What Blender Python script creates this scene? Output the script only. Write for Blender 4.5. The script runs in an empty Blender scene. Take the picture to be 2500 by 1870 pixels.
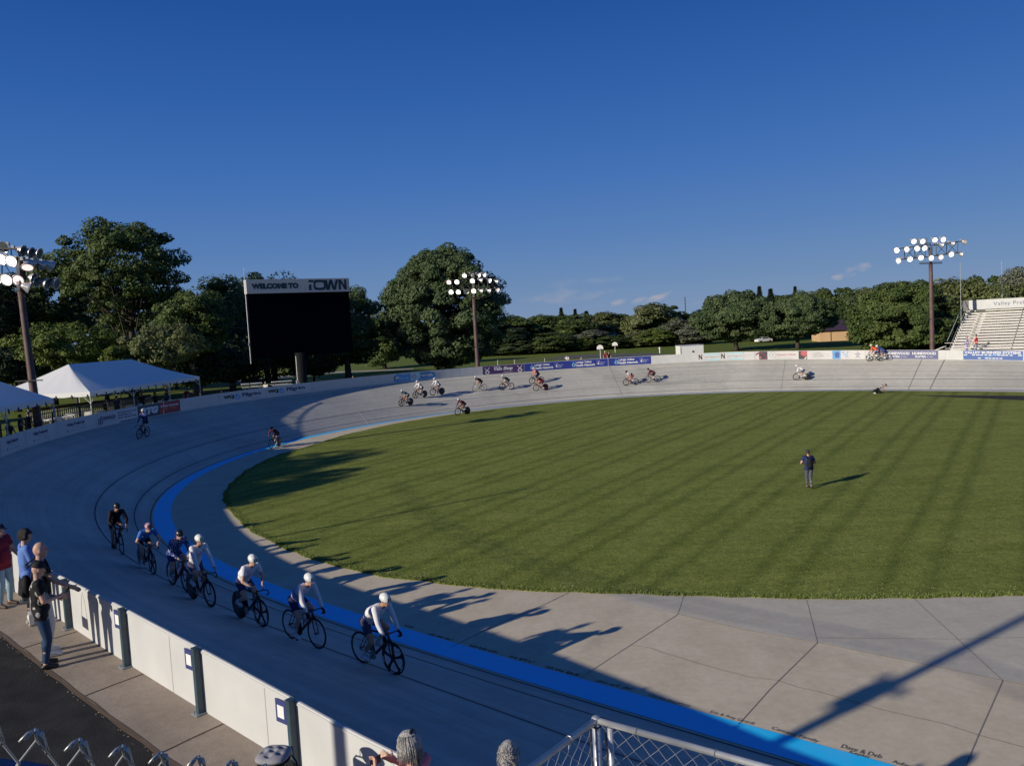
# Banked cycling track at evening: riders, spectators, tents, floodlights, trees
import bpy, math, random
import numpy as np
from mathutils import Vector, Matrix, Euler
R = math.radians
rng = np.random.default_rng(7)
random.seed(7)
SC = bpy.context.scene
COL = SC.collection

# ------------------------------------------------------------------ camera
CX, CY, FPX, CAMH = 1250.0, 935.0, 1966.56, 7.4          # photograph pixels (2500 x 1870)
CM = np.array([[0.99847, -0.00381, -0.05511], [0.05525, 0.06881, 0.9961], [0.0, 0.99762, -0.06892]])
cam_d = bpy.data.cameras.new('camera'); cam = bpy.data.objects.new('camera', cam_d); COL.objects.link(cam)
cam_d.sensor_width = 36.0; cam_d.lens = FPX / 2500 * 36.0
cam_d.clip_start = 0.05; cam_d.clip_end = 6000
cam.matrix_world = Matrix(((CM[0][0], CM[1][0], -CM[2][0], 0), (CM[0][1], CM[1][1], -CM[2][1], 0),
                           (CM[0][2], CM[1][2], -CM[2][2], CAMH), (0, 0, 0, 1)))
SC.camera = cam

def ray(u, v):
    return np.array([(u - CX) / FPX, -(v - CY) / FPX, 1.0]) @ CM
def at(u, v, D):                        # point seen at pixel (u, v), D metres deep
    return np.array([0, 0, CAMH]) + ray(u, v) * D
def unp(u, v, z=0.0):                   # point seen at pixel (u, v) on the level z
    d = ray(u, v); return np.array([0, 0, CAMH]) + d * ((z - CAMH) / d[2])
def proj(P):
    Q = (np.asarray(P, float) - [0, 0, CAMH]) @ CM.T
    return np.stack([CX + FPX * Q[..., 0] / Q[..., 2], CY - FPX * Q[..., 1] / Q[..., 2]], -1)
def height_to(xy, z0, vtop):            # height of a thing at xy whose top is seen at row vtop
    zz = np.linspace(0.2, 40, 8000)
    v = proj(np.c_[np.full(8000, xy[0]), np.full(8000, xy[1]), z0 + zz])[:, 1]
    return float(zz[np.argmin(abs(v - vtop))])

# ------------------------------------------------------------------ light
SUN_EL, SUN_AZ = 20.4, 33.5             # light travels towards azimuth 33.5 deg (from +x to +y)
tx, ty = math.cos(R(SUN_AZ)), math.sin(R(SUN_AZ))
sl = bpy.data.lights.new('sun', 'SUN'); sun = bpy.data.objects.new('sun', sl); COL.objects.link(sun)
sl.energy = 5.0; sl.angle = R(0.55); sl.color = (1.0, 0.905, 0.75)
sun.rotation_euler = Vector((tx * math.cos(R(SUN_EL)), ty * math.cos(R(SUN_EL)), -math.sin(R(SUN_EL)))).to_track_quat('-Z', 'Y').to_euler()
sun.location = (-60, -40, 60)
W = bpy.data.worlds.new('World'); SC.world = W; W.use_nodes = True
wn = W.node_tree; wn.nodes.clear()
out = wn.nodes.new('ShaderNodeOutputWorld'); bg = wn.nodes.new('ShaderNodeBackground')
sky = wn.nodes.new('ShaderNodeTexSky'); sky.sky_type = 'NISHITA'; sky.sun_disc = False
sky.sun_elevation = R(SUN_EL); sky.sun_rotation = math.atan2(-tx, -ty) % (2 * math.pi)
sky.air_density = 1.15; sky.dust_density = 0.25; sky.ozone_density = 3.2; sky.altitude = 100
bg.inputs['Strength'].default_value = 0.085
hsv = wn.nodes.new('ShaderNodeHueSaturation'); hsv.inputs['Saturation'].default_value = 1.0
tcw = wn.nodes.new('ShaderNodeTexCoord')
# deep clear-evening blue laid over the physical sky: colour by height above the horizon
sxyz = wn.nodes.new('ShaderNodeSeparateXYZ'); wn.links.new(tcw.outputs['Generated'], sxyz.inputs[0])
gr_ = wn.nodes.new('ShaderNodeValToRGB'); wn.links.new(sxyz.outputs['Z'], gr_.inputs[0])
SKYRAMP = [(0.0, (.185, .285, .47)), (.05, (.128, .240, .46)), (.10, (.088, .202, .465)), (.18, (.045, .152, .455)), (.27, (.023, .110, .395)), (.36, (.011, .078, .325)), (.6, (.009, .060, .255)), (1.0, (.008, .05, .21))]
el_ = gr_.color_ramp.elements
while len(el_) < len(SKYRAMP): el_.new(.5)
for e_, (p_, c_) in zip(el_, SKYRAMP): e_.position = p_; e_.color = (*[x * 1.0 for x in c_], 1)
gm = wn.nodes.new('ShaderNodeMixRGB'); gm.blend_type = 'MULTIPLY'; gm.inputs[0].default_value = 1; gm.inputs[2].default_value = (11.8, 11.8, 11.8, 1); wn.links.new(gr_.outputs[0], gm.inputs[1])
sm = wn.nodes.new('ShaderNodeMixRGB'); sm.inputs[0].default_value = .93; wn.links.new(sky.outputs[0], sm.inputs[1]); wn.links.new(gm.outputs[0], sm.inputs[2])
wn.links.new(sm.outputs[0], hsv.inputs['Color'])
def wmath(op, a, b=None):
    n = wn.nodes.new('ShaderNodeMath'); n.operation = op
    for k, x in enumerate((a, b)):
        if x is None: continue
        if isinstance(x, (int, float)): n.inputs[k].default_value = x
        else: wn.links.new(x, n.inputs[k])
    return n.outputs[0]
nz = wn.nodes.new('ShaderNodeTexNoise'); nz.inputs['Scale'].default_value = 38; nz.inputs['Detail'].default_value = 5
mpw = wn.nodes.new('ShaderNodeMapping'); mpw.inputs['Scale'].default_value = (1, 1, 2.2)
wn.links.new(tcw.outputs['Generated'], mpw.inputs[0]); wn.links.new(mpw.outputs[0], nz.inputs['Vector'])
cl = None
# small low clouds: (pixel position, half width, half height, tilt, strength)
for (u, v, hw_, hh_, tilt, st) in ((2045, 676, 26, 13, -.35, .75), (2088, 660, 36, 14, -.3, .7), (1508, 739, 22, 8, -.3, .55),
                              (1560, 733, 20, 7, -.3, .35), (1604, 727, 34, 9, -.36, .6), (1380, 722, 110, 20, -.08, .22),
                              (1712, 738, 45, 9, -.2, .2), (1420, 690, 130, 12, -.1, .12)):
    c = Vector(ray(u, v)).normalized(); rt = Vector(CM[0]); upv = Vector(CM[1])
    ax = (rt * math.cos(tilt) - upv * math.sin(tilt)); ay = (upv * math.cos(tilt) + rt * math.sin(tilt))
    q = []
    for vec, hs in ((ax, hw_ / FPX), (ay, hh_ / FPX)):
        vm = wn.nodes.new('ShaderNodeVectorMath'); vm.operation = 'DOT_PRODUCT'
        wn.links.new(tcw.outputs['Generated'], vm.inputs[0]); vm.inputs[1].default_value = vec
        q.append(wmath('POWER', wmath('ABSOLUTE', wmath('DIVIDE', wmath('SUBTRACT', vm.outputs['Value'], c.dot(vec)), hs)), 2.0))
    vm = wn.nodes.new('ShaderNodeVectorMath'); vm.operation = 'DOT_PRODUCT'
    wn.links.new(tcw.outputs['Generated'], vm.inputs[0]); vm.inputs[1].default_value = c
    m = wmath('SUBTRACT', 1.0, wmath('ADD', q[0], q[1]))
    m = wmath('MAXIMUM', wmath('ADD', m, wmath('MULTIPLY', wmath('SUBTRACT', nz.outputs['Fac'], 0.55), 4.0)), 0.0)
    m = wmath('MULTIPLY', wmath('MINIMUM', wmath('MULTIPLY', m, 0.9), 1.0), wmath('MULTIPLY', wmath('GREATER_THAN', vm.outputs['Value'], 0.9), st))
    q2 = wmath('LESS_THAN', wmath('ADD', q[0], q[1]), 4.0)
    m = wmath('MULTIPLY', m, q2)
    cl = m if cl is None else wmath('MAXIMUM', cl, m)
mix = wn.nodes.new('ShaderNodeMixRGB'); mix.inputs['Color2'].default_value = (5.2, 4.9, 5.2, 1)
wn.links.new(cl, mix.inputs['Fac']); wn.links.new(hsv.outputs[0], mix.inputs['Color1'])
wn.links.new(mix.outputs[0], bg.inputs['Color']); wn.links.new(bg.outputs[0], out.inputs['Surface'])
vs = SC.view_settings; vs.view_transform = 'Standard'; vs.look = 'None'; vs.exposure = 0.0; vs.gamma = 1.0
try: SC.cycles.max_bounces = 6; SC.cycles.transparent_max_bounces = 8
except Exception: pass

# ------------------------------------------------------------------ materials
MATS = {}
def M(name, rgb, rough=0.6, var=0.0, scale=4.0, bump=0.0, metal=0.0, spec=0.4, emit=0.0, rgb2=None, trans=0.0, island=0.0, bscale=None):
    if name in MATS: return MATS[name]
    m = bpy.data.materials.new(name); m.use_nodes = True; MATS[name] = m
    nt = m.node_tree; b = nt.nodes['Principled BSDF']
    b.inputs['Roughness'].default_value = rough; b.inputs['Metallic'].default_value = metal
    b.inputs['Specular IOR Level'].default_value = spec
    b.inputs['Base Color'].default_value = (*rgb, 1)
    tc = nt.nodes.new('ShaderNodeTexCoord')
    src = None
    if var or rgb2:
        n = nt.nodes.new('ShaderNodeTexNoise'); n.inputs['Scale'].default_value = scale; n.inputs['Detail'].default_value = 6
        nt.links.new(tc.outputs['Object'], n.inputs['Vector'])
        r = nt.nodes.new('ShaderNodeValToRGB'); nt.links.new(n.outputs['Fac'], r.inputs[0])
        c2 = rgb2 if rgb2 else tuple(min(1, c * (1 + var)) for c in rgb)
        c1 = rgb if rgb2 else tuple(c * (1 - var) for c in rgb)
        r.color_ramp.elements[0].position = .32; r.color_ramp.elements[1].position = .68
        r.color_ramp.elements[0].color = (*c1, 1); r.color_ramp.elements[1].color = (*c2, 1)
        src = r.outputs[0]
    if island:
        g = nt.nodes.new('ShaderNodeNewGeometry'); h = nt.nodes.new('ShaderNodeHueSaturation')
        mr = nt.nodes.new('ShaderNodeMapRange'); mr.inputs[3].default_value = 1 - island; mr.inputs[4].default_value = 1 + island
        nt.links.new(g.outputs['Random Per Island'], mr.inputs[0]); nt.links.new(mr.outputs[0], h.inputs['Value'])
        if src: nt.links.new(src, h.inputs['Color'])
        else: h.inputs['Color'].default_value = (*rgb, 1)
        src = h.outputs[0]
    if src: nt.links.new(src, b.inputs['Base Color'])
    if bump:
        n2 = nt.nodes.new('ShaderNodeTexNoise'); n2.inputs['Scale'].default_value = bscale or scale * 6; n2.inputs['Detail'].default_value = 4
        nt.links.new(tc.outputs['Object'], n2.inputs['Vector'])
        bp = nt.nodes.new('ShaderNodeBump'); bp.inputs['Strength'].default_value = bump; bp.inputs['Distance'].default_value = 0.02
        nt.links.new(n2.outputs['Fac'], bp.inputs['Height']); nt.links.new(bp.outputs[0], b.inputs['Normal'])
    if emit:
        b.inputs['Emission Color'].default_value = (*rgb, 1); b.inputs['Emission Strength'].default_value = emit
    if trans:
        t = nt.nodes.new('ShaderNodeBsdfTranslucent'); mx = nt.nodes.new('ShaderNodeMixShader'); mx.inputs[0].default_value = trans
        if src: nt.links.new(src, t.inputs['Color'])
        else: t.inputs['Color'].default_value = (*rgb, 1)
        o = nt.nodes['Material Output']
        nt.links.new(b.outputs[0], mx.inputs[1]); nt.links.new(t.outputs[0], mx.inputs[2]); nt.links.new(mx.outputs[0], o.inputs['Surface'])
    return m

# ------------------------------------------------------------------ mesh building
class MB:
    def __init__(s): s.v = []; s.f = []; s.m = []; s.n = 0
    def add(s, V, F, mi=0):
        s.v.extend(map(tuple, V)); k = s.n
        for f in F: s.f.append(tuple(i + k for i in f)); s.m.append(mi)
        s.n += len(V); return s
    def box(s, c, size, rot=0.0, mi=0, axes=None):
        hx, hy, hz = [a / 2 for a in size]
        if axes is None:
            ca, sa = math.cos(rot), math.sin(rot); axes = ((ca, sa, 0), (-sa, ca, 0), (0, 0, 1))
        ax = np.array(axes, float); c = np.array(c, float)
        V = [c + ax[0] * x + ax[1] * y + ax[2] * z for x in (-hx, hx) for y in (-hy, hy) for z in (-hz, hz)]
        return s.add(V, [(0, 1, 3, 2), (4, 6, 7, 5), (0, 4, 5, 1), (2, 3, 7, 6), (0, 2, 6, 4), (1, 5, 7, 3)], mi)
    def beam(s, a, b, w, h, mi=0, up=(0, 0, 1)):
        a = np.array(a, float); b = np.array(b, float); d = b - a; L = np.linalg.norm(d); d /= L
        r = np.cross(d, up); r = r / (np.linalg.norm(r) + 1e-9); u = np.cross(r, d)
        return s.box((a + b) / 2, (L, w, h), axes=(d, r, u), mi=mi)
    def tube(s, pts, rad, seg=8, mi=0, cap=True, closed=False):
        P = np.array(pts, float); n = len(P)
        rad = np.broadcast_to(np.array(rad, float), (n,))
        T = np.gradient(P, axis=0) if not closed else np.roll(P, -1, 0) - np.roll(P, 1, 0)
        T /= np.linalg.norm(T, axis=1)[:, None] + 1e-12
        ref = np.array([0, 0, 1.0]) if abs(T[0][2]) < .9 else np.array([1.0, 0, 0])
        a = np.cross(T[0], ref); a /= np.linalg.norm(a)
        V = []; th = np.linspace(0, 2 * np.pi, seg, endpoint=False)
        for i in range(n):
            a = a - T[i] * a.dot(T[i]); a /= np.linalg.norm(a) + 1e-12; b = np.cross(T[i], a)
            V += list(P[i] + rad[i] * (np.cos(th)[:, None] * a + np.sin(th)[:, None] * b))
        F = []
        for i in range(n if closed else n - 1):
            j = (i + 1) % n
            for k in range(seg):
                k2 = (k + 1) % seg; F.append((i * seg + k, i * seg + k2, j * seg + k2, j * seg + k))
        if cap and not closed:
            F.append(tuple(range(seg))[::-1]); F.append(tuple((n - 1) * seg + k for k in range(seg)))
        return s.add(V, F, mi)
    def lathe(s, prof, c=(0, 0, 0), axis=(0, 0, 1), seg=16, mi=0, cap=True):
        ax = np.array(axis, float); ax /= np.linalg.norm(ax)
        ref = np.array([0, 0, 1.0]) if abs(ax[2]) < .9 else np.array([1.0, 0, 0])
        a = np.cross(ax, ref); a /= np.linalg.norm(a); b = np.cross(ax, a); c = np.array(c, float)
        th = np.linspace(0, 2 * np.pi, seg, endpoint=False); V = []
        for (r, z) in prof: V += list(c + ax * z + r * (np.cos(th)[:, None] * a + np.sin(th)[:, None] * b))
        F = []
        for i in range(len(prof) - 1):
            for k in range(seg):
                k2 = (k + 1) % seg; F.append((i * seg + k, i * seg + k2, (i + 1) * seg + k2, (i + 1) * seg + k))
        if cap and prof[0][0] > 1e-6: F.append(tuple(range(seg))[::-1])
        if cap and prof[-1][0] > 1e-6: F.append(tuple((len(prof) - 1) * seg + k for k in range(seg)))
        return s.add(V, F, mi)
    def ell(s, c, r, seg=14, rings=8, axes=None, mi=0, lo=-1.0, hi=1.0):
        ax = np.eye(3) if axes is None else np.array(axes, float); c = np.array(c, float)
        th = np.linspace(0, 2 * np.pi, seg, endpoint=False); V = []
        ph = np.linspace(math.asin(lo), math.asin(hi), rings + 1)
        for p in ph:
            V += [c + ax[0] * r[0] * math.cos(p) * math.cos(t) + ax[1] * r[1] * math.cos(p) * math.sin(t) + ax[2] * r[2] * math.sin(p) for t in th]
        F = []
        for i in range(rings):
            for k in range(seg):
                k2 = (k + 1) % seg; F.append((i * seg + k, i * seg + k2, (i + 1) * seg + k2, (i + 1) * seg + k))
        F.append(tuple(range(seg))[::-1]); F.append(tuple(rings * seg + k for k in range(seg)))
        return s.add(V, F, mi)
    def cap(s, a, b, ra, rb, wide=1.0, wdir=None, seg=12, mi=0):   # round-ended tapered limb, optionally wider along wdir
        a = np.array(a, float); b = np.array(b, float); d = b - a; L = np.linalg.norm(d); d = d / (L + 1e-9)
        if wdir is None: wdir = np.array([0, 0, 1.0]) if abs(d[2]) < .9 else np.array([1.0, 0, 0])
        w = np.array(wdir, float); w = w - d * w.dot(d); w /= np.linalg.norm(w) + 1e-9; q = np.cross(d, w)
        th = np.linspace(0, 2 * np.pi, seg, endpoint=False); V = []; rows = 0
        ring = [(a, ra, p) for p in np.linspace(-np.pi / 2, 0, 5)] + [(a * (1 - t) + b * t, ra * (1 - t) + rb * t, 0) for t in (.33, .67)] + [(b, rb, p) for p in np.linspace(0, np.pi / 2, 5)]
        for (c, r, p) in ring:
            cr = max(r * math.cos(p), 1e-4)
            V += list(c + d * r * math.sin(p) + cr * (np.cos(th)[:, None] * w * wide + np.sin(th)[:, None] * q)); rows += 1
        F = [(i * seg + k, i * seg + (k + 1) % seg, (i + 1) * seg + (k + 1) % seg, (i + 1) * seg + k) for i in range(rows - 1) for k in range(seg)]
        F.append(tuple(range(seg))[::-1]); F.append(tuple((rows - 1) * seg + k for k in range(seg)))
        return s.add(V, F, mi)

def mesh_from(name, V, F, mi, mats, smooth=False):
    me = bpy.data.meshes.new(name); me.from_pydata([tuple(map(float, v)) for v in V], [], F)
    for m in mats: me.materials.append(m)
    if len(mats) > 1: me.polygons.foreach_set('material_index', np.array(mi, dtype=np.int32))
    if smooth: me.polygons.foreach_set('use_smooth', np.ones(len(me.polygons), dtype=bool))
    me.update(); return me
def quads_mesh(name, V, mats, tri=False, mi=None):       # V (n, k, 3): loose faces, fast
    k = V.shape[1]; n = V.shape[0]; me = bpy.data.meshes.new(name)
    me.vertices.add(n * k); me.vertices.foreach_set('co', V.reshape(-1).astype(np.float32))
    me.loops.add(n * k); me.loops.foreach_set('vertex_index', np.arange(n * k, dtype=np.int32))
    me.polygons.add(n); me.polygons.foreach_set('loop_start', np.arange(0, n * k, k, dtype=np.int32))
    try: me.polygons.foreach_set('loop_total', np.full(n, k, dtype=np.int32))
    except Exception: pass
    for m in mats: me.materials.append(m)
    if mi is not None: me.polygons.foreach_set('material_index', mi.astype(np.int32))
    me.update(calc_edges=True); return me

def tag(o, label=None, cat=None, group=None, kind=None):
    if label: o['label'] = label
    if cat: o['category'] = cat
    if group: o['group'] = group
    if kind: o['kind'] = kind
    return o
def empty(name, loc=(0, 0, 0), label=None, cat=None, group=None, rotz=0.0):
    o = bpy.data.objects.new(name, None); COL.objects.link(o); o.location = [float(a) for a in loc]; o.rotation_euler = (0, 0, rotz)
    o.empty_display_size = 0.2
    return tag(o, label, cat, group)
def part(name, mb, mats, parent, smooth=False, label=None):          # mesh given in the parent's local space
    if not isinstance(mats, (list, tuple)): mats = [mats]
    me = mb if isinstance(mb, bpy.types.Mesh) else mesh_from(name, mb.v, mb.f, mb.m, mats, smooth)
    o = bpy.data.objects.new(name, me); COL.objects.link(o); o.parent = parent
    if label: o['label'] = label
    return o
def single(name, mb, mats, label=None, cat=None, group=None, kind=None, smooth=False):   # world-space mesh, origin moved to its base
    if not isinstance(mats, (list, tuple)): mats = [mats]
    V = np.array(mb.v, float); c = np.array([(V[:, 0].min() + V[:, 0].max()) / 2, (V[:, 1].min() + V[:, 1].max()) / 2, V[:, 2].min()])
    if kind == 'structure': c = np.zeros(3)
    me = mesh_from(name, V - c, mb.f, mb.m, mats, smooth)
    o = bpy.data.objects.new(name, me); COL.objects.link(o); o.location = c
    return tag(o, label, cat, group, kind)
def kids(o): return [c for c in bpy.data.objects if c.parent == o]
def copy_tree(o, parent=None, keep=True):
    c = o.copy(); COL.objects.link(c); c.parent = parent
    for ch in kids(o): copy_tree(ch, c)
    return c

_txt = {}
def text2d(s, bold=0.0, shear=0.0, space=1.0):           # flat letters as (verts, faces), cap height about 0.7
    key = (s, bold, shear, space)
    if key not in _txt:
        cu = bpy.data.curves.new('lettering', 'FONT'); cu.body = s; cu.size = 1.0; cu.offset = bold; cu.shear = shear; cu.space_character = space
        cu.resolution_u = 3
        ob = bpy.data.objects.new('lettering', cu); COL.objects.link(ob)
        dg = bpy.context.evaluated_depsgraph_get(); dg.update()
        me = bpy.data.meshes.new_from_object(ob.evaluated_get(dg))
        V = np.array([v.co[:2] for v in me.vertices]); F = [tuple(p.vertices) for p in me.polygons]
        bpy.data.objects.remove(ob); bpy.data.curves.remove(cu); bpy.data.meshes.remove(me)
        V = V - V.min(0); _txt[key] = (V, F)
    return _txt[key]
def put_text(mb, s, fn, x, y, h, mi, w=None, bold=0.0, shear=0.0, space=1.0):
    """letters of height h starting at x, baseline y on the surface fn(x, y); w squeezes to a width"""
    V, F = text2d(s, bold, shear, space)
    hh = V[:, 1].max(); k = h / hh; kx = k if w is None else w / V[:, 0].max()
    mb.add([fn(x + a * kx, y + b * k) for a, b in V], F, mi); return V[:, 0].max() * kx
def flip_faces(mb): mb.f = [f[::-1] for f in mb.f]
# ------------------------------------------------------------------ the banked track, parametrised by s (along) and d (outwards)
X0, Y0, PHI, LR, LC, LR2 = 2.2289, 14.4227, -0.6789, 25.4796, 73.2131, 25.2047
B1, B2, B3 = 0.2369, 0.414, 0.3236
DW1, DW2, DW3 = 6.8909, 6.5067, 5.8486
DBI, DB, DC, HW = -0.8113, 0.6031, 2.028, 0.886
TT = LR + LC + LR2
SS = np.linspace(-70, TT + 70, 3200)
_k = math.pi / (LR / 2 + LR2 / 2 + LC)
KK = np.clip(np.minimum(SS / LR, (TT - SS) / LR2), 0, 1); _ds = SS[1] - SS[0]
_th = np.r_[0, np.cumsum((KK[1:] + KK[:-1]) / 2 * _k * _ds)]; _hd = math.pi + PHI - _th
_X = np.r_[0, np.cumsum((np.cos(_hd)[1:] + np.cos(_hd)[:-1]) / 2 * _ds)]; _Y = np.r_[0, np.cumsum((np.sin(_hd)[1:] + np.sin(_hd)[:-1]) / 2 * _ds)]
PX = _X - np.interp(0, SS, _X) + X0; PY = _Y - np.interp(0, SS, _Y) + Y0
NX, NY = -np.sin(_hd), np.cos(_hd)
_m = np.clip(SS / TT, 0, 1)
_lo = B1 + (B3 - B1) * _m; BANK = _lo + (B2 - _lo) * KK ** 0.7
_lo = DW1 + (DW3 - DW1) * _m; DWS = _lo + (DW2 - _lo) * KK
ZO = np.interp(SS, [-70, -12, 0, 8, 20, 40, TT - 15, TT + 10], [1.55, 1.65, 2.0, 2.45, 2.6, 2.6, 2.6, 2.1])   # ground outside the barrier
def at_s(arr, s): return np.interp(s, SS, arr)
def trk(s, d, h=0.0):
    return np.array([at_s(PX, s) + at_s(NX, s) * d, at_s(PY, s) + at_s(NY, s) * d, max(d, 0) * at_s(BANK, s) + h])
def wallpt(s, h, off=-0.012):           # inner face of the barrier, h above the track edge
    dw = at_s(DWS, s); p = trk(s, dw); n = np.array([at_s(NX, s), at_s(NY, s)])
    return np.array([p[0] + n[0] * off, p[1] + n[1] * off, p[2] + h])
def tang(s): return np.array([at_s(NY, s), -at_s(NX, s)])            # direction of growing s
_gs = np.arange(-12, TT + 25, 0.1); _gd = np.arange(-3, 7, 0.05)
_G = np.stack([np.add.outer(at_s(PX, _gs), 0 * _gd) + np.outer(at_s(NX, _gs), _gd), np.add.outer(at_s(PY, _gs), 0 * _gd) + np.outer(at_s(NY, _gs), _gd), np.outer(at_s(BANK, _gs), np.maximum(_gd, 0))], -1)
_Gp = proj(_G)
def px_track(u, v):
    e = ((_Gp - [u, v]) ** 2).sum(-1); i, j = np.unravel_index(e.argmin(), e.shape); return float(_gs[i]), float(_gd[j])
_wq = [np.arange(20, TT + 12, 0.05)]
_wp = np.array([wallpt(s, 0.45) for s in _wq[0]]); _wpp = proj(_wp)
def px_wall(u):                          # s of the far/left barrier at pixel column u
    return float(_wq[0][np.argmin(abs(_wpp[:, 0] - u))])

def loft(name, ss, prof, mats, kind='structure', smooth=True, mi=None):
    """prof(s) -> list of (d, z) ; sheet along the track"""
    mb = MB(); rows = [prof(s) for s in ss]; k = len(rows[0]); V = []
    for s, row in zip(ss, rows):
        for d, z in row: V.append((at_s(PX, s) + at_s(NX, s) * d, at_s(PY, s) + at_s(NY, s) * d, z))
    F = []; ms = []
    for i in range(len(ss) - 1):
        for j in range(k - 1):
            a = i * k + j; F.append((a, a + 1, a + k + 1, a + k)); ms.append(mi[j] if mi else 0)
    mb.v = V; mb.f = F; mb.m = ms; mb.n = len(V)
    return mb

def concrete(name, rgb, rgb2, s1=0.6, rough=0.75, bumpd=0.15, streak=None):
    m = bpy.data.materials.new(name); m.use_nodes = True; nt = m.node_tree; b = nt.nodes['Principled BSDF']
    b.inputs['Roughness'].default_value = rough; b.inputs['Specular IOR Level'].default_value = 0.25
    tc = nt.nodes.new('ShaderNodeTexCoord')
    def noise(sc, det=6, rough_=.6, dist=0.0):
        n = nt.nodes.new('ShaderNodeTexNoise'); n.inputs['Scale'].default_value = sc; n.inputs['Detail'].default_value = det
        n.inputs['Roughness'].default_value = rough_; n.inputs['Distortion'].default_value = dist
        nt.links.new(tc.outputs['Object'], n.inputs['Vector']); return n.outputs['Fac']
    def ramp(f, p0, p1, c0, c1):
        r = nt.nodes.new('ShaderNodeValToRGB'); nt.links.new(f, r.inputs[0]); e = r.color_ramp.elements
        e[0].position = p0; e[1].position = p1; e[0].color = (*c0, 1); e[1].color = (*c1, 1); return r.outputs[0]
    def mul(a, c, fac=1.0):
        x = nt.nodes.new('ShaderNodeMixRGB'); x.blend_type = 'MULTIPLY'; x.inputs[0].default_value = fac
        nt.links.new(a, x.inputs[1]); nt.links.new(c, x.inputs[2]); return x.outputs[0]
    c = ramp(noise(s1, 8, .65, .6), .3, .7, rgb, rgb2)
    c = mul(c, ramp(noise(s1 * 7, 6, .7), .3, .62, (.86, .86, .86), (1, 1, 1)))
    c = mul(c, ramp(noise(60, 2), .3, .7, (.88, .88, .88), (1.0, 1.0, 1.0)))
    c = mul(c, ramp(noise(s1 * .35, 4, .5, 1.5), .58, .72, (1, 1, 1), (.84, .84, .86)))
    nt.links.new(c, b.inputs['Base Color'])
    bp = nt.nodes.new('ShaderNodeBump'); bp.inputs['Strength'].default_value = bumpd; bp.inputs['Distance'].default_value = .01
    nt.links.new(noise(25, 6), bp.inputs['Height']); nt.links.new(bp.outputs[0], b.inputs['Normal'])
    return m
m_track = concrete('track concrete', (.47, .455, .40), (.56, .54, .48), .35)
m_apron = concrete('apron concrete', (.52, .445, .325), (.62, .54, .41), .8)
m_apron2 = concrete('grey apron slab', (.46, .42, .34), (.54, .50, .415), .8)
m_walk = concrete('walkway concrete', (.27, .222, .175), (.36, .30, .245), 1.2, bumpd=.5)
m_line = M('dark track line paint', (.035, .04, .055), .6, var=.3, scale=6)
m_whiteline = M('white line paint', (.7, .7, .68), .6, var=.1, scale=6)
m_seam = M('slab joint filler', (.25, .225, .195), .9)  # even brown-grey tone of the apron slab joints

S_ALL = np.r_[np.linspace(-45, -2, 24), np.linspace(-1.5, TT + 2, 210), np.linspace(TT + 4, TT + 45, 22)]
dd = np.linspace(0, 1, 9)
nt = m_track.node_tree; b = nt.nodes['Principled BSDF']; old = b.inputs['Base Color'].links[0].from_socket      # wheel worn streaks that follow the track, and faint pour joints
at_ = nt.nodes.new('ShaderNodeAttribute'); at_.attribute_name = 'lane'
def lane_noise(sc, scale, det):
    q = nt.nodes.new('ShaderNodeMapping'); q.inputs['Scale'].default_value = sc; nt.links.new(at_.outputs['Vector'], q.inputs[0]); n = nt.nodes.new('ShaderNodeTexNoise'); n.inputs['Scale'].default_value = scale; n.inputs['Detail'].default_value = det; nt.links.new(q.outputs[0], n.inputs['Vector']); return n.outputs['Fac']
for f_, p0, p1, c0, c1 in ((lane_noise((.035, 2.2, 1), 1.0, 6), .36, .62, (.86, .86, .87), (1.03, 1.03, 1.02)), (lane_noise((.10, 9.0, 1), 1.0, 4), .30, .55, (.90, .90, .91), (1, 1, 1)), (lane_noise((.16, .05, 1), 1.0, 1), .46, .54, (.95, .95, .95), (1.02, 1.02, 1.01))):
    r = nt.nodes.new('ShaderNodeValToRGB'); nt.links.new(f_, r.inputs[0]); e = r.color_ramp.elements; e[0].position = p0; e[1].position = p1; e[0].color = (*c0, 1); e[1].color = (*c1, 1)
    x = nt.nodes.new('ShaderNodeMixRGB'); x.blend_type = 'MULTIPLY'; x.inputs[0].default_value = 1; nt.links.new(old, x.inputs[1]); nt.links.new(r.outputs[0], x.inputs[2]); old = x.outputs[0]
nt.links.new(old, b.inputs['Base Color'])
to_ = single('track', loft('track', S_ALL, lambda s: [(a * at_s(DWS, s), a * at_s(DWS, s) * at_s(BANK, s)) for a in dd], m_track), m_track, kind='structure', smooth=True)
la = to_.data.attributes.new('lane', 'FLOAT_VECTOR', 'POINT'); la.data.foreach_set('vector', np.array([(s, a * 6.5, 0) for s in S_ALL for a in dd], np.float32).reshape(-1))
def strip(d0, d1, lift, ss=S_ALL, name='line', mat=m_line):
    ds = np.linspace(d0, d1, 3 if d1 - d0 < .2 else 5)
    return loft(name, ss, lambda s: [(d, max(d, 0) * at_s(BANK, s) + lift) for d in ds], mat)
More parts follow.
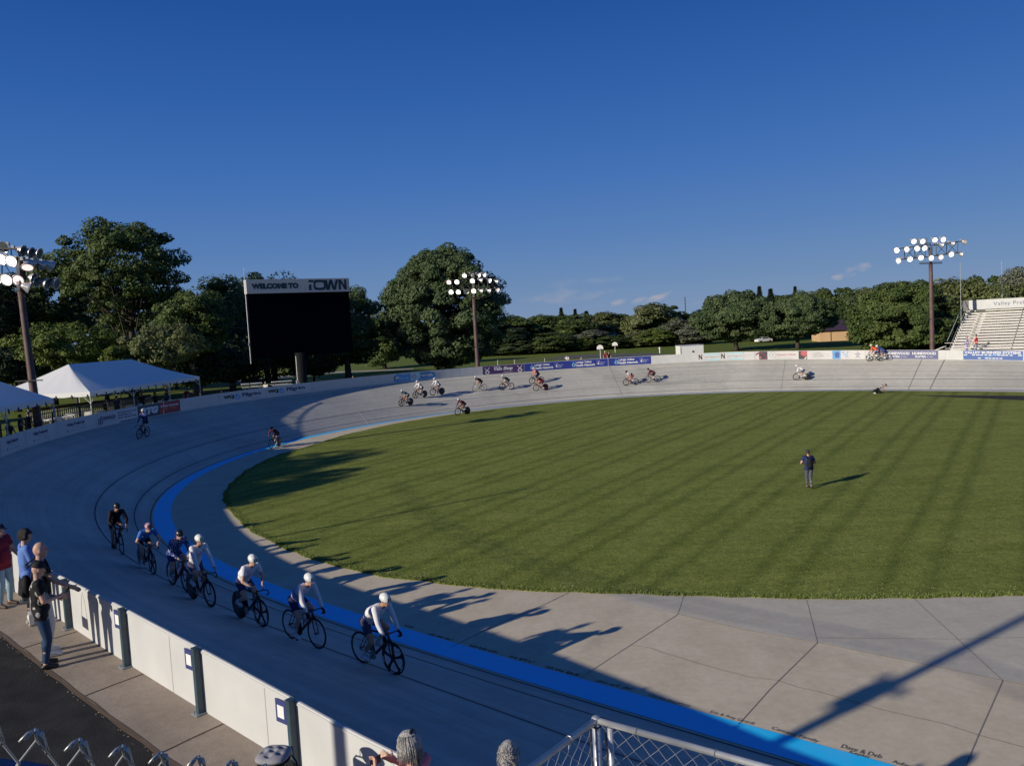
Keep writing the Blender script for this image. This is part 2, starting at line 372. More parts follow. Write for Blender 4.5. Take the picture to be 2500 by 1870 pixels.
# blue band: paint colour mixed towards pale grey blue on the far side
def band_material():
    m = bpy.data.materials.new('blue band paint'); m.use_nodes = True; nt = m.node_tree; b = nt.nodes['Principled BSDF']
    b.inputs['Roughness'].default_value = .45; b.inputs['Specular IOR Level'].default_value = .3
    tc = nt.nodes.new('ShaderNodeTexCoord'); n = nt.nodes.new('ShaderNodeTexNoise'); n.inputs['Scale'].default_value = 1.2; n.inputs['Detail'].default_value = 8
    nt.links.new(tc.outputs['Object'], n.inputs[0])
    at_ = nt.nodes.new('ShaderNodeAttribute'); at_.attribute_name = 'paleness'
    ad = nt.nodes.new('ShaderNodeMath'); ad.operation = 'MULTIPLY_ADD'; ad.inputs[1].default_value = .35; nt.links.new(n.outputs['Fac'], ad.inputs[0]); nt.links.new(at_.outputs['Fac'], ad.inputs[2])
    r = nt.nodes.new('ShaderNodeValToRGB'); nt.links.new(ad.outputs[0], r.inputs[0]); e = r.color_ramp.elements
    e[0].position = .1; e[1].position = 1.0; e[0].color = (.002, .52, .96, 1); e[1].color = (.40, .43, .52, 1)
    nt.links.new(r.outputs[0], b.inputs['Base Color']); return m
m_band = band_material()
bo = single('blue_band', strip(DBI, -0.10, .008), m_band, kind='structure', smooth=True)
paleness = bo.data.attributes.new('paleness', 'FLOAT', 'POINT')
wv = np.repeat(np.interp(S_ALL, [-45, 50, 66, 78, 200], [0, 0, .35, .7, .8]), 5); paleness.data.foreach_set('value', wv.astype(np.float32))
lm = MB()
for d0, w, lift in ((-0.02, .05, .006), (DB, .05, .006), (DC, .055, .006)):
    st = strip(d0, d0 + w, lift); lm.add(st.v, st.f, 0)
single('track_lines', lm, m_line, kind='structure')
# joints across the track and the two seams of the repaired slab at the far right
jm = MB()
def across(s0, s1, w=.03, d0=0.0, d1=None, lift=.009, mb=jm, n=12):
    d1 = d1 if d1 is not None else at_s(DWS, s0); V = []
    for t in np.linspace(0, 1, n + 1):
        d = d0 + (d1 - d0) * t; s = s0 + (s1 - s0) * t
        for o in (-w / 2, w / 2): V.append(trk(s + o, d, lift))
    mb.add(V, [(2 * i, 2 * i + 1, 2 * i + 3, 2 * i + 2) for i in range(n)], 0)
sA, dA = px_track(2220, 948); sB, dB_ = px_track(2250, 880); sC, _ = px_track(2272, 949); sD, _ = px_track(2304, 881)
across(sA, sB, .07); across(sC, sD, .10)
for s_ in (px_track(1512, 950)[0], px_track(1912, 910)[0]): across(s_, s_, .035)
single('track_joints', jm, M('track joint', (.2, .195, .19), .9), kind='structure')
wm = MB(); sW, _ = px_track(900, 1025); across(px_track(917, 1037)[0], px_track(882, 1010)[0], .06, -.0, 2.0, .012, wm)
single('finish_line', wm, m_whiteline, kind='structure')
sc = MB()                                # pale scrape marks high on the far banking
for (u, v, L) in ((1722, 908, 1.2), (1765, 905, 1.6), (1745, 912, .9), (1792, 902, .8), (2110, 899, 1.4), (2122, 899, .6), (2018, 906, 1.0), (1675, 913, .6), (1905, 918, 1.6)):
    s_, d_ = px_track(u, v); w_ = random.uniform(.05, .09)
    sc.add([trk(s_, d_, .007), trk(s_ + L * .6, d_ + .03, .007), trk(s_ + L, d_ + w_ * .6, .007), trk(s_ + L * .5, d_ + w_, .007)], [(0, 1, 2, 3)])
single('track_scrapes', sc, M('pale scrape', (.56, .55, .53), .8), kind='structure')

# ------------------------------------------------------------------ apron, grass, ground
ge = [(616, 1300), (635, 1307), (700, 1342), (785, 1372.5), (857.7, 1390.6), (935, 1408.7), (1000, 1414.8), (1145, 1433), (1300, 1443.3), (1500, 1449), (1669, 1454.4), (2000, 1463), (2241, 1460.4), (2500, 1454.4)]
near = [unp(*p)[:2] for p in ge][::-1]
dirn = near[0] - near[1]; dirn /= np.linalg.norm(dirn)
near = [near[0] + dirn * 22, near[0] + dirn * 8] + near
left = [unp(*p)[:2] for p in [(586.7, 1273), (557.7, 1241.7), (545.6, 1217.5), (550, 1200.6), (562.5, 1183.7), (598.7, 1152), (647, 1125.7), (683, 1111)]]
far = []
for s_ in np.linspace(px_track(760, 1086)[0], TT + 40, 60):
    off = np.interp(s_, [45, 62, 72, 88, TT - 12, TT], [-4.2, -2.3, -1.6, -1.25, -1.2, -2.2]); far.append(trk(s_, off)[:2])
poly = near + left + far
def dense(pts, step=.5):
    o = []
    for a, b in zip(pts[:-1], pts[1:]):
        a = np.array(a); b = np.array(b); k = max(1, int(np.linalg.norm(b - a) / step))
        o += [a + (b - a) * t for t in np.arange(k) / k]
    return o + [np.array(pts[-1])]
gp = dense(poly, .5)
gp = [np.array(p) + .05 * np.array([math.sin(i * 1.7), math.cos(i * 2.3)]) for i, p in enumerate(gp)]
mb = MB(); n = len(gp)
mb.add([(p[0], p[1], .03) for p in gp] + [(p[0], p[1], -.02) for p in gp], [tuple(range(n))] + [(i, i + n, (i + 1) % n + n, (i + 1) % n) for i in range(n)])
def grass_material(name, c_d, c_l, stripe_az=None, period=3.26):
    m = bpy.data.materials.new(name); m.use_nodes = True; nt = m.node_tree; b = nt.nodes['Principled BSDF']
    b.inputs['Roughness'].default_value = .9; b.inputs['Specular IOR Level'].default_value = .1
    tc = nt.nodes.new('ShaderNodeTexCoord')
    def noise(sc, det=6, mp=None):
        n = nt.nodes.new('ShaderNodeTexNoise'); n.inputs['Scale'].default_value = sc; n.inputs['Detail'].default_value = det; n.inputs['Roughness'].default_value = .7
        if mp is not None:
            q = nt.nodes.new('ShaderNodeMapping'); q.inputs['Rotation'].default_value = (0, 0, mp[0]); q.inputs['Scale'].default_value = mp[1]
            nt.links.new(tc.outputs['Object'], q.inputs[0]); nt.links.new(q.outputs[0], n.inputs['Vector'])
        else: nt.links.new(tc.outputs['Object'], n.inputs['Vector'])
        return n.outputs['Fac']
    def ramp(f, p0, p1, c0, c1):
        r = nt.nodes.new('ShaderNodeValToRGB'); nt.links.new(f, r.inputs[0]); e = r.color_ramp.elements
        e[0].position = p0; e[1].position = p1; e[0].color = (*c0, 1); e[1].color = (*c1, 1); return r.outputs[0]
    def mul(a, c):
        x = nt.nodes.new('ShaderNodeMixRGB'); x.blend_type = 'MULTIPLY'; x.inputs[0].default_value = 1
        nt.links.new(a, x.inputs[1]); nt.links.new(c, x.inputs[2]); return x.outputs[0]
    c = ramp(noise(.5, 7), .3, .7, c_d, c_l)
    c = mul(c, ramp(noise(3.0, 8), .3, .7, (.62, .64, .58), (1.08, 1.06, 1.0)))
    c = mul(c, ramp(noise(9, 6), .32, .68, (.60, .63, .55), (1.18, 1.15, 1.06)))
    c = mul(c, ramp(noise(38, 3), .30, .70, (.55, .58, .5), (1.25, 1.22, 1.1)))
    if stripe_az is not None:
        q = nt.nodes.new('ShaderNodeMapping'); q.inputs['Rotation'].default_value = (0, 0, -stripe_az)
        nt.links.new(tc.outputs['Object'], q.inputs[0])
        sx = nt.nodes.new('ShaderNodeSeparateXYZ'); nt.links.new(q.outputs[0], sx.inputs[0])
        wob = nt.nodes.new('ShaderNodeMath'); wob.operation = 'MULTIPLY_ADD'; wob.inputs[1].default_value = .5; nt.links.new(noise(.35, 3), wob.inputs[0]); nt.links.new(sx.outputs['Y'], wob.inputs[2])
        pg = nt.nodes.new('ShaderNodeMath'); pg.operation = 'PINGPONG'; pg.inputs[1].default_value = period / 2; nt.links.new(wob.outputs[0], pg.inputs[0])
        dv = nt.nodes.new('ShaderNodeMath'); dv.operation = 'DIVIDE'; dv.inputs[1].default_value = period / 2; nt.links.new(pg.outputs[0], dv.inputs[0])
        nn = nt.nodes.new('ShaderNodeMath'); nn.operation = 'MULTIPLY_ADD'; nn.inputs[1].default_value = .22; nt.links.new(noise(1.2, 5), nn.inputs[0]); nt.links.new(dv.outputs[0], nn.inputs[2])
        rs_ = nt.nodes.new('ShaderNodeValToRGB'); nt.links.new(nn.outputs[0], rs_.inputs[0]); er = rs_.color_ramp.elements; er[0].position = .22; er[0].color = (1.06, 1.05, 1.0, 1); er[1].position = .66; er[1].color = (1.06, 1.05, 1.02, 1); e3 = er.new(.44); e3.color = (.72, .77, .68, 1)
        c = mul(c, rs_.outputs[0])
        q2 = noise(1.0, 5, (-stripe_az, (.12, 1.1, 1)))
        c = mul(c, ramp(q2, .35, .65, (.84, .86, .82), (1.08, 1.06, 1.03)))
    nt.links.new(c, b.inputs['Base Color'])
    bp = nt.nodes.new('ShaderNodeBump'); bp.inputs['Strength'].default_value = .9; bp.inputs['Distance'].default_value = .05
    nt.links.new(noise(14, 5), bp.inputs['Height']); nt.links.new(bp.outputs[0], b.inputs['Normal'])
    return m
m_grass = grass_material('mown infield grass', (.205, .245, .066), (.285, .325, .108), R(56.7))
single('infield_grass', mb, m_grass, kind='structure')
m_field = grass_material('field grass', (.14, .19, .042), (.20, .25, .07))
# grass blades: fringe along the concrete edge and tufts over the near lawn
m_blade = M('grass blade', (.20, .245, .07), .8, island=.35, trans=.3, spec=.1)
nb = []
edge = np.array([p for p in gp]); 
seg_i = [i for i in range(n - 1) if np.hypot(*edge[i]) < 62]
for _ in range(26000):
    i = random.choice(seg_i); t = random.random(); p = edge[i] * (1 - t) + edge[i + 1] * t
    tv = edge[i + 1] - edge[i]; tv = tv / (np.linalg.norm(tv) + 1e-9); inw = np.array([-tv[1], tv[0]])
    nb.append(p + inw * random.uniform(-.22, .05) * (1 if True else 1))
from_poly = np.array(gp)
def inside(P, poly):
    x, y = P[:, 0], P[:, 1]; c = np.zeros(len(P), bool); j = len(poly) - 1
    for i in range(len(poly)):
        xi, yi = poly[i]; xj, yj = poly[j]
        hit = ((yi > y) != (yj > y)) & (x < (xj - xi) * (y - yi) / (yj - yi + 1e-12) + xi); c ^= hit; j = i
    return c
coarse = np.array(poly)
cand = np.c_[rng.uniform(-14, 30, 260000), rng.uniform(14, 56, 260000)]
dist = np.hypot(cand[:, 0], cand[:, 1]); keep = inside(cand, coarse) & (rng.random(260000) < .55 * np.clip(26 / dist, 0, 1) ** 2.5)
tuft = cand[keep]
base = np.r_[np.array(nb), tuft]
k_ = len(base); a_ = rng.uniform(0, 2 * np.pi, k_); w_ = rng.uniform(.008, .018, k_); h_ = np.r_[rng.uniform(.025, .075, len(nb)), rng.uniform(.015, .035, len(tuft))]
lean = rng.normal(0, .025, (k_, 2))
V = np.zeros((k_, 3, 3)); V[:, 0, 0] = base[:, 0] - np.cos(a_) * w_; V[:, 0, 1] = base[:, 1] - np.sin(a_) * w_; V[:, 1, 0] = base[:, 0] + np.cos(a_) * w_; V[:, 1, 1] = base[:, 1] + np.sin(a_) * w_
V[:, 2, :2] = base + lean; V[:, 2, 2] = .03 + h_; V[:, :2, 2] = .02
o = bpy.data.objects.new('grass_tufts', quads_mesh('grass_tufts', V, [m_blade])); COL.objects.link(o); tag(o, kind='stuff', label='short grass blades and ragged fringe along the lawn edge', cat='grass')
# clover flowers dotting the lawn edge
fl = MB()
for _ in range(260):
    i = random.choice([j for j in seg_i if np.hypot(*edge[j]) < 36]); t = random.random(); p = edge[i] * (1 - t) + edge[i + 1] * t
    tv = edge[i + 1] - edge[i]; tv = tv / (np.linalg.norm(tv) + 1e-9); p = p + np.array([-tv[1], tv[0]]) * random.uniform(-.5, .02)
    fl.ell((p[0], p[1], .11), (.010, .010, .009), 5, 3)
o = single('clover_flowers', fl, M('clover white', (.42, .45, .33), .8)); tag(o, kind='stuff', label='tiny pale clover flowers along the near lawn edge', cat='flowers')

# the apron inside the track, with its grey outer slabs and joints
mb = loft('apron', S_ALL, lambda s: [(d, 0.0 if d > -14 else -.02) for d in (-14, -9, -5, -2.5, -1.0, -.4, 0)], m_apron)
single('apron', mb, m_apron, kind='structure')
mb = MB(); grey = [(1300, 1438), (1480, 1452), (1571, 1482), (1655, 1499.5), (1830, 1540), (1996, 1568), (2120, 1595), (2260, 1622), (2448, 1660), (2540, 1676)]
inner = [unp(*p)[:2] for p in grey]; outer = [unp(1290, 1436)[:2]] + [unp(x_, y_ - 6)[:2] for x_, y_ in ((1500, 1449), (1669, 1454.4), (2000, 1463), (2241, 1460.4), (2560, 1452))]
pg_ = inner + outer[::-1]; mb.add([(p[0], p[1], .004) for p in pg_], [tuple(range(len(pg_)))])
single('apron_slab', mb, m_apron2, kind='structure')
jm = MB()
def pxline(pts, w, z=.008, wob=0.0, mb=jm):
    q = [unp(*p)[:2] for p in pts]; q = dense(q, .4) if wob else q
    q = [np.array(p) + (rng.normal(0, wob, 2) if wob else 0) for p in q]
    for a, b in zip(q[:-1], q[1:]):
        d = b - a; d = d / (np.linalg.norm(d) + 1e-9); nn = np.array([-d[1], d[0]]) * w / 2
        mb.add([(*(a - nn), z), (*(b - nn), z), (*(b + nn), z), (*(a + nn), z)], [(0, 1, 2, 3)])
for pts, w in (([(1669, 1455), (1655, 1499.5), (1500, 1600), (1416, 1655)], .016), ([(1969, 1463), (1996, 1568), (1880, 1682), (1803, 1768)], .018),
               ([(2232, 1462), (2338, 1560), (2448, 1661), (2388, 1796), (2355, 1875)], .018), ([(1387, 1447), (1330, 1475), (1210, 1525), (1100, 1580)], .02),
               ([(1996, 1557), (2335, 1560), (2500, 1556)], .02), ([(1655, 1499.5), (1830, 1540), (1996, 1568), (2260, 1622), (2448, 1661), (2520, 1676)], .018)): pxline(pts, w)
for pts, w in (([(1545, 1574), (1660, 1605), (1780, 1640), (1900, 1664), (2000, 1690), (2090, 1716), (2220, 1748), (2390, 1795), (2520, 1830)], .018),): pxline(pts, w, wob=.03)
single('apron_joints', jm, m_seam, kind='structure')
m_stain = concrete('damp stain', (.27, .25, .225), (.31, .285, .255), 1.5)
# lettering of supporters' names along the band, readable from the track
tm = MB()
for name, u0, v0, u1, v1, hgt in (('CDS Fans Everywhere', 1580, 1700, 1679, 1727, .13), ('Eric & Amy Girardi', 1730, 1741, 1836, 1771, .13), ('Castano Family', 1880, 1781, 1994, 1815, .135),
                                  ('Dave & Deb', 2052, 1825, 2150, 1852, .13), ('Kepler', 2071, 1840, 2122, 1854, .12), ('Aubrey', 2175, 1864, 2235, 1881, .14)):
    a = unp(u0, v0)[:2]; b = unp(u1, v1)[:2]; L = np.linalg.norm(b - a); ex = (b - a) / L; ey = np.array([-ex[1], ex[0]])
    put_text(tm, name, lambda x, y: (*(a + ex * x + ey * y), .010), 0, 0, hgt, 0, w=L)
for (u0, v0, u1, v1, nl) in ((1452, 1664, 1536, 1686, 13), (1329, 1629, 1410, 1651, 16), (1240, 1604, 1299, 1619, 12), (1145, 1578, 1211, 1595, 15), (1042, 1549, 1100, 1564, 14), (985, 1528, 1004, 1534, 7)):
    a = unp(u0, v0)[:2]; b = unp(u1, v1)[:2]; L = np.linalg.norm(b - a); ex = (b - a) / L; ey = np.array([-ex[1], ex[0]])   # names too worn to read: short broken strokes
    for i in range(nl):
        if i in (4, 9): continue
        for q in range(2):
            c = a + ex * L * (i + .2 + .45 * q) / nl + ey * random.uniform(.0, .05); hgt = random.uniform(.05, .10); w_ = random.uniform(.006, .014); sk = random.uniform(-.04, .04)
            tm.add([(*(c - ex * w_), .010), (*(c + ex * w_), .010), (*(c + ex * (w_ + sk) + ey * hgt), .010), (*(c - ex * (w_ - sk) + ey * hgt), .010)], [(0, 1, 2, 3)])
single('apron_lettering', tm, M('black stencil paint', (.10, .095, .09), .8), kind='structure')

# walkway, asphalt and the banks outside the barrier
def outprof(s):
    dw = at_s(DWS, s); z = at_s(ZO, s)
    return [(dw + .02, z), (dw + .5, z - .0), (dw + .94, z - .01)]
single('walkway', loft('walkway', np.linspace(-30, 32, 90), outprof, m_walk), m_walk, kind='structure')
m_asph = M('old asphalt', (.026, .0265, .027), .9, var=.25, scale=3, bump=.5, bscale=60, spec=.15)
single('asphalt_path', loft('asphalt_path', np.linspace(-30, 32, 60), lambda s: [(at_s(DWS, s) + .965, at_s(ZO, s) - .035), (at_s(DWS, s) + 6, at_s(ZO, s) - .1), (at_s(DWS, s) + 16, at_s(ZO, s) - .15)], m_asph), m_asph, kind='structure')
jm = MB(); gap = loft('x', np.linspace(-10, 20, 60), lambda s: [(at_s(DWS, s) + .93 + .012 * math.sin(s * 5), at_s(ZO, s) - .004), (at_s(DWS, s) + .985 + .012 * math.sin(s * 7.3), at_s(ZO, s) - .03)], None); jm.add(gap.v, gap.f)
for s_ in (5.05, 2.75, 0.4, 7.5, -2): 
    dw = at_s(DWS, s_); V = [(*(trk(s_ + o_, dw + q_)[:2]), at_s(ZO, s_) + .004 - (.008 if q_ > .6 else 0)) for q_ in (.05, .5, .93) for o_ in (-.012, .012)]
    jm.add(V, [(0, 1, 3, 2), (2, 3, 5, 4)])
single('walkway_joints', jm, M('soil in the joint', (.06, .042, .032), 1.0), kind='structure')
pb = MB()
for _ in range(150):                      # crumbs of gravel along the edge of the asphalt
    s_ = random.uniform(-3, 10); p = trk(s_, at_s(DWS, s_) + random.gauss(1.0, .025)); r_ = random.uniform(.006, .018)
    pb.ell((p[0], p[1], at_s(ZO, s_) - .035), (r_, r_ * .8, r_ * .6), 5, 3)
tag(single('gravel_crumbs', pb, M('gravel crumb', (.22, .17, .13), .9, island=.4)), 'crumbs of gravel along the edge of the asphalt path', 'gravel', kind='stuff')
def bankprof(s):
    dw = at_s(DWS, s); z = at_s(ZO, s)
    return [(dw + .1, z - .02), (dw + 4, z - .03), (dw + 13, z - .1), (dw + 18, z * .55), (dw + 25, -.32)]
single('bank_grass', loft('bank_grass', np.linspace(30, TT + 60, 120), bankprof, m_field), m_field, kind='structure')
mb = MB(); rr = [0, 60, 120, 200, 300, 450, 800, 1600, 3200]; seg = 48
V = [(0, 60, -.3)]
for r_ in rr[1:]: V += [(r_ * math.cos(2 * math.pi * k / seg), 60 + r_ * math.sin(2 * math.pi * k / seg), -.3) for k in range(seg)]
F = [(0, 1 + k, 1 + (k + 1) % seg) for k in range(seg)]
for i in range(len(rr) - 2):
    for k in range(seg): a = 1 + i * seg; F.append((a + k, a + seg + k, a + seg + (k + 1) % seg, a + (k + 1) % seg))
mb.add(V, F); single('ground', mb, m_field, kind='structure')
# asphalt court in the park and the pale footpath beyond the scoreboard
mb = MB(); q = [unp(1330, 878, -.29), unp(1640, 866, -.29), unp(1590, 862, -.29), unp(1380, 868, -.29)]; mb.add(q, [(0, 1, 2, 3)])
single('court', mb, M('court asphalt', (.09, .085, .085), .85, var=.15, scale=.3), kind='structure')
mb = MB(); q = [unp(560, 936, -.285), unp(800, 912, -.285), unp(1010, 902, -.285), unp(1010, 899.5, -.285), unp(800, 908, -.285), unp(560, 931, -.285)]; mb.add(q, [(0, 1, 4, 5), (1, 2, 3, 4)])
single('path', mb, M('pale footpath', (.3, .28, .25), .9, var=.1, scale=.5), kind='structure')
mb = MB(); q = [unp(2225, 965.2, .04), unp(2520, 966, .04), unp(2520, 978, .04), unp(2380, 971.5, .04)]; mb.add(q, [(0, 1, 2, 3)])
single('infield_road', mb, m_asph, kind='structure')
# ------------------------------------------------------------------ barrier wall round the track, with its posts, banners and notices
m_white = M('white barrier panel', (.51, .515, .51), .45, var=.05, scale=1.6, spec=.4)
m_cream = M('weathered cream panel', (.66, .62, .55), .6, var=.12, scale=2.5)
ss = np.r_[np.linspace(-16, 20, 90), np.linspace(20.5, TT + 3, 150), np.linspace(TT + 4, TT + 30, 12)]
def wtop(s):
    a = np.interp(s, [-16, -4, -1, 0, 1.2, 2.9, 4.5, 5.7, 7.7, 10, 14], [2.70, 2.74, 2.81, 2.87, 2.965, 3.085, 3.175, 3.245, 3.305, 3.36, 3.42]); b = at_s(DWS, s) * at_s(BANK, s) + HW; k = np.clip((s - 10) / 8, 0, 1)
    return a * (1 - k) + b * k
def wallprof(s):
    dw = at_s(DWS, s); zt = at_s(DWS, s) * at_s(BANK, s); top = wtop(s); lo = min(zt, at_s(ZO, s)) - .25
    return [(dw, lo), (dw, top - .012), (dw + .006, top), (dw + .032, top), (dw + .038, top - .008), (dw + .038, lo)]
wl = loft('barrier_wall', ss, wallprof, m_white)
wall = single('barrier_wall', wl, m_white, 'long white barrier wall curving round the outer edge of the banked track', 'barrier')
sm_ = MB()
for s_ in np.r_[np.arange(-3.2, 20, 2.44), np.arange(21, TT + 8, 2.44)]:      # thin panel joints and cap seams, proud of the face
    if s_ > 15:
        p0 = wallpt(s_ - .01, .03, -.004); p1 = wallpt(s_ + .01, .03, -.004); p2 = wallpt(s_ + .01, HW - .02, -.004); p3 = wallpt(s_ - .01, HW - .02, -.004)
    else:
        q = lambda o, z: np.array([*trk(s_ + o, at_s(DWS, s_) + .042)[:2], z]); zt = wtop(s_); p0, p1, p2, p3 = q(-.006, at_s(ZO, s_)), q(.006, at_s(ZO, s_)), q(.006, zt - .01), q(-.006, zt - .01)
    sm_.add([p0, p1, p2, p3], [(0, 1, 2, 3)])
wb0 = np.array(wall.location)
so = part('panel_joint', sm_, M('panel joint line', (.42, .41, .40), .8), None); so.parent = wall; so.location = -wb0
lip = loft('lip', np.linspace(-12, 20, 80), lambda s: [(at_s(DWS, s) + .036, wtop(s) - .05), (at_s(DWS, s) + .048, wtop(s) - .048), (at_s(DWS, s) + .048, wtop(s) - .02), (at_s(DWS, s) + .036, wtop(s) - .018)], None)
so = part('top_rail', lip, m_white, None); so.parent = wall; so.location = -wb0
# steel posts on the public side
m_post = M('teal painted steel', (.030, .062, .085), .45, var=.2, scale=8, spec=.5)
m_clip = M('galvanised clip', (.33, .36, .39), .45, metal=.6)
m_navy = M('navy notice border', (.035, .045, .16), .5)
m_note = M('notice paper', (.70, .70, .69), .6)
words = ['teal steel post of the white barrier beside the man in the paisley shirt', 'teal steel post holding the white barrier just right of the leg shadows', 'teal steel post holding the barrier midway along the sunny white panels', 'teal steel post of the barrier right above the grey cushioned stool', 'teal steel post of the barrier half hidden behind the spectators']
for i, s_ in enumerate((5.5, 3.26, 1.03, 7.75, 9.95, -1.2)):
    i2 = {0: 1, 1: 2, 2: 3, 3: 0, 4: 4, 5: 3}[i]
    if s_ < -1: continue
    dw = at_s(DWS, s_); b = trk(s_, dw + .10); z0 = at_s(ZO, s_); ang = math.atan2(at_s(NY, s_), at_s(NX, s_))
    rt = empty('barrier_post', (b[0], b[1], z0), words[i2], 'post', 'steel posts along the near barrier', ang)
    h = wtop(s_) - z0 + .02
    p = MB(); p.box((0, 0, h / 2 + .01), (.085, .07, h)); p.box((0, .0, h + .014), (.10, .085, .008))
    part('upright', p, m_post, rt)
    p = MB(); p.box((0, 0, .006), (.2, .16, .012)); p.lathe([(.012, .012), (.012, .04), (0, .045)], (.06, -.06, 0), seg=6); p.lathe([(.012, .012), (.012, .04), (0, .045)], (-.06, -.06, 0), seg=6)
    part('base_plate', p, m_clip, rt)
    for zz in (h - .16, .22):
        p = MB(); p.box((-.045, -.06, zz), (.05, .07, .07)); p.lathe([(.01, -.02), (.01, .02)], (-.01, -.07, zz), (0, 1, 0), 6); part('bracket', p, m_clip, rt)
    for zz in (h * .55, h * .36):
        pass
    if i < 3:                              # square notice fixed to the panel left of the post (its printed code left blank)
        sg_s = s_ + .27; c = trk(sg_s, dw + .055); sg = empty('notice_sign', (c[0], c[1], wtop(sg_s) - .38), ['navy framed notice on the barrier right of the leg shadows', 'navy framed notice on the barrier at its middle post', 'navy framed notice on the barrier nearest the grey cushion'][i], 'notice', 'small notices beside the barrier posts', ang)
        p = MB(); p.box((0, 0, .15), (.008, .22, .30)); part('board', p, m_navy, sg)
        p = MB(); p.box((.006, 0, .145), (.006, .135, .16)); part('paper', p, m_note, sg)
        p = MB(); put_text(p, 'SCAN', lambda x, y: (.010, -(x - .05) * -1, y), 0, .258, .022, 0, w=.10); 
# ------------------------------------------------------------------ banners
C_blue = M('banner deep blue', (.028, .045, .26), .5); C_purp = M('banner purple', (.075, .035, .13), .5); C_bwhite = M('banner white', (.56, .55, .54), .5, var=.04, scale=.7)
C_txt = M('banner navy print', (.05, .065, .16), .5); C_grey = M('banner grey print', (.33, .35, .40), .5); C_black = M('banner black', (.02, .02, .025), .5)
C_red = M('banner red', (.33, .03, .045), .5); C_tx = M('banner light print', (.66, .66, .68), .5); C_cyan = M('banner cyan', (.30, .60, .68), .5); C_sky = M('banner sky blue', (.10, .32, .60), .5)
C_slate = M('banner slate blue', (.10, .11, .22), .5); C_vbs = M('banner royal blue', (.06, .12, .33), .5); C_rose = M('banner rose print', (.45, .12, .13), .5); C_maroon = M('banner maroon', (.17, .05, .065), .5); C_orange = M('banner orange print', (.55, .16, .06), .5); C_char = M('banner charcoal', (.055, .055, .07), .5); C_green = M('banner dark green', (.02, .06, .075), .5)
BMATS = [C_blue, C_purp, C_bwhite, C_txt, C_grey, C_black, C_red, C_tx, C_cyan, C_sky, C_slate, C_vbs, C_rose, C_maroon, C_orange, C_char, C_green]
bl, pu, wh, tx_, gr, bk, rd, lt, cy_, sk, sla, vb, ro_, ma, og, ch, gn = range(17)
def banner(u0, u1, label, items, h0=.04, h1=HW - .03, base=wh):
    s0, s1 = px_wall(u0), px_wall(u1); L = s1 - s0; Hh = h1 - h0
    mb = MB(); k = max(2, int(L / .5))
    def fn(lay): return lambda x, y: tuple(wallpt(s0 + min(max(x, 0), L), h0 + min(max(y, 0), Hh), -.015 - .004 * lay))
    def rect(x0, y0, x1, y1, mi, lay):
        f = fn(lay); n_ = max(1, int(abs(x1 - x0) / .5)); V = []
        for t in np.linspace(0, 1, n_ + 1): x = x0 + (x1 - x0) * t; V += [f(x, y0), f(x, y1)]
        mb.add(V, [(2 * i, 2 * i + 2, 2 * i + 3, 2 * i + 1) for i in range(n_)], mi)
    rect(0, 0, L, Hh, base, 0)
    for it in items:
        kd = it[0]
        if kd == 'r': rect(it[1] * L, it[2] * Hh, it[3] * L, it[4] * Hh, it[5], it[6] if len(it) > 6 else 1.5)
        elif kd == 't': put_text(mb, it[1], fn(3), it[2] * L, it[3] * Hh, it[4] * Hh, it[6], w=it[5] * L, bold=it[7] if len(it) > 7 else 0, shear=it[8] if len(it) > 8 else 0)
        elif kd == 'c':                    # disc or ring (cx, cy, r outer, r inner)
            _, cx, cy, ro, ri, mi = it[:6]; f = fn(it[6] if len(it) > 6 else 1); n_ = 18; V = []
            for j in range(n_):
                t = 2 * math.pi * j / n_; V += [f(cx * L + ri * math.cos(t), cy * Hh + ri * math.sin(t)), f(cx * L + ro * math.cos(t), cy * Hh + ro * math.sin(t))]
            mb.add(V, [(2 * j, 2 * j + 1, (2 * j + 3) % (2 * n_), (2 * j + 2) % (2 * n_)) for j in range(n_)], mi)
        elif kd == 'l':                    # slanted stroke x0 y0 x1 y1 width
            _, x0, y0, x1, y1, w_, mi = it; f = fn(2); a = np.array([x0 * L, y0 * Hh]); b = np.array([x1 * L, y1 * Hh]); d = b - a; d /= np.linalg.norm(d); q = np.array([-d[1], d[0]]) * w_ / 2
            mb.add([f(*(a - q)), f(*(b - q)), f(*(b + q)), f(*(a + q))], [(0, 1, 2, 3)], mi)
        elif kd == 'p':                    # polygon
            f = fn(it[3] if len(it) > 3 else 1); mb.add([f(x * L, y * Hh) for x, y in it[1]], [tuple(range(len(it[1])))], it[2])
    return single('banner', mb, BMATS, label, 'banner', 'advertising banners on the barrier wall')
def greek(x0, y0, x1, h, mi, n=8):           # lines too small to read
    o = []; xs = np.linspace(x0, x1, n + 1)
    for i in range(n):
        if random.random() < .85: o.append(('r', xs[i], y0, xs[i] + (xs[i + 1] - xs[i]) * random.uniform(.6, .9), y0 + h, mi, 2))
    return o
vp = [('t', 'Valley Preferred', .24, .50, .28, .46, tx_, .035), ('r', .25, .44, .70, .455, gr), ('r', .245, .17, .27, .32, tx_)] + greek(.29, .20, .74, .07, gr)
banner(2, 62, 'pale blue-shaded banner with small wordmark, lowest at the left edge of the picture', vp)
banner(63, 139, 'white banner with a small navy wordmark, second from the left edge on the curved wall', vp)
banner(140, 235, 'white banner with a small navy wordmark, directly left of the one with three blue bars', vp)
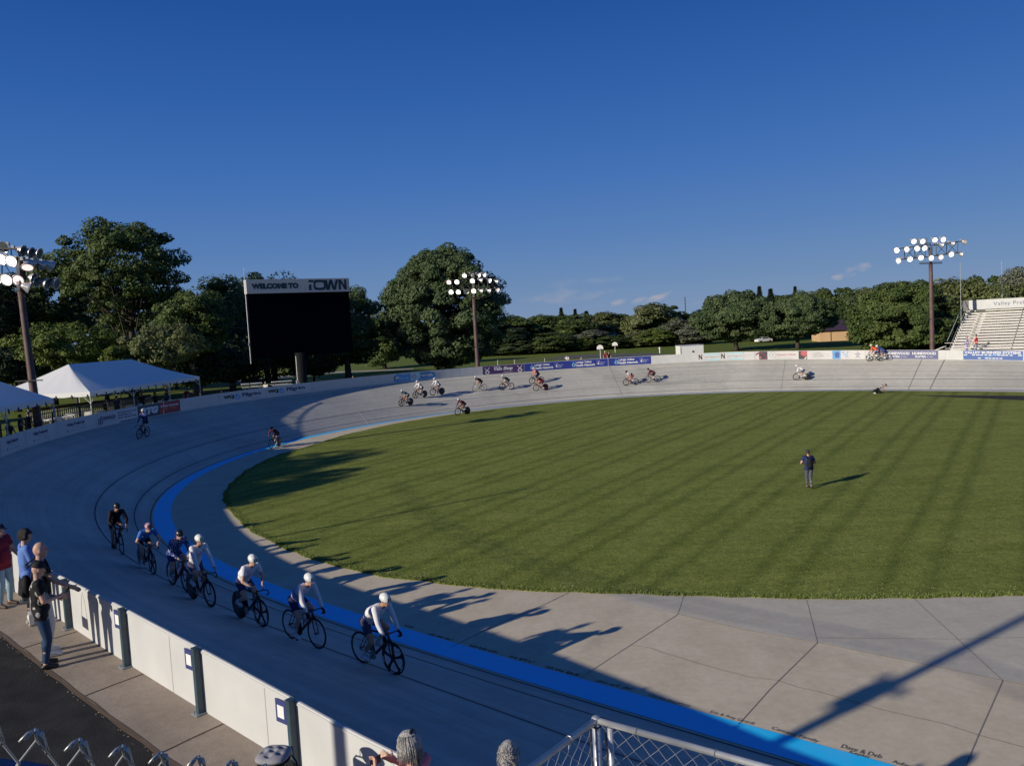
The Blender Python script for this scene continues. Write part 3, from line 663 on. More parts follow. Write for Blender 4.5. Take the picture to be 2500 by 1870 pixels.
banner(237, 336, 'white banner with three dark blue bars and a navy company name', [('t', 'REYNOLDS', .155, .42, .28, .30, tx_, .045), ('r', .03, .15, .055, .62, tx_), ('r', .07, .15, .095, .70, tx_), ('r', .11, .15, .135, .78, tx_), ('r', .56, .0, .99, .10, vb)] + greek(.15, .28, .47, .06, gr) + greek(.52, .72, .98, .09, tx_, 6) + greek(.52, .52, .86, .09, tx_, 5) + greek(.52, .32, .98, .09, tx_, 6))
banner(337, 440, 'dark green and red banner with big white slanted initials', [('r', .0, 0, .52, 1, gn), ('r', .52, .05, .98, .95, rd), ('t', 'RTG', .06, .20, .60, .43, lt, .09, .25), ('t', 'RYAN TAYLOR', .54, .56, .17, .42, lt, .05, .2), ('l', .60, .02, .605, .32, .05, lt), ('l', .615, .66, .62, .97, .05, lt), ('r', .55, .36, .93, .44, og)] , base=bk)
wcj = [('t', 'WCJ', .05, .34, .40, .24, bk, .085), ('c', .365, .5, .235, 0, sk), ('l', .32, .35, .41, .72, .05, lt), ('l', .345, .28, .405, .50, .04, lt), ('t', 'Pilgrim', .47, .32, .46, .42, tx_, .045), ('r', .68, .12, .88, .15, tx_)]
banner(540, 648, 'white banner with black letters, blue globe and serif name, left of the scoreboard post', wcj)
banner(649, 756, 'white banner with black letters, blue globe and serif name, under the scoreboard post', wcj)
spl = [('p', [(.02, .1), (.1, .0), (.3, .08), (.42, .02), (.45, .5), (.4, .95), (.25, .85), (.12, 1.0), (.03, .8)], sk), ('p', [(.38, .1), (.5, .0), (.62, .12), (.66, .6), (.6, 1.0), (.46, .98), (.38, .7)], cy_), ('p', [(.55, .1), (.7, .02), (.9, .1), (.99, .4), (.96, .8), (.8, 1.0), (.6, .9)], sk)]
banner(958, 1066, 'bright blue splash banner with chunky white lettering on the shaded wall', spl + [('r', .03, .3, .36, .72, bk), ('r', .64, .34, .93, .76, bk), ('t', 'LEFT TURNS.', .05, .36, .32, .30, lt, .07), ('t', 'RIGHT BEER.', .655, .40, .30, .26, lt, .07), ('c', .49, .55, .2, .13, og, 2), ('c', .49, .5, .34, .30, lt, 2)])
xk = [('l', .05, .78, .16, .2, .06, lt), ('l', .17, .85, .06, .2, .06, lt), ('c', .11, .25, .2, .12, lt, 2), ('l', .84, .85, .95, .2, .06, lt), ('l', .96, .85, .85, .2, .06, lt), ('c', .905, .25, .2, .12, lt, 2)]
banner(1178, 1279, 'purple banner with cream script between two crossed emblems, foot of the brown light tower', xk + [('t', 'Velo Shop', .27, .28, .54, .46, lt, .045, .2), ('r', .28, .82, .44, .88, lt), ('r', .5, .12, .73, .16, lt)], base=pu)
hn = [('t', 'Lehigh Valley', .24, .54, .30, .38, lt, .05), ('t', 'Health Network', .24, .18, .30, .46, lt, .05), ('c', .19, .42, .17, .10, cy_), ('l', .165, .55, .19, .95, .06, sk), ('r', .735, .15, .738, .85, gr), ('r', .76, .28, .79, .58, lt), ('t', 'Jefferson', .80, .46, .15, .14, lt), ('t', 'Health', .80, .26, .15, .10, lt), ('r', .76, .72, .81, .76, lt)]
banner(1280, 1381, 'deep blue health banner adjoining the purple banner', hn, base=bl)
banner(1382, 1484, 'deep blue health banner between two others alike, under the basketball hoops', hn, base=bl)
banner(1485, 1589, 'deep blue health banner ending against bare cream panels', hn, base=bl)
ns = [('l', .05, .25, .05, .85, .07, bk), ('l', .05, .85, .17, .25, .08, bk), ('l', .17, .25, .17, .9, .07, bk), ('t', 'Lazer Supply Line', .3, .38, .22, .66, gr, .02), ('r', .3, .78, 1, .92, cy_), ('r', .42, .05, 1, .2, cy_), ('r', .05, .14, .85, .17, gr)]
banner(1704, 1757, 'white banner with a black capital N and aqua corners, beside the white trailer', ns)
banner(1759, 1815, 'white banner with a black capital N and aqua corners, right one of the pair', ns)
banner(1816, 1842, 'nearly blank white banner with one faint grey curve', [('l', .05, .5, .5, .65, .02, gr), ('l', .5, .65, .9, .5, .02, gr), ('r', .97, .05, .99, .95, gr)])
wheel = lambda cx, cy, r: [('c', cx, cy, r, r * .82, C_i(13), 2), ('c', cx, cy, r * .45, r * .3, lt, 2)]
C_i = lambda k: k
banner(1846, 1873, 'charcoal banner with half of a maroon bicycle wheel at its left', [('c', .38, .25, .55, .40, ma, 2), ('c', .38, .25, .40, .12, ch, 1), ('c', .38, .25, .12, 0, ro_, 2), ('p', [(0, 0), (.3, 0), (.3, 1), (0, 1)], wh, 1)], base=ch)
banner(1874, 1949, 'white banner with a spoked wheel emblem and red blackletter script', [('c', .16, .55, .30, .26, gr), ('c', .16, .55, .08, .02, gr), ('t', "Quinny's Closet", .29, .36, .38, .62, ro_, .0, .25)] + greek(.2, .08, .86, .06, gr, 10))
banner(1950, 1971, 'small charcoal banner with a maroon wheel at its top corner', [('c', .7, .75, .42, .30, ma, 2), ('c', .7, .75, .30, 0, ro_, 1), ('l', .7, .0, .95, .3, .1, lt)], base=ch)
sk_items = [('l', random.uniform(.05, .7), random.uniform(.1, .9), random.uniform(.05, .75), random.uniform(.1, .9), .015, gr) for _ in range(26)] + greek(.72, .3, .97, .05, gr, 5) + greek(.74, .55, .95, .05, gr, 5)
banner(1972, 2031, 'cream banner covered in fine grey line drawings', sk_items)
banner(2032, 2112, 'white banner with a blue photo panel, blue words and a grey crest', [('r', 0, 0, .25, 1, sk), ('p', [(.1, .1), (.2, .2), (.22, .7), (.14, .9), (.06, .6)], vb, 2), ('p', [(.68, .1), (.76, .45), (.66, .6), (.75, .7), (.78, .98), (.81, .7), (.90, .6), (.80, .45), (.88, .1), (.78, .2)], gr)] + greek(.30, .74, .58, .13, sk, 4) + greek(.34, .48, .54, .12, sk, 3) + greek(.34, .22, .56, .13, sk, 4))
hs = []
for x in (.03, .52): hs += [('t', 'HOMEWOOD', x, .50, .32, .44, lt, .03), ('t', 'SUITES', x + .05, .17, .22, .20, lt, .03), ('t', 'by Hilton', x + .27, .20, .13, .12, lt, .01)]
banner(2160, 2291, 'slate blue hotel banner carrying its white name twice', hs, base=sla)
banner(2351, 2497, 'royal blue banner in front of the bleachers with a heavy white headline', [('t', 'VALLEY BUSINESS SYSTEMS', .02, .66, .26, .95, lt, .035), ('l', .35, .2, .7, .85, .05, sk)] + greek(.01, .47, .99, .10, lt, 14) + greek(.25, .12, .73, .10, lt, 8), base=vb)
# ------------------------------------------------------------------ floodlight towers
m_steel = M('rusty brown pole steel', (.105, .062, .055), .6, var=.25, scale=2.0, spec=.4)
m_dark = M('dark steel', (.03, .028, .03), .6)
m_refl = M('lamp reflector shell', (.55, .53, .52), .35, metal=.55)
m_gear = M('lamp ballast grey', (.35, .35, .36), .5)
m_lit = M('lit lamp glass', (1.0, .95, .86), .4, emit=3.2)
m_lit2 = M('pinkish lamp glass', (1.0, .70, .62), .4, emit=1.25)
m_off = M('unlit lamp glass', (.10, .13, .13), .25)
m_white_pl = M('white floodlight mount', (.5, .5, .5), .5)
def floodlight(parent, pos, aim, r, glass):
    aim = np.array(aim, float); aim /= np.linalg.norm(aim); pos = np.array(pos, float)
    p = MB(); p.lathe([(.05 * r / .28, -.36 * r / .28), (.09 * r / .28, -.34 * r / .28), (.14 * r / .28, -.25 * r / .28), (r * .85, -.08 * r / .28), (r, 0), (r, .02), (r * .94, .02), (r * .92, 0.0)], pos, aim, 16)
    f = part('floodlight', p, m_refl, parent, True)
    g = MB(); g.lathe([(0, .03 * r), (r * .6, .02 * r), (r * .93, -.004)], pos, aim, 16); part('lens', g, glass, f)
    b = MB(); b.box(pos - aim * (.46 * r / .28) + np.array([0, 0, .06]), (.16, .14, .2)); part('ballast', b, m_gear, f)
    return f
def tower(base, H, label, lamps, arms, r0=.2, r1=.14, lean=(0, 0)):
    """lamps: (dx, dz, dy, aim, glass) from the pole top; arms: (x0, x1, z) rows"""
    t = empty('light_tower', base, label, 'light tower', 'floodlight towers round the track')
    top = np.array([lean[0], lean[1], H]); p = MB(); p.tube([top * k for k in np.linspace(0, 1, 9)], np.linspace(r0, r1, 9), 12); 
    for k in np.arange(2.5, H - 1.2, .45): c = top * (k / H); sgn = 1 if int(round(k / .45)) % 2 else -1; p.beam(c + np.array([.12 * sgn, 0, 0]), c + np.array([.30 * sgn, 0, 0]), .02, .02, mi=1)
    part('pole', p, [m_steel, m_dark], t, True)
    fr = MB()
    for (x0, y0, z0, x1, y1, z1, w) in arms: fr.beam(top + np.array([x0, y0, z0]), top + np.array([x1, y1, z1]), w, w)
    part('lamp_frame', fr, m_dark, t)
    for (dx, dz, dy, aim, gl, r) in lamps: floodlight(t, top + np.array([dx, dy, dz]), aim, r, gl)
    return t
A_cam = (.05, -.9, -.32); A_l = (-.7, -.55, -.35); A_r = (.75, -.35, -.35); A_rr = (.95, .05, -.32); A_back = (.4, .8, -.3); A_dn = (.2, -.5, -.8)
L_, P_, O_ = m_lit, m_lit2, m_off
# right tower
D = 78; b = at(2276, 860, D); tp = at(2271, 655, D); 
def lampset(rows, cx, cy, D, zpole):
    o = []
    for (u, v, dy, aim, gl, r) in rows:
        p = at(u, v, D + dy); o.append((p[0], p[1], p[2], aim, gl, r))
    return o
def tower_px(ub, ut, vt, D, label, rows, armlines, zb=-.3, **kw):
    base = at(ub, 900, D); base[2] = zb; top = at(ut, vt, D); H = top[2] - zb; lean = (top[0] - base[0], top[1] - base[1])
    lamps = []
    for (u, v, dy, aim, gl, r) in rows:
        p = at(u, v, D + dy) - top; lamps.append((p[0], p[2], p[1], aim, gl, r))
    arms = []
    for (u0, v0, d0, u1, v1, d1, w) in armlines:
        a = at(u0, v0, D + d0) - top; c = at(u1, v1, D + d1) - top; arms.append((*a, *c, w))
    return tower(base, H, label, lamps, arms, lean=lean, **kw)
z4 = lambda x, y: (1800 + x / 3.16, 540 + y / 3.16)
rows = [(*z4(x, y), dy, aim, gl, .29) for (x, y, dy, aim, gl) in ((1363, 158, .9, A_cam, L_), (1431, 158, .7, A_cam, L_), (1525, 147, .4, A_cam, L_), (1590, 143, .6, A_cam, L_), (1590, 187, -.3, A_r, P_), (1672, 176, .2, A_r, P_), (1760, 163, .4, A_rr, L_),
        (1230, 226, -.5, A_l, L_), (1308, 218, -.4, A_l, P_), (1388, 212, -.3, A_l, L_), (1446, 210, -.3, A_cam, L_), (1243, 306, -.5, A_l, P_), (1333, 296, -.4, A_cam, L_), (1418, 284, -.4, A_cam, L_), (1497, 286, -.4, A_cam, L_), (1572, 280, -.3, A_cam, P_), (1652, 258, -.1, A_cam, L_), (1737, 258, .2, A_r, L_))]
def Z(a, b, d0, c, e, d1, w=.09): return (*z4(a, b), d0, *z4(c, e), d1, w)
arms = [Z(1225, 215, -.3, 1490, 185, 0), Z(1490, 190, 0, 1765, 150, .4), Z(1230, 300, -.3, 1490, 275, 0), Z(1490, 272, 0, 1740, 240, .4), Z(1370, 190, .5, 1490, 170, .2), Z(1490, 200, 0, 1490, 300, 0, .3), Z(1405, 330, .1, 1580, 325, .1, .07), Z(1405, 320, -.3, 1580, 318, -.3, .05)]
for (x0, x1) in ((1290, 1370), (1370, 1450), (1535, 1615), (1615, 1700)):
    sl_ = lambda x: 207 - (x - 1290) * .12; lo_ = lambda x: 294 - (x - 1290) * .12
    arms += [Z(x0, sl_(x0), 0, x0, lo_(x0), 0, .06), Z(x0, sl_(x0), 0, x1, lo_(x1), 0, .035), Z(x0, lo_(x0), 0, x1, sl_(x1), 0, .035), Z(x1, sl_(x1), 0, x1, lo_(x1), 0, .06)]
for x, y in ((1395, 165), (1462, 158), (1520, 165)): arms.append(Z(x, y - 28, .3, x, y + 30, .3, .06))
arms += [Z(1490, 178, 0, 1490, 175, .25, .08), Z(1490, 290, 0, 1492, 335, .05, .12), Z(1492, 322, .05, 1492, 320, -.3, .05)]
arms.append((2252, 780, -.1, 2300, 777, -.1, .05))
tower_px(2277, 2272, 642, 78, 'brown light tower with lit floodlights against open sky beside the bleachers', rows, arms, r0=.25, r1=.17)
# middle tower
z8 = lambda x, y: (1060 + x / 11.06, 640 + y / 11.06)
rows = [(*z8(x, y), dy, aim, gl, .29) for (x, y, dy, aim, gl) in ((815, 362, .5, A_cam, L_), (1060, 365, .5, A_r, P_), (1228, 360, .5, A_r, L_), (1375, 352, .6, A_r, L_), (395, 545, -.3, A_cam, P_), (612, 540, -.3, A_cam, L_), (1030, 512, -.3, A_cam, L_), (1300, 500, 0, A_rr, L_), (1515, 508, .1, A_r, L_), (1722, 532, .3, A_rr, P_), (455, 812, -.3, A_cam, L_), (650, 812, -.3, A_cam, L_), (868, 795, -.3, A_cam, O_), (1066, 785, -.3, A_cam, L_), (1310, 790, 0, A_rr, L_), (1525, 785, .1, A_rr, L_), (1738, 760, .3, A_r, P_))]
def Y(a, b, d0, c, e, d1, w=.09): return (*z8(a, b), d0, *z8(c, e), d1, w)
arms = [Y(330, 490, -.2, 1060, 450, 0), Y(1060, 450, 0, 1780, 470, .3), Y(380, 760, -.2, 1060, 720, 0), Y(1060, 720, 0, 1780, 710, .3), Y(760, 330, .4, 1420, 320, .5), Y(1070, 330, 0, 1080, 960, 0, .28), Y(800, 960, 0, 1320, 950, 0, .08)]
for x0, x1 in ((500, 750), (750, 1000), (1200, 1450), (1450, 1700)): arms += [Y(x0, 470, 0, x0, 740, 0, .06), Y(x0, 470, 0, x1, 740, 0, .035), Y(x1, 470, 0, x0, 740, 0, .035)]
arms += [Y(1075, 335, 0, 1075, 330, .45, .08), Y(1078, 940, 0, 1080, 965, 0, .12)]
arms.append((1152, 847, -.1, 1180, 847, -.1, .05))
tower_px(1167, 1156.5, 730, 88, 'brown light tower standing in front of the big maple', rows, arms, r0=.26, r1=.18)
# left tower
z5 = lambda x, y: (x / 8.275, 560 + y / 8.275)
A_sb = (.75, .45, -.35)
rows = [(*z5(x, y), dy, aim, gl, .36) for (x, y, dy, aim, gl) in ((60, 365, .4, A_cam, O_), (15, 605, -.2, A_cam, L_), (222, 645, -.2, A_cam, L_), (125, 1022, -.2, A_cam, L_), (365, 1035, -.2, A_cam, P_), (555, 775, -.3, A_dn, P_), (470, 440, .5, A_rr, O_), (635, 480, .7, A_rr, O_), (800, 500, .9, A_rr, O_), (640, 690, .2, A_back, O_), (850, 720, .5, A_back, O_), (1030, 735, .8, A_back, O_), (690, 1000, .2, A_rr, O_), (740, 1060, .3, A_rr, O_), (960, 1110, .5, A_rr, O_), (1150, 1110, .8, A_rr, O_), (600, 1180, 0, A_sb, O_), (-150, 590, -.2, A_cam, L_), (-90, 1000, -.2, A_cam, L_))]
def X5(a, b, d0, c, e, d1, w=.1): return (*z5(a, b), d0, *z5(c, e), d1, w)
arms = [X5(-200, 520, -.1, 420, 620, 0), X5(420, 620, 0, 1060, 690, .8), X5(-200, 900, -.1, 420, 960, 0), X5(420, 950, 0, 1160, 1040, .8), X5(-100, 380, .3, 340, 400, .3), X5(340, 410, .3, 820, 450, .9), X5(420, 560, 0, 430, 1250, 0, .34), X5(330, 1260, 0, 720, 1280, .2, .12), X5(225, 400, .2, 230, 560, 0, .06), X5(380, 420, .2, 385, 600, 0, .06)]
for x0, x1 in ((40, 250), (560, 760), (760, 980)): arms += [X5(x0, 600 + x0 * .1, 0, x0, 920 + x0 * .1, 0, .06), X5(x0, 600 + x0 * .1, 0, x1, 930 + x1 * .1, .2, .04)]
arms += [X5(340, 405, .3, 420, 600, 0, .06), X5(425, 1240, 0, 428, 1285, .05, .2)]
arms.append((38, 931, -.1, 104, 928, -.1, .07))
tower_px(81, 50.5, 712, 47.2, 'tall brown light tower rising behind the white tents at the left', rows, arms, zb=2.4, r0=.24, r1=.17)

# ------------------------------------------------------------------ scoreboard
m_screen = M('dark display face', (.002, .002, .005), .9, spec=.05); m_hdr = M('grey header panel', (.55, .52, .50), .6); m_col = M('dark column steel', (.010, .011, .012), .7, spec=.1); m_alu = M('pale aluminium pipe', (.5, .5, .52), .4, metal=.5)
DL, DR = 70.5, 75.5
TLp = at(601, 683, DL); c0 = (at(735, 930, 73)); rt = empty('scoreboard', (c0[0], c0[1], -.3), 'huge dark scoreboard on a single column with a grey welcome header', 'scoreboard')
o_ = np.array([c0[0], c0[1], -.3]); ex = at(850, 689, DR) - TLp; ex[2] = 0; Wd = np.linalg.norm(ex); ex /= Wd; ey = np.array([-ex[1], ex[0], 0]); bz = at(618, 877, DL)[2] + .3; tz = TLp[2] + .3; hz = at(604, 718, DL)[2] + .3
lx = (TLp - o_)[:2] @ ex[:2]; ly = (TLp - o_)[:2] @ ey[:2]
def loc(x, y, z): return ex * (lx + x) + ey * (ly + y) + np.array([0, 0, z])
AX = (ex, ey, np.array([0, 0, 1.0]))
p = MB(); p.box(loc(Wd / 2, .35, (bz + hz) / 2), (Wd, .7, hz - bz), axes=AX); part('display', p, m_screen, rt)
p = MB(); p.box(loc(Wd / 2, .3, (hz + tz) / 2 + .01), (Wd + .12, .8, tz - hz - .02), axes=AX); hd = part('header', p, m_hdr, rt)
p = MB(); hh = tz - hz; fn = lambda x, y: loc(x, -.106, hz + y)
put_text(p, 'WELCOME TO', fn, Wd * .04, hh * .32, hh * .40, 0, w=Wd * .45, bold=.085)
for x0, y0, w_, h_ in ((.545, .14, .004, .36), (.553, .14, .012, .10)): p.add([fn(Wd * x0, hh * y0), fn(Wd * (x0 + w_), hh * y0), fn(Wd * (x0 + w_), hh * (y0 + h_)), fn(Wd * x0, hh * (y0 + h_))], [(0, 1, 2, 3)], 1)
def stroke(pts, mi=0): p.add([fn(Wd * a, hh * b) for a, b in pts], [tuple(range(len(pts)))], mi)
stroke([(.585, .74), (.64, .74), (.64, .9), (.595, .9)]); stroke([(.59, .16), (.617, .16), (.617, .64), (.59, .52)])         # T
for k in range(16):                                                                                                          # O
    t0, t1 = 2 * math.pi * k / 16, 2 * math.pi * (k + 1) / 16
    sq = lambda t, a, b: (.70 + a * math.copysign(abs(math.cos(t)) ** .5, math.cos(t)), .53 + b * math.copysign(abs(math.sin(t)) ** .5, math.sin(t)))
    stroke([sq(t0, .062, .38), sq(t1, .062, .38), sq(t1, .042, .2), sq(t0, .042, .2)])
for a, b in (((.765, .9), (.778, .15)), ((.815, .9), (.785, .15)), ((.815, .9), (.845, .15)), ((.88, .9), (.85, .15))): stroke([(a[0] - .013, a[1]), (a[0] + .013, a[1]), (b[0] + .013, b[1]), (b[0] - .013, b[1])])
for a, b in (((.905, .9), (.905, .15)), ((.91, .9), (.965, .15)), ((.965, .9), (.965, .15))): stroke([(a[0] - .012, a[1]), (a[0] + .012, a[1]), (b[0] + .012, b[1]), (b[0] - .012, b[1])])
part('lettering', p, [M('dark header print', (.022, .04, .06), .6), C_grey], hd)
p = MB(); p.tube([(0, 0.35, 0), (0, .35, bz + .3)], .48, 20); part('column', p, m_col, rt, True)
p = MB(); p.tube([loc(Wd * .41, -.2, 0), loc(Wd * .41, -.2, bz)], .05, 8); p.box(loc(Wd * .41, -.26, 3.2), (.3, .2, 1.6), axes=AX); part('conduit', p, m_alu, rt)
p = MB(); p.tube([loc(-.12, .1, bz - .4), loc(-.12, .1, hz)], .04, 8); p.tube([loc(-.12, .1, hz), loc(-.1, .1, tz + 1.1)], .02, 6); p.box(loc(-.16, .1, bz + 1.3), (.1, .1, .3), axes=AX); part('side_pipe', p, m_alu, rt)

# ------------------------------------------------------------------ white tents
m_tent = M('white tent vinyl', (.80, .81, .80), .5, spec=.3, trans=.07); m_pole = M('white tent pole', (.62, .62, .6), .4); m_strap = M('dark ratchet flap', (.03, .035, .06), .8)
def tent(A, fdir, length, width, eave, ridge, label, gz, hip=None):
    """A: near corner of the track side; fdir: along the track side; width goes to the left of it"""
    fdir = np.array([*fdir, 0.]); fdir /= np.linalg.norm(fdir); w = np.array([-fdir[1], fdir[0], 0]); hip = hip or width / 2
    t = empty('event_tent', (A[0], A[1], gz), label, 'tent', 'white event tents behind the barrier')
    E = eave - gz; Rg = ridge - gz; P = lambda x, y, z: fdir * x + w * y + np.array([0, 0, z])
    mb = MB(); n = 10
    def sheet(c00, c10, c01, c11, sag):       # bilinear sheet with a slight sag between poles
        V = []
        for i in range(n + 1):
            for j in range(n + 1):
                a, b = i / n, j / n; q = (c00 * (1 - a) + c10 * a) * (1 - b) + (c01 * (1 - a) + c11 * a) * b
                q = q - np.array([0, 0, sag * math.sin(math.pi * b) * (.6 + .4 * math.cos(a * length * 2.1))]); V.append(q)
        mb.add(V, [(i * (n + 1) + j, (i + 1) * (n + 1) + j, (i + 1) * (n + 1) + j + 1, i * (n + 1) + j + 1) for i in range(n) for j in range(n)])
    c = [P(0, 0, E), P(length, 0, E), P(length, width, E), P(0, width, E)]; r0 = P(hip, width / 2, Rg); r1 = P(length - hip, width / 2, Rg)
    sheet(c[0], c[1], r0, r1, .10); sheet(c[2], c[3], r1, r0, .10); sheet(c[3], c[0], r0, r0, .12); sheet(c[1], c[2], r1, r1, .12)
    rf = part('roof', mb, m_tent, t, True)
    mb = MB()
    for a, b in ((c[0], c[1]), (c[1], c[2]), (c[2], c[3]), (c[3], c[0])):
        L = np.linalg.norm(b - a); k = int(L / .12); V = []
        for i in range(k + 1):
            q = a + (b - a) * i / k; V += [q + np.array([0, 0, .012]), q - np.array([0, 0, .24 + .05 * abs(math.sin(i * .12 / 1.2 * math.pi))])]
        mb.add(V, [(2 * i, 2 * i + 2, 2 * i + 3, 2 * i + 1) for i in range(k)])
    part('valance', mb, m_tent, rf)
    for a, b in ((c[0], c[1]), (c[3], c[0])):
        L = np.linalg.norm(b - a)
        for x in np.arange(.7, L, 1.05):
            q = a + (b - a) * x / L; mb = MB(); mb.beam(q + np.array([0, 0, -.14]), q + np.array([.05, 0, -.40]), .10, .03); part('strap', mb, m_strap, t)
    spots = [(0, 0), (length / 3, 0), (2 * length / 3, 0), (length, 0), (0, width), (length / 3, width), (2 * length / 3, width), (length, width), (0, width / 2)]
    for x, y in spots:
        mb = MB(); mb.tube([P(x, y, 0), P(x, y, E - .02)], .035, 8); mb.box(P(x, y, .01), (.2, .2, .02)); part('pole', mb, m_pole, t)
    for x, y in spots[:5]:
        for dx, dy in ((.6, 0), (-.6, 0), (0, .6)):
            if 0 <= x + dx <= length and 0 <= y + dy: mb = MB(); mb.tube([P(x, y, E - .75), P(x + dx, y + dy, E - .1)], .016, 6); part('brace', mb, m_pole, t)
    for x in np.arange(.5, length - 1.0, 1.35):
        mb = MB(); mb.ell(P(x, .35 + .2 * math.sin(x * 2), E - .38 - .12 * abs(math.sin(x))), (.045, .045, .055), 8, 5)
        part('light_bulb', mb, M('party bulb', (.75, .70, .6), .3), t)
    return t
GT = 2.5
tent((-26.75, 51.0), (.08, 1.0), 15.0, 7.2, 4.78, 6.55, 'white tent with one sunlit end and pole shadow, right one behind the barrier', GT)
tent((-25.6, 31.4), (-.10, 1.0), 16.4, 7.2, 4.70, 7.05, 'white tent cut off by the left edge of the picture', GT)
# ------------------------------------------------------------------ people: one continuous body surface, clothing as shells grown from it
def remesh(mb, voxel, smooth=3):
    me = mesh_from('body', mb.v, mb.f, mb.m, []); ob = bpy.data.objects.new('body', me); COL.objects.link(ob)
    md = ob.modifiers.new('r', 'REMESH'); md.mode = 'VOXEL'; md.voxel_size = voxel
    sm = ob.modifiers.new('s', 'SMOOTH'); sm.factor = .5; sm.iterations = smooth
    dg = bpy.context.evaluated_depsgraph_get(); dg.update(); m2 = bpy.data.meshes.new_from_object(ob.evaluated_get(dg))
    bpy.data.objects.remove(ob); bpy.data.meshes.remove(me); return m2
def mesh_arrays(me):
    n = len(me.vertices); V = np.empty(n * 3, np.float32); me.vertices.foreach_get('co', V); V = V.reshape(-1, 3)
    Nn = np.empty(n * 3, np.float32); me.vertices.foreach_get('normal', Nn); Nn = Nn.reshape(-1, 3)
    F = [tuple(p.vertices) for p in me.polygons]; return V, Nn, F
m_skin = M('skin light', (.50, .30, .22), .55, var=.05, scale=6); m_skin2 = M('skin tan', (.40, .22, .15), .55, var=.05, scale=6)
m_glass = M('dark sunglasses', (.01, .01, .012), .15, spec=.6); m_eye = M('eye dark', (.03, .02, .018), .3); m_lip = M('lip', (.40, .16, .14), .5)
def nrm(a): a = np.array(a, float); return a / (np.linalg.norm(a) + 1e-9)
def ik(a, b, l1, l2, pole):
    a = np.array(a, float); b = np.array(b, float); d = b - a; L = np.linalg.norm(d)
    if L > (l1 + l2) * .999: k = L / ((l1 + l2) * .999); l1 *= k; l2 *= k
    dn = d / L; x = (l1 * l1 - l2 * l2 + L * L) / (2 * L); h = math.sqrt(max(l1 * l1 - x * x, 0)); p = np.array(pole, float); p = p - dn * p.dot(dn)
    return a + dn * x + nrm(p) * h
def figure(J, root, skin, clothes, voxel=.014, build=1.0, hands='grip', fingers=True, headdir=(1, 0, 0), belly=0.0, face=True, feet_mat=None):
    """J: joints in the root's local space; clothes: list of (part name, predicate(label, t, P) -> mask, push, material or [mats, selector])"""
    PR = []                                # (label, a, b, ra, rb, wide, wdir)
    B = build; lat = nrm(J['shL'] - J['shR']); pel = (J['hiL'] + J['hiR']) / 2; shm = (J['shL'] + J['shR']) / 2
    spine = nrm(shm - pel)
    PR.append(('hips', J['hiL'] + spine * .02, J['hiR'] + spine * .02, .098 * B, .098 * B, 1, None))
    mid = pel + (shm - pel) * .45 + J.get('arch', np.zeros(3))
    PR.append(('torso', pel + spine * .05, mid, .108 * B, .106 * B, 1.28, lat)); PR.append(('torso', mid, pel + (shm - pel) * .82, .110 * B, .105 * B, 1.45, lat))
    if belly: 
        fw = np.cross(lat, spine); fw = fw if fw[0] > 0 or abs(fw[0]) < .5 else fw
        PR.append(('torso', pel + spine * .08 + J['front'] * belly, mid + J['front'] * belly, .10 * B, .09 * B, 1.2, lat))
    PR.append(('torso', J['shL'] * .86 + J['shR'] * .14 - spine * .02, J['shR'] * .86 + J['shL'] * .14 - spine * .02, .068 * B, .068 * B, 1, None))
    hd = J['head']; hdir = nrm(headdir); up = nrm(J.get('headup', (0, 0, 1)) - hdir * np.dot(J.get('headup', (0, 0, 1)), hdir)); hl = np.cross(up, hdir)
    PR.append(('neck', shm - spine * .01, hd - up * .07 - hdir * .015, .058, .052, 1, None))
    for sd in 'LR':
        sh, el, wr = J['sh' + sd], J['el' + sd], J['wr' + sd]
        PR.append(('uarm', sh, el, .055 * B, .041 * B, 1, None)); PR.append(('farm', el, wr, .042 * B, .028, 1, None))
        hi, kn, an = J['hi' + sd], J['kn' + sd], J['an' + sd]
        PR.append(('thigh', hi, kn, .088 * B, .056 * B, 1, None)); PR.append(('shin', kn, an, .054 * B, .036, 1, None))
        calf = kn + (an - kn) * .3; bk = nrm(np.cross(np.cross(an - kn, kn - hi), an - kn)) if np.linalg.norm(np.cross(an - kn, kn - hi)) > .01 else -J['front']
        PR.append(('shin', calf - J['front'] * .018, kn + (an - kn) * .5 - J['front'] * .012, .050 * B, .042, 1, None))
        to = J['to' + sd]; heel = an + nrm(an - to) * .035 + np.array([0, 0, -.055]); heel[2] = max(heel[2], to[2] - .12)
        PR.append(('foot', an + np.array([0, 0, -.02]), to, .040, .030, 1.25, np.cross(to - an, [0, 0, 1.0]))); PR.append(('foot', heel, to, .034, .03, 1.25, np.cross(to - an, [0, 0, 1.0])))
    mb = MB()
    for (lb, a, b, ra, rb, w, wd) in PR: mb.cap(a, b, ra, rb, w, wd)
    HX = (hdir, hl, up)
    mb.ell(hd + up * .015 - hdir * .008, (.098, .077, .112), 16, 10, HX); mb.ell(hd - up * .05 + hdir * .022, (.066, .058, .075), 12, 8, HX)
    if face:
        mb.cap(hd + hdir * .092 + up * .012, hd + hdir * .108 - up * .022, .010, .016); mb.cap(hd + hdir * .085 - up * .062 + hl * .018, hd + hdir * .085 - up * .062 - hl * .018, .012, .012); mb.cap(hd + hdir * .07 - up * .10 + hl * .01, hd + hdir * .07 - up * .10 - hl * .01, .018, .018)
        mb.cap(hd + hdir * .082 + up * .035 + hl * .03, hd + hdir * .082 + up * .035 - hl * .03, .014, .014)
        for sg in (1, -1): mb.ell(hd + hl * sg * .078 - up * .008 - hdir * .01, (.020, .010, .032), 8, 6, HX)
    hand_lab = []
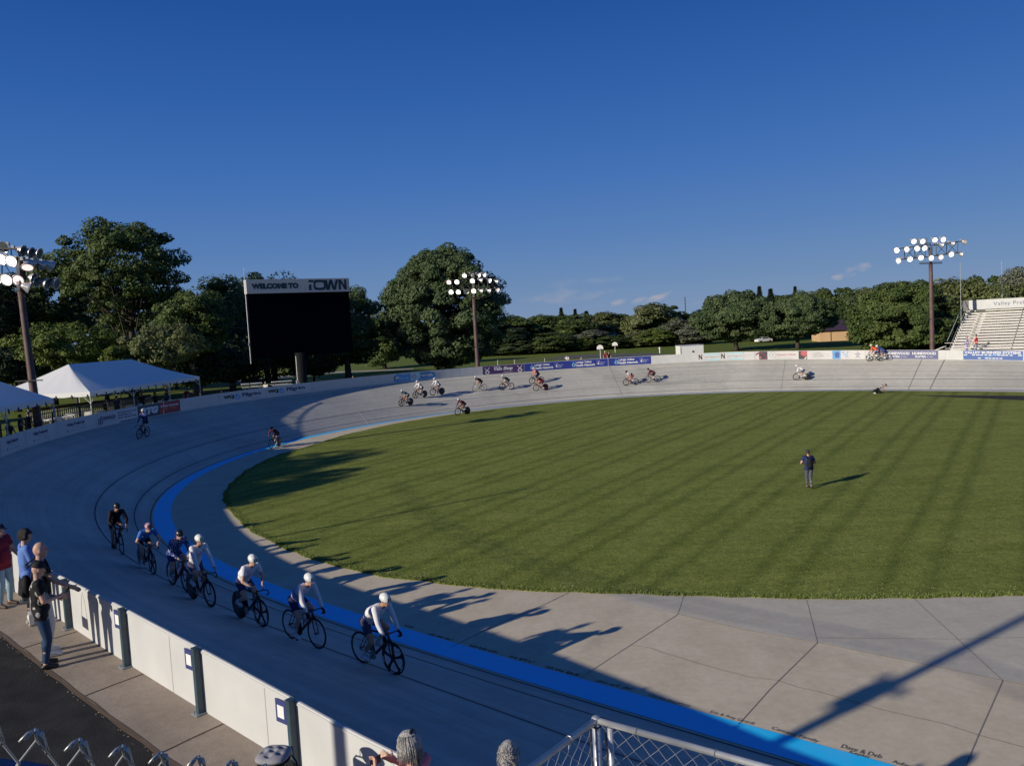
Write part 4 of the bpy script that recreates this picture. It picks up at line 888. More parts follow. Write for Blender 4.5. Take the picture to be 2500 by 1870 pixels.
    for sd in 'LR':
        wr, el = J['wr' + sd], J['el' + sd]; dr = J.get('hd' + sd); dr = nrm(wr - el) if dr is None else nrm(dr); side = 1 if sd == 'L' else -1
        pn = nrm(J.get('pn' + sd, np.cross(dr, [0, 0, 1.0]) * side * -1)); ac = nrm(np.cross(dr, pn)); k = wr + dr * .085
        mb.cap(wr, k, .022, .019, 1.75, ac); hand_lab.append((wr, k))
        if fingers:
            cu = {'grip': (1.1, 1.4), 'relax': (.35, .45), 'flat': (.05, .08), 'phone': (.5, .9)}[J.get('pose' + sd, hands)]
            for i, ln in enumerate((.062, .072, .068, .052)):
                r0 = k + ac * (i - 1.5) * .020; d1 = nrm(dr * math.cos(cu[0]) + pn * math.sin(cu[0])); p1 = r0 + d1 * ln * .55; d2 = nrm(dr * math.cos(cu[0] + cu[1]) + pn * math.sin(cu[0] + cu[1])); mb.cap(r0, p1, .0095, .0088); mb.cap(p1, p1 + d2 * ln * .5, .0088, .0075)
            t0 = wr + dr * .025 - ac * .03; t1 = t0 + nrm(dr * .7 - ac * .7 + pn * .35) * .04; mb.cap(t0, t1, .0115, .010); mb.cap(t1, t1 + nrm(dr * .9 - ac * .15 + pn * .6) * .032, .010, .0085)
    me = remesh(mb, voxel); V, Nn, F = mesh_arrays(me)
    # label every vertex with the limb it belongs to
    best = np.full(len(V), 9.0); lab = np.zeros(len(V), int); tt = np.zeros(len(V)); labels = ['hips', 'torso', 'neck', 'uarm', 'farm', 'thigh', 'shin', 'foot', 'head', 'hand']
    def seg(a, b, ra, rb, li):
        nonlocal best, lab, tt
        d = b - a; L2 = d @ d + 1e-9; t = np.clip((V - a) @ d / L2, 0, 1); q = np.linalg.norm(V - (a + t[:, None] * d), axis=1) - (ra + (rb - ra) * t)
        m = q < best; best[m] = q[m]; lab[m] = li; tt[m] = t[m]
    for (lb, a, b, ra, rb, w, wd) in PR: seg(np.array(a), np.array(b), ra * (1 + (w - 1) * .4), rb * (1 + (w - 1) * .4), labels.index(lb))
    seg(hd - up * .05, hd + up * .05, .085, .09, 8)
    for a, b in hand_lab: seg(a + (b - a) * .15, b + nrm(b - a) * .06, .03, .03, 9)
    for m_ in ([skin]): me.materials.append(m_)
    me.polygons.foreach_set('use_smooth', np.ones(len(me.polygons), bool)); me.name = 'body'
    body = part('body', me, skin, root)
    L = lambda *names: np.isin(lab, [labels.index(n_) for n_ in names])
    ctx = dict(V=V, N=Nn, lab=lab, t=tt, L=L, hd=hd, HX=HX, up=up, hdir=hdir, hl=hl)
    for it in clothes:
        nm, pred, push, mats = it[:4]; msk = pred(ctx); keep = [f for f in F if all(msk[i] for i in f)]
        if not keep: continue
        used = sorted({i for f in keep for i in f}); mp = {a: k for k, a in enumerate(used)}
        VV = V[used] + Nn[used] * push
        mats_l, sel = (mats if isinstance(mats, tuple) else ([mats], None)); mi = [0] * len(keep)
        if sel is not None:
            cen = np.array([V[list(f)].mean(0) for f in keep]); lb_ = np.array([lab[f[0]] for f in keep]); t_ = np.array([tt[f[0]] for f in keep]); mi = [int(x) for x in sel(cen, lb_, t_, labels)]
        mm = mesh_from(nm, VV, [tuple(mp[i] for i in f) for f in keep], mi, mats_l, True); part(nm, mm, mats_l, root)
    return body, ctx
def eyes(root, c, body):
    mb = MB()
    for sg in (1, -1): mb.ell(c['hd'] + c['hdir'] * .083 + c['up'] * .012 + c['hl'] * sg * .031, (.010, .013, .008), 8, 6, c['HX'])
    part('eyes', mb, m_eye, root)
def sunglasses(root, c, mat=None):
    mb = MB(); hd, f, l, u = c['hd'], c['hdir'], c['hl'], c['up']
    V = []
    for a in np.linspace(-1.25, 1.25, 13):
        r_ = (.102, .087); q = hd + f * (r_[0] * math.cos(a) + .006) + l * r_[1] * math.sin(a); w_ = .021 * (1 - .55 * (abs(a) / 1.25) ** 3)
        V += [q + u * (.014 + w_), q + u * (.012 - w_ * 1.1)]
    mb.add(V, [(2 * i, 2 * i + 1, 2 * i + 3, 2 * i + 2) for i in range(12)]); part('sunglasses', mb, mat or m_glass, root, True)
def helmet(root, c, mat, vent=None, aero=True):
    hd, f, l, u = c['hd'], c['hdir'], c['hl'], c['up']; tilt = .28; f2 = nrm(f * math.cos(tilt) - u * math.sin(tilt)); u2 = nrm(np.cross(f2, l)); l2 = l
    mb = MB(); ax = (f2, l2, nrm(u + f * tilt)); cc = hd + u * .036 - f * .012
    mb.ell(cc, (.134 if aero else .130, .100, .108), 20, 9, ax, 0, -.10, 1)
    mb.ell(cc - f * .03, (.116, .095, .098), 20, 6, ax, 0, -.38, .2)
    h = part('helmet', mb, mat, root, True)
    v = MB(); vt = vent or M('helmet vent black', (.015, .015, .018), .5)
    for y0, a0, a1 in ((.030, .25, .95), (-.030, .25, .95), (.068, .35, .9), (-.068, .35, .9)) if not aero else ((.032, .12, .66), (-.032, .12, .66)):
        V = []
        for a in np.linspace(a0, a1, 6):
            for o_ in (-.012, .012):
                yy = (y0 * (1 - .35 * (a - a0)) + o_) / .100; k = math.sqrt(max(1 - yy * yy, 0)); V.append(cc + ax[0] * .1375 * k * math.cos(a * 1.35) + ax[1] * .1025 * yy + ax[2] * .1115 * k * math.sin(a * 1.35))
        v.add(V, [(2 * i, 2 * i + 1, 2 * i + 3, 2 * i + 2) for i in range(5)])
    part('vent', v, vt, h); return h
# ---- clothing selectors
def is_short(c): return c['L']('torso') | (c['L']('uarm') & (c['t'] < .72)) | (c['L']('hips') & (np.abs(0) == 1))
def torso_long(c): return c['L']('torso', 'uarm') | (c['L']('farm') & (c['t'] < .93))
def shorts(c): return c['L']('hips') | (c['L']('thigh') & (c['t'] < .62))
def trousers(c): return c['L']('hips', 'thigh') | (c['L']('shin') & (c['t'] < .96))
def shoes(c): return c['L']('foot')
def gloves(c): return c['L']('hand')
def socks(c): return c['L']('shin') & (c['t'] > .62)
def tee(c):
    up = c['L']('torso') | (c['L']('uarm') & (c['t'] < .62)); return up
def hairmask(back=.0, low=-.03, front=.055):
    def f(c):
        q = c['V'] - c['hd']; x = q @ c['hdir']; z = q @ c['up']; return c['L']('head') & ((z > front) | ((x < back) & (z > low)))
    return f
# ------------------------------------------------------------------ track bicycles
m_tyre = M('black tyre rubber', (.012, .012, .013), .7, spec=.3); m_carb = M('black carbon', (.015, .016, .018), .35, spec=.5); m_chrome = M('bright alloy', (.55, .55, .57), .3, metal=.8)
m_spoke = M('steel spoke', (.25, .25, .27), .4, metal=.7); m_decal = M('white wheel decal', (.6, .6, .62), .5); m_redf = M('red bike paint', (.16, .012, .02), .35, spec=.5); m_whf = M('white bike paint', (.62, .62, .6), .4); m_gry = M('grey rim', (.30, .30, .30), .45, metal=.3); m_maroon_d = M('dark red disc', (.10, .015, .025), .4)
WR = .335
def wheel_part(bike, name, x, kind, mat, front):
    c = np.array([x, 0, WR]); ring = [c + np.array([math.cos(t), 0, math.sin(t)]) * (WR - .012) for t in np.linspace(0, 2 * np.pi, 40, endpoint=False)]
    mb = MB(); rim_w = {'spoke': .014, 'deep': .03, 'five': .03, 'disc': .02}[kind]
    prof = MB(); 
    if kind == 'disc':
        prof.lathe([(.0, -.022), (.05, -.022), (.31, -.010), (.315, 0), (.31, .010), (.05, .022), (0, .022)], c, (0, 1, 0), 40)
        w = part('wheel', prof, mat, bike, True)
    else:
        dep = {'spoke': .026, 'deep': .055, 'five': .045}[kind]
        r0, r1 = .315 - dep, .315
        prof.lathe([(r0, -.006), (r0 + dep * .4, -.012), (r1, -.011), (r1, .011), (r0 + dep * .4, .012), (r0, .006), (r0, -.006)], c, (0, 1, 0), 40, cap=False)
        prof.lathe([(.0, -.05), (.018, -.05), (.022, 0), (.018, .05), (0, .05)], c, (0, 1, 0), 10)
        if kind == 'five':
            for k in range(5):
                a = 2 * math.pi * k / 5 + .35; d = np.array([math.cos(a), 0, math.sin(a)]); q = np.array([-d[2], 0, d[0]])
                V = []
                for r_, w_, h_ in ((.015, .026, .020), (.12, .024, .012), (.22, .030, .009), (.285, .060, .007)): V += [c + d * r_ + q * w_ + np.array([0, h_, 0]), c + d * r_ - q * w_ + np.array([0, h_, 0]), c + d * r_ - q * w_ - np.array([0, h_, 0]), c + d * r_ + q * w_ - np.array([0, h_, 0])]
                prof.add(V, [(4 * i + j, 4 * i + (j + 1) % 4, 4 * i + 4 + (j + 1) % 4, 4 * i + 4 + j) for i in range(3) for j in range(4)])
        w = part('wheel', prof, mat, bike, True)
        if kind != 'five':
            sp = MB(); ns = 20 if kind == 'spoke' else 16
            for k in range(ns):
                a = 2 * math.pi * k / ns; s_ = .028 if k % 2 else -.028; b_ = a + (.5 if k % 4 < 2 else -.5) * .5
                sp.tube([c + np.array([.018 * math.cos(b_), s_, .018 * math.sin(b_)]), c + np.array([math.cos(a) * (r0 + .004), 0, math.sin(a) * (r0 + .004)])], .0014, 3, cap=False)
            part('spokes', sp, m_spoke, w)
        else:
            dc = MB()
            for a0 in (.55, 1.75, 3.2, 4.35, 5.5):
                V = []
                for a in np.linspace(a0, a0 + .42, 6):
                    for r_ in (.283, .309): V.append(c + np.array([math.cos(a) * r_, -.0135, math.sin(a) * r_]))
                dc.add(V, [(2 * i, 2 * i + 1, 2 * i + 3, 2 * i + 2) for i in range(5)])
            part('decal', dc, m_decal, w)
    t = MB(); t.tube(ring, .0125, 8, closed=True); part('tyre', t, m_tyre, w, True)
def bicycle(rt, frame, front='five', rear='disc', crank=0.0, wheelmat=None, rimmat=None, bars=None):
    BB = np.array([-.075, 0, .285]); ra = np.array([-.485, 0, WR]); fa = np.array([.485, 0, WR]); st = np.array([-.205, 0, .80]); ht = np.array([.355, 0, .815]); hb = np.array([.395, 0, .69]); sd = np.array([-.235, 0, .935])
    f = MB(); f.tube([BB, hb], [.030, .032], 10); f.tube([BB, st], [.022, .019], 10); f.tube([st + np.array([.005, 0, -.03]), ht - np.array([0, 0, .02])], [.019, .022], 10); f.tube([hb, ht], [.026, .025], 10)
    for y in (.055, -.055):
        f.tube([BB + np.array([-.02, y * .6, 0]), (BB + ra) / 2 + np.array([0, y, 0]), ra + np.array([0, y, 0])], [.013, .012, .010], 7); f.tube([st + np.array([-.01, y * .2, -.04]), (st + ra) / 2 + np.array([0, y * .9, 0]), ra + np.array([0, y, 0])], [.010, .009, .009], 7)
    f.tube([BB + np.array([0, -.04, 0]), BB + np.array([0, .04, 0])], .026, 10)
    part('frame', f, frame, rt, True)
    k = MB()
    for y in (.045, -.045): k.tube([hb + np.array([.005, y * .8, -.02]), (hb + fa) / 2 + np.array([-.004, y, 0]), fa + np.array([0, y, 0])], [.016, .014, .009], 8)
    k.box(hb + np.array([.004, 0, -.012]), (.045, .085, .03)); part('fork', k, frame, rt, True)
    s = MB(); s.tube([st, sd], .014, 8); s.ell(sd + np.array([-.05, 0, .012]), (.10, .07, .022), 12, 6); s.ell(sd + np.array([.06, 0, .010]), (.10, .022, .018), 10, 6); part('saddle', s, m_carb, rt, True)
    h = MB(); c = np.array([.455, 0, .845]); h.tube([ht, ht + np.array([0, 0, .03]), c], .015, 8)
    for y in (1, -1): h.tube([c, c + np.array([.0, .10 * y, .0]), c + np.array([.03, .185 * y, -.01]), c + np.array([.085, .195 * y, -.03]), c + np.array([.10, .20 * y, -.08]), c + np.array([.055, .20 * y, -.125]), c + np.array([-.03, .20 * y, -.135])], .0135, 8)
    part('handlebar', h, bars or m_carb, rt, True)
    wheel_part(rt, 'wheel', .485, front, wheelmat or m_carb, True); wheel_part(rt, 'wheel', -.485, rear, rimmat or wheelmat or m_carb, False)
    cr = MB(); cr.lathe([(0, -.004), (.092, -.004), (.095, 0), (.092, .004), (0, .004)], BB + np.array([0, -.048, 0]), (0, 1, 0), 24)
    d = np.array([math.cos(crank), 0, math.sin(crank)])
    for y, sgn in ((-.075, 1), (.075, -1)): cr.beam(BB + np.array([0, y, 0]), BB + d * .168 * sgn + np.array([0, y, 0]), .012, .024); cr.box(BB + d * .168 * sgn + np.array([0, y * 1.75, 0]), (.07, .07, .018))
    cr.tube([BB + np.array([0, -.048, .09]), ra + np.array([0, -.048, .035])], .005, 5); cr.tube([BB + np.array([0, -.048, -.09]), ra + np.array([0, -.048, -.035])], .005, 5)
    part('crankset', cr, m_carb if frame != m_carb else m_gry, rt)
    return BB, d
POSES = {  # shoulder (x, z), head (x, z), hand (x, y, z), hip (x, z)
    'drops': ((.205, 1.335), (.345, 1.495), (.505, .20, .755), (-.235, .995)), 'tops': ((.16, 1.38), (.29, 1.55), (.455, .13, .875), (-.235, 1.0)),
    'hoods': ((.185, 1.36), (.315, 1.53), (.545, .195, .855), (-.235, 1.0)), 'up': ((.06, 1.47), (.16, 1.66), (.50, .20, .86), (-.235, 1.01)), 'low': ((.27, 1.245), (.435, 1.375), (.51, .20, .755), (-.225, .995)), 'tall': ((-.02, 1.50), (.08, 1.69), (.455, .16, .875), (-.24, 1.01))}
def rider(rt, BB, d, pose, skin, kit, head_yaw=0.0, head_pitch=-.22, voxel=.014, build=.95, armsout=.25):
    (sx, sz), (hx, hz), (ax_, ay, az), (px, pz) = POSES[pose]
    J = {'front': np.array([1.0, 0, 0])}
    for sdn, s in (('L', 1), ('R', -1)):
        J['sh' + sdn] = np.array([sx, .172 * s, sz]); J['hi' + sdn] = np.array([px, .085 * s, pz - .03])
        hand = np.array([ax_, ay * s, az]); wr = hand + nrm(J['sh' + sdn] - hand) * .075 + np.array([-.01, 0, .02]); J['wr' + sdn] = wr
        J['el' + sdn] = ik(J['sh' + sdn], wr, .295, .265, (-.3, armsout * s * 2, -.25)); J['hd' + sdn] = nrm(hand - wr + np.array([.02, 0, 0])); J['pn' + sdn] = np.array([.15, -s * .55, -.6])
        ped = BB + d * .168 * (1 if sdn == 'R' else -1) + np.array([0, .125 * s, .03]); an = ped + np.array([-.115, -.01 * s, .085]); J['an' + sdn] = an; J['to' + sdn] = ped + np.array([.055, 0, .012])
        J['kn' + sdn] = ik(J['hi' + sdn], an, .445, .435, (1, .10 * s, .25))
    J['arch'] = np.array([-.035, 0, .035]); J['head'] = np.array([hx, 0, hz])
    hdv = Vector((1, 0, head_pitch)); hdv.rotate(Euler((0, 0, head_yaw))); 
    J['headup'] = np.array([.25, 0, 1.0])
    return figure(J, rt, skin, kit, voxel, build, 'grip', voxel < .013, tuple(hdv))
def place_bike(uf, vf, ur, vr, lean=0.0):
    """contact pixels of front and rear wheel -> origin on the banking and heading"""
    sf, df = px_track(uf, vf); sr, dr = px_track(ur, vr); s = (sf + sr) / 2; d = (df + dr) / 2
    h = .49; a = trk(s - h, d); b = trk(s + h, d); dirv = nrm(a - b); up = np.array([0, 0, 1.0]) + np.array([-at_s(NX, s), -at_s(NY, s), 0]) * lean
    lft = nrm(np.cross(up, dirv)); up = np.cross(dirv, lft); o = (a + b) / 2
    return Matrix(((dirv[0], lft[0], up[0], o[0]), (dirv[1], lft[1], up[1], o[1]), (dirv[2], lft[2], up[2], o[2]), (0, 0, 0, 1)))
def fab(name, rgb): return M(name, rgb, .75, var=.06, scale=20, spec=.2)
K_white = fab('white jersey', (.66, .65, .66)); K_lav = fab('lavender jersey panel', (.30, .33, .58)); K_stripe = fab('pale blue jersey stripe', (.42, .48, .62)); K_navy = fab('navy cycling shorts', (.018, .025, .085)); K_greynavy = fab('grey navy shorts', (.055, .055, .11)); K_black = fab('black lycra', (.010, .010, .013))
K_blue = fab('bright blue jersey', (.045, .16, .50)); K_red = fab('red lycra', (.28, .03, .045)); K_dkred = fab('dark red lycra', (.10, .018, .03)); K_teal = fab('dark teal lycra', (.03, .07, .085)); K_orange = fab('orange jersey', (.75, .13, .05)); K_pink = fab('pink sleeve', (.60, .22, .22)); K_shoe = fab('white shoe', (.62, .62, .64)); K_sock = fab('white sock', (.66, .66, .68)); K_dots = fab('white star print', (.7, .7, .72)); K_royal = fab('royal blue lycra', (.03, .06, .20)); K_greenl = fab('green lycra', (.03, .16, .09))
H_white = M('white helmet shell', (.64, .66, .63), .3, spec=.5); H_black = M('black helmet shell', (.015, .016, .025), .3, spec=.5); H_pat = M('white and crimson helmet', (.55, .50, .55), .35, rgb2=(.35, .04, .10), scale=14); H_tan = M('cream helmet shell', (.60, .50, .40), .35)
def stripes(mats, lo=.42, hi=.6, k=3):      # horizontal chest stripes on the torso
    def sel(cen, lb, t, labels):
        zz = cen @ nrm((.62, 0, .55)); z0, z1 = np.percentile(zz, 10), np.percentile(zz, 90); q = (zz - z0) / (z1 - z0 + 1e-9); tor = lb == labels.index('torso')
        band = (np.abs(q - .50) < .03) | (np.abs(q - .58) < .03) | (np.abs(q - .66) < .025); return np.where(tor & band, 1, 0)
    return (mats, sel)
def side_panel(mats):                       # coloured lower back
    def sel(cen, lb, t, labels): tor = lb == labels.index('torso'); return np.where(tor & (cen[:, 0] < .03), 1, 0)
    return (mats, sel)
def spots(mats, dens=.25):
    def sel(cen, lb, t, labels): return ((np.sin(cen[:, 0] * 95) * np.sin(cen[:, 1] * 95) * np.sin(cen[:, 2] * 95)) > dens).astype(int)
    return (mats, sel)
def kit(jersey, short, long_=True, glove=None, shoe=None, sock=True, legs=None):
    k = [('jersey', torso_long if long_ else tee, .010, jersey), ('shorts', shorts if not legs else trousers, .006, short)]
    if glove: k.append(('glove', gloves, .004, glove))
    k.append(('shoes', shoes, .006, shoe or K_shoe))
    if sock: k.append(('socks', socks, .004, K_sock))
    return k
RIDERS = [
 # uf, vf, ur, vr, pose, kit, helmet, aero, bike(frame, front, rear, wheelmat, rimmat), crank, yaw, label rider, label bike, extra
 (964, 1648, 881.8, 1616.6, 'drops', kit(stripes([K_white, K_stripe]), K_greynavy, True, K_black), H_white, True, (m_carb, 'five', 'spoke', m_carb, m_carb), -2.3, .0, 'rider leading the near pack in a white jersey with pale blue chest stripes', 'black track bike with five spoke front wheel at the head of the near pack'),
 (775.5, 1584, 712.7, 1558.6, 'drops', kit(side_panel([K_white, K_lav]), K_navy, True, K_black), H_white, True, (m_redf, 'spoke', 'spoke', m_carb, m_carb), -1.45, .0, 'second rider of the near pack, white jersey with lavender back and black gloves', 'dark red track bike with two spoked wheels, second in the near pack'),
 (640, 1529.6, 584.6, 1507.8, 'tops', kit(side_panel([K_white, K_white]), K_navy, False), H_white, True, (m_carb, 'five', 'disc', m_carb, m_carb), 2.6, -.05, 'third rider of the near pack in a short sleeved white jersey with bare forearms', 'black track bike with solid rear disc and five spoke front, third in the near pack'),
 (516.7, 1483, 471.7, 1460.4, 'up', kit(K_white, K_greynavy, True), H_white, True, (m_carb, 'deep', 'disc', m_carb, m_carb), 1.75, .05, 'fourth rider of the near pack sitting upright in long white sleeves and dark glasses', 'black track bike with deep front rim under the upright white rider'),
 (454.9, 1445.5, 423, 1428.6, 'tops', kit(spots([K_royal, K_dots], .45), K_royal, True), H_black, False, (m_redf, 'deep', 'deep', m_carb, m_carb), -2.6, .0, 'rider in a navy star spotted jersey and dark vented helmet', 'red track bike with black deep rims under the star spotted rider'),
 (371.5, 1400.5, 348, 1387.4, 'low', kit(side_panel([K_blue, K_blue]), K_black, False), H_pat, False, (m_carb, 'five', 'disc', m_carb, m_carb), -1.2, .0, 'rider crouched low in a blue jersey with a white and crimson helmet', 'black track bike of the low crouched rider in blue'),
 (298.4, 1352.7, 280.6, 1338.7, 'hoods', kit(K_black, K_black, True, None, K_black, False), H_black, False, (m_carb, 'spoke', 'deep', m_carb, m_carb), -1.5, .1, 'last rider of the near pack dressed all in black', 'black track bike of the all black rider at the tail of the near pack'),
 (340, 1072, 358.3, 1066.5, 'tall', kit(side_panel([K_royal, K_black]), K_black, True, None, K_black, True), H_white, True, (m_carb, 'deep', 'deep', m_carb, m_carb), -1.5, .15, 'lone rider sitting tall in dark blue just below the red and green banner', 'black track bike of the lone rider high on the left banking'),
 (658.5, 1094.3, 684, 1089.6, 'low', kit(K_dkred, K_black, True, None, K_shoe, True), H_black, False, (m_carb, 'deep', 'disc', m_carb, m_carb), 2.4, .0, 'lone rider in dark maroon low on the blue band in the shade', 'dark track bike with rear disc, alone on the blue band in the shade'),
 (979.9, 992, 1001.7, 989, 'low', kit(side_panel([K_teal, K_white]), K_black, False), H_white, True, (m_redf, 'five', 'disc', m_carb, m_carb), -.6, .1, 'first rider of the far group, dark teal jersey and white helmet', 'red track bike with rear disc leading the far group'),
 (1014, 972.4, 1036.8, 969.7, 'hoods', kit(K_white, K_black, True), H_white, True, (m_carb, 'five', 'disc', m_carb, m_carb), .6, .1, 'second rider of the far group, white jersey, on a five spoke front wheel', 'black track bike with five spoke front and rear disc, second in the far group'),
 (1056.8, 965.4, 1078, 963.5, 'hoods', kit(K_white, K_navy, True), H_white, True, (m_carb, 'deep', 'disc', m_carb, m_carb), 2.2, .1, 'third rider of the far group, white jersey and thin rimmed front wheel', 'black track bike with plain front rim and rear disc, third in the far group'),
 (1117.5, 1016, 1142, 1013.8, 'low', kit(K_dkred, K_black, True), H_white, True, (m_carb, 'deep', 'disc', m_carb, m_carb), -1.2, .1, 'rider in black and maroon with white helmet, lowest of the far group', 'black track bike with rear disc, lowest of the far group beside the grass'),
 (1159, 955.9, 1182, 955, 'low', kit(K_black, K_black, False), H_white, True, (m_whf, 'spoke', 'spoke', m_gry, m_gry), .2, .1, 'rider in a black jersey on pale thin wheels', 'white track bike with pale thin spoked wheels'),
 (1226.7, 953, 1247.6, 951.5, 'low', kit(K_teal, K_teal, False), H_white, True, (m_carb, 'deep', 'deep', m_carb, m_carb), 1.6, .1, 'rider in dark teal on a black bike below the purple banner edge', 'black track bike with two deep rims below the blue banners'),
 (1298.8, 937.8, 1321, 936.4, 'hoods', kit(side_panel([K_pink, K_black]), K_black, True), H_white, True, (m_carb, 'deep', 'deep', m_carb, m_carb), -2.0, .1, 'rider in pink sleeves partly behind the dark red rider', 'black track bike partly hidden behind the dark red one'),
 (1308.3, 955.3, 1331, 953, 'low', kit(K_dkred, K_red, False), H_black, False, (m_redf, 'deep', 'disc', m_carb, m_maroon_d), .9, .1, 'dark red rider overlapping the pink sleeved one', 'red track bike with a dark red rear disc'),
 (1527.5, 941.6, 1552.8, 939.5, 'low', kit(side_panel([K_white, K_black]), K_red, False), H_black, False, (m_redf, 'deep', 'deep', m_carb, m_carb), -.9, .1, 'front rider of the trailing pair, white jersey and black helmet', 'red track bike at the front of the trailing pair'),
 (1580.8, 935, 1606, 933, 'low', kit(side_panel([K_dkred, K_red]), K_black, True), H_black, False, (m_carb, 'spoke', 'spoke', m_carb, m_carb), -1.9, .1, 'back rider of the trailing pair in red and black', 'black track bike at the back of the trailing pair'),
 (1943.8, 928.2, 1971, 928.2, 'low', kit(side_panel([K_white, K_white]), K_greynavy, True), H_white, True, (m_whf, 'deep', 'disc', m_carb, m_carb), -.5, .1, 'lone all white rider on the far banking', 'white track bike with black rear disc, alone on the far banking'),
 (2124.6, 882.5, 2148, 881.8, 'hoods', kit(K_orange, K_royal, True), H_tan, True, (m_whf, 'five', 'deep', m_carb, m_carb), -1.3, .1, 'rider in an orange jersey riding along the top of the far barrier', 'white track bike with five spoke front under the orange rider'),
 (2140, 880.7, 2166, 879.9, 'low', kit(K_royal, K_royal, False), H_white, True, (m_whf, 'deep', 'deep', m_gry, m_gry), .5, .1, 'rider in royal blue mostly hidden behind the orange one', 'pale track bike mostly hidden behind the orange rider'),
]
for i, (uf, vf, ur, vr, pose, kt, hm, aero, bk_, crank, yaw, lr_, lb_) in enumerate(RIDERS):
    near_ = i < 9; Mx = place_bike(uf, vf, ur, vr, .0 if i < 7 else .10)
    b = empty('track_bicycle', (0, 0, 0), lb_, 'bicycle', 'track bikes of the racers'); b.matrix_world = Mx
    BBp, dv = bicycle(b, bk_[0], bk_[1], bk_[2], crank, bk_[3], bk_[4])
    r = empty('person', (0, 0, 0), lr_, 'cyclist', 'racing cyclists'); r.matrix_world = Mx
    sk_ = m_skin if i % 3 else m_skin2
    _, c = rider(r, BBp, dv, pose, sk_, kt, yaw if near_ else yaw, -.30 if pose != 'up' else -.12, .011 if i < 7 else .016, 1.06 if i % 2 else 1.10)
    helmet(r, c, hm, None, aero)
    if i in (0, 1, 2, 3) or not near_ or i == 7: sunglasses(r, c, m_glass if i != 2 else M('red mirrored sunglasses', (.25, .02, .03), .15))
    else: eyes(r, c, None)
    if pose == 'up': pass
# ------------------------------------------------------------------ spectators
F_red = fab('crimson t-shirt', (.20, .018, .035)); F_jean = fab('faded blue jeans', (.22, .33, .42)); F_ind = fab('indigo jeans', (.022, .045, .095)); F_blk = fab('black cotton', (.010, .010, .012)); F_swe = fab('cornflower sweatshirt', (.10, .19, .48)); F_navy = fab('navy cotton', (.022, .03, .06)); F_pink = fab('pink shirt', (.62, .19, .25)); F_lil = fab('lilac shirt', (.38, .33, .60)); F_scar = fab('scarlet shirt', (.55, .05, .05)); F_grey = fab('slate trousers', (.085, .095, .125)); F_nvs = fab('navy work shirt', (.018, .03, .10)); F_pais = M('paisley print', (.36, .36, .35), .8); F_wht = fab('white cotton', (.62, .62, .60))
S_blk = M('black shoe', (.012, .012, .014), .5); S_grey = M('grey sneaker', (.30, .29, .27), .7); S_brn = M('brown shoe', (.07, .05, .04), .6)
Hr_blk = M('black hair', (.012, .010, .010), .5, var=.4, scale=40, bump=.8); Hr_gry = M('silver hair', (.36, .35, .34), .5, var=.35, scale=60, bump=1.0, bscale=90); Hr_wht = M('white hair', (.6, .6, .6), .6, bump=.8); Hr_brn = M('brown hair', (.08, .05, .035), .5, var=.3, scale=40)
C_cap = M('black cap cloth', (.012, .013, .016), .8); C_navycap = M('navy cap cloth', (.02, .025, .05), .8)
def stand(loc, yaw, H, label, kit_, cat='person', group=None, arms=((.30, .05, -.55), (.30, -.05, -.55)), elb=((-.6, .4, -.3), (-.6, -.4, -.3)), skin=None, voxel=.014, build=1.0, head_yaw=0.0, head_pitch=-.05, stride=0.0, leanf=0.0, belly=0.0, hands='relax', poses=None, foot_w=.10, crouch=None):
    k = H / 1.76; r = empty('person', loc, label, cat, group, yaw); r.scale = (k, k, k)
    hz = .93; J = {'front': np.array([1.0, 0, 0])}; sx = leanf
    if crouch: hz = crouch['hip'][1]
    px = crouch['hip'][0] if crouch else 0.0
    for n, (sd, s) in enumerate((('L', 1), ('R', -1))):
        J['hi' + sd] = np.array([px, .088 * s, hz]); 
        if crouch: J['sh' + sd] = np.array([crouch['sh'][0], .175 * s, crouch['sh'][1]])
        else: J['sh' + sd] = np.array([sx, .178 * s, 1.435])
        a = arms[n]; wr = J['sh' + sd] + np.array(a); J['wr' + sd] = wr; J['el' + sd] = ik(J['sh' + sd], wr, .29, .26, elb[n])
        fx = stride * (1 if sd == 'L' else -1)
        an = np.array([fx, foot_w * s, .085 + (max(0, -fx) * .35 if stride else 0)]); 
        if crouch: an = np.array(crouch['an' + sd], float)
        J['an' + sd] = an; J['to' + sd] = an + np.array(crouch['toe'] if crouch else [.155, .02 * s, -.05 - (max(0, -fx) * .2 if stride else 0)]); J['kn' + sd] = ik(J['hi' + sd], an, .435, .42, (1, .05 * s, 0) if not crouch else crouch['pole'])
        if poses: J['pose' + sd] = poses[n]
    hc = crouch['head'] if crouch else (sx + .03, 1.645); J['head'] = np.array([hc[0], 0, hc[1]])
    hv = Vector((1, 0, head_pitch)); hv.rotate(Euler((0, 0, head_yaw)))
    return (r,) + figure(J, r, skin or m_skin, kit_, voxel, build, hands, voxel < .013, tuple(hv), belly)
def cap_hat(root, c, mat, brim=True):
    hd, f, l, u = c['hd'], c['hdir'], c['hl'], c['up']; mb = MB(); mb.ell(hd + u * .028 - f * .006, (.114, .090, .108), 18, 7, (f, l, u), 0, 0.02, 1)
    h = part('cap', mb, mat, root, True)
    if brim:
        b = MB(); V = []
        for a in np.linspace(-1.05, 1.05, 11):
            q = hd + u * .040 + f * .104 * math.cos(a) + l * .084 * math.sin(a); V += [q, q + f * .075 * math.cos(a) ** .6 - u * .018, q + f * .075 * math.cos(a) ** .6 - u * .026, q - u * .008]
        b.add(V, [(4 * i + j, 4 * i + 4 + j, 4 * i + 4 + (j + 1) % 4, 4 * i + (j + 1) % 4) for i in range(10) for j in range(4)]); part('brim', b, mat, h)
def hair(c_mask, mat, push=.012): return ('hair', c_mask, push, mat)
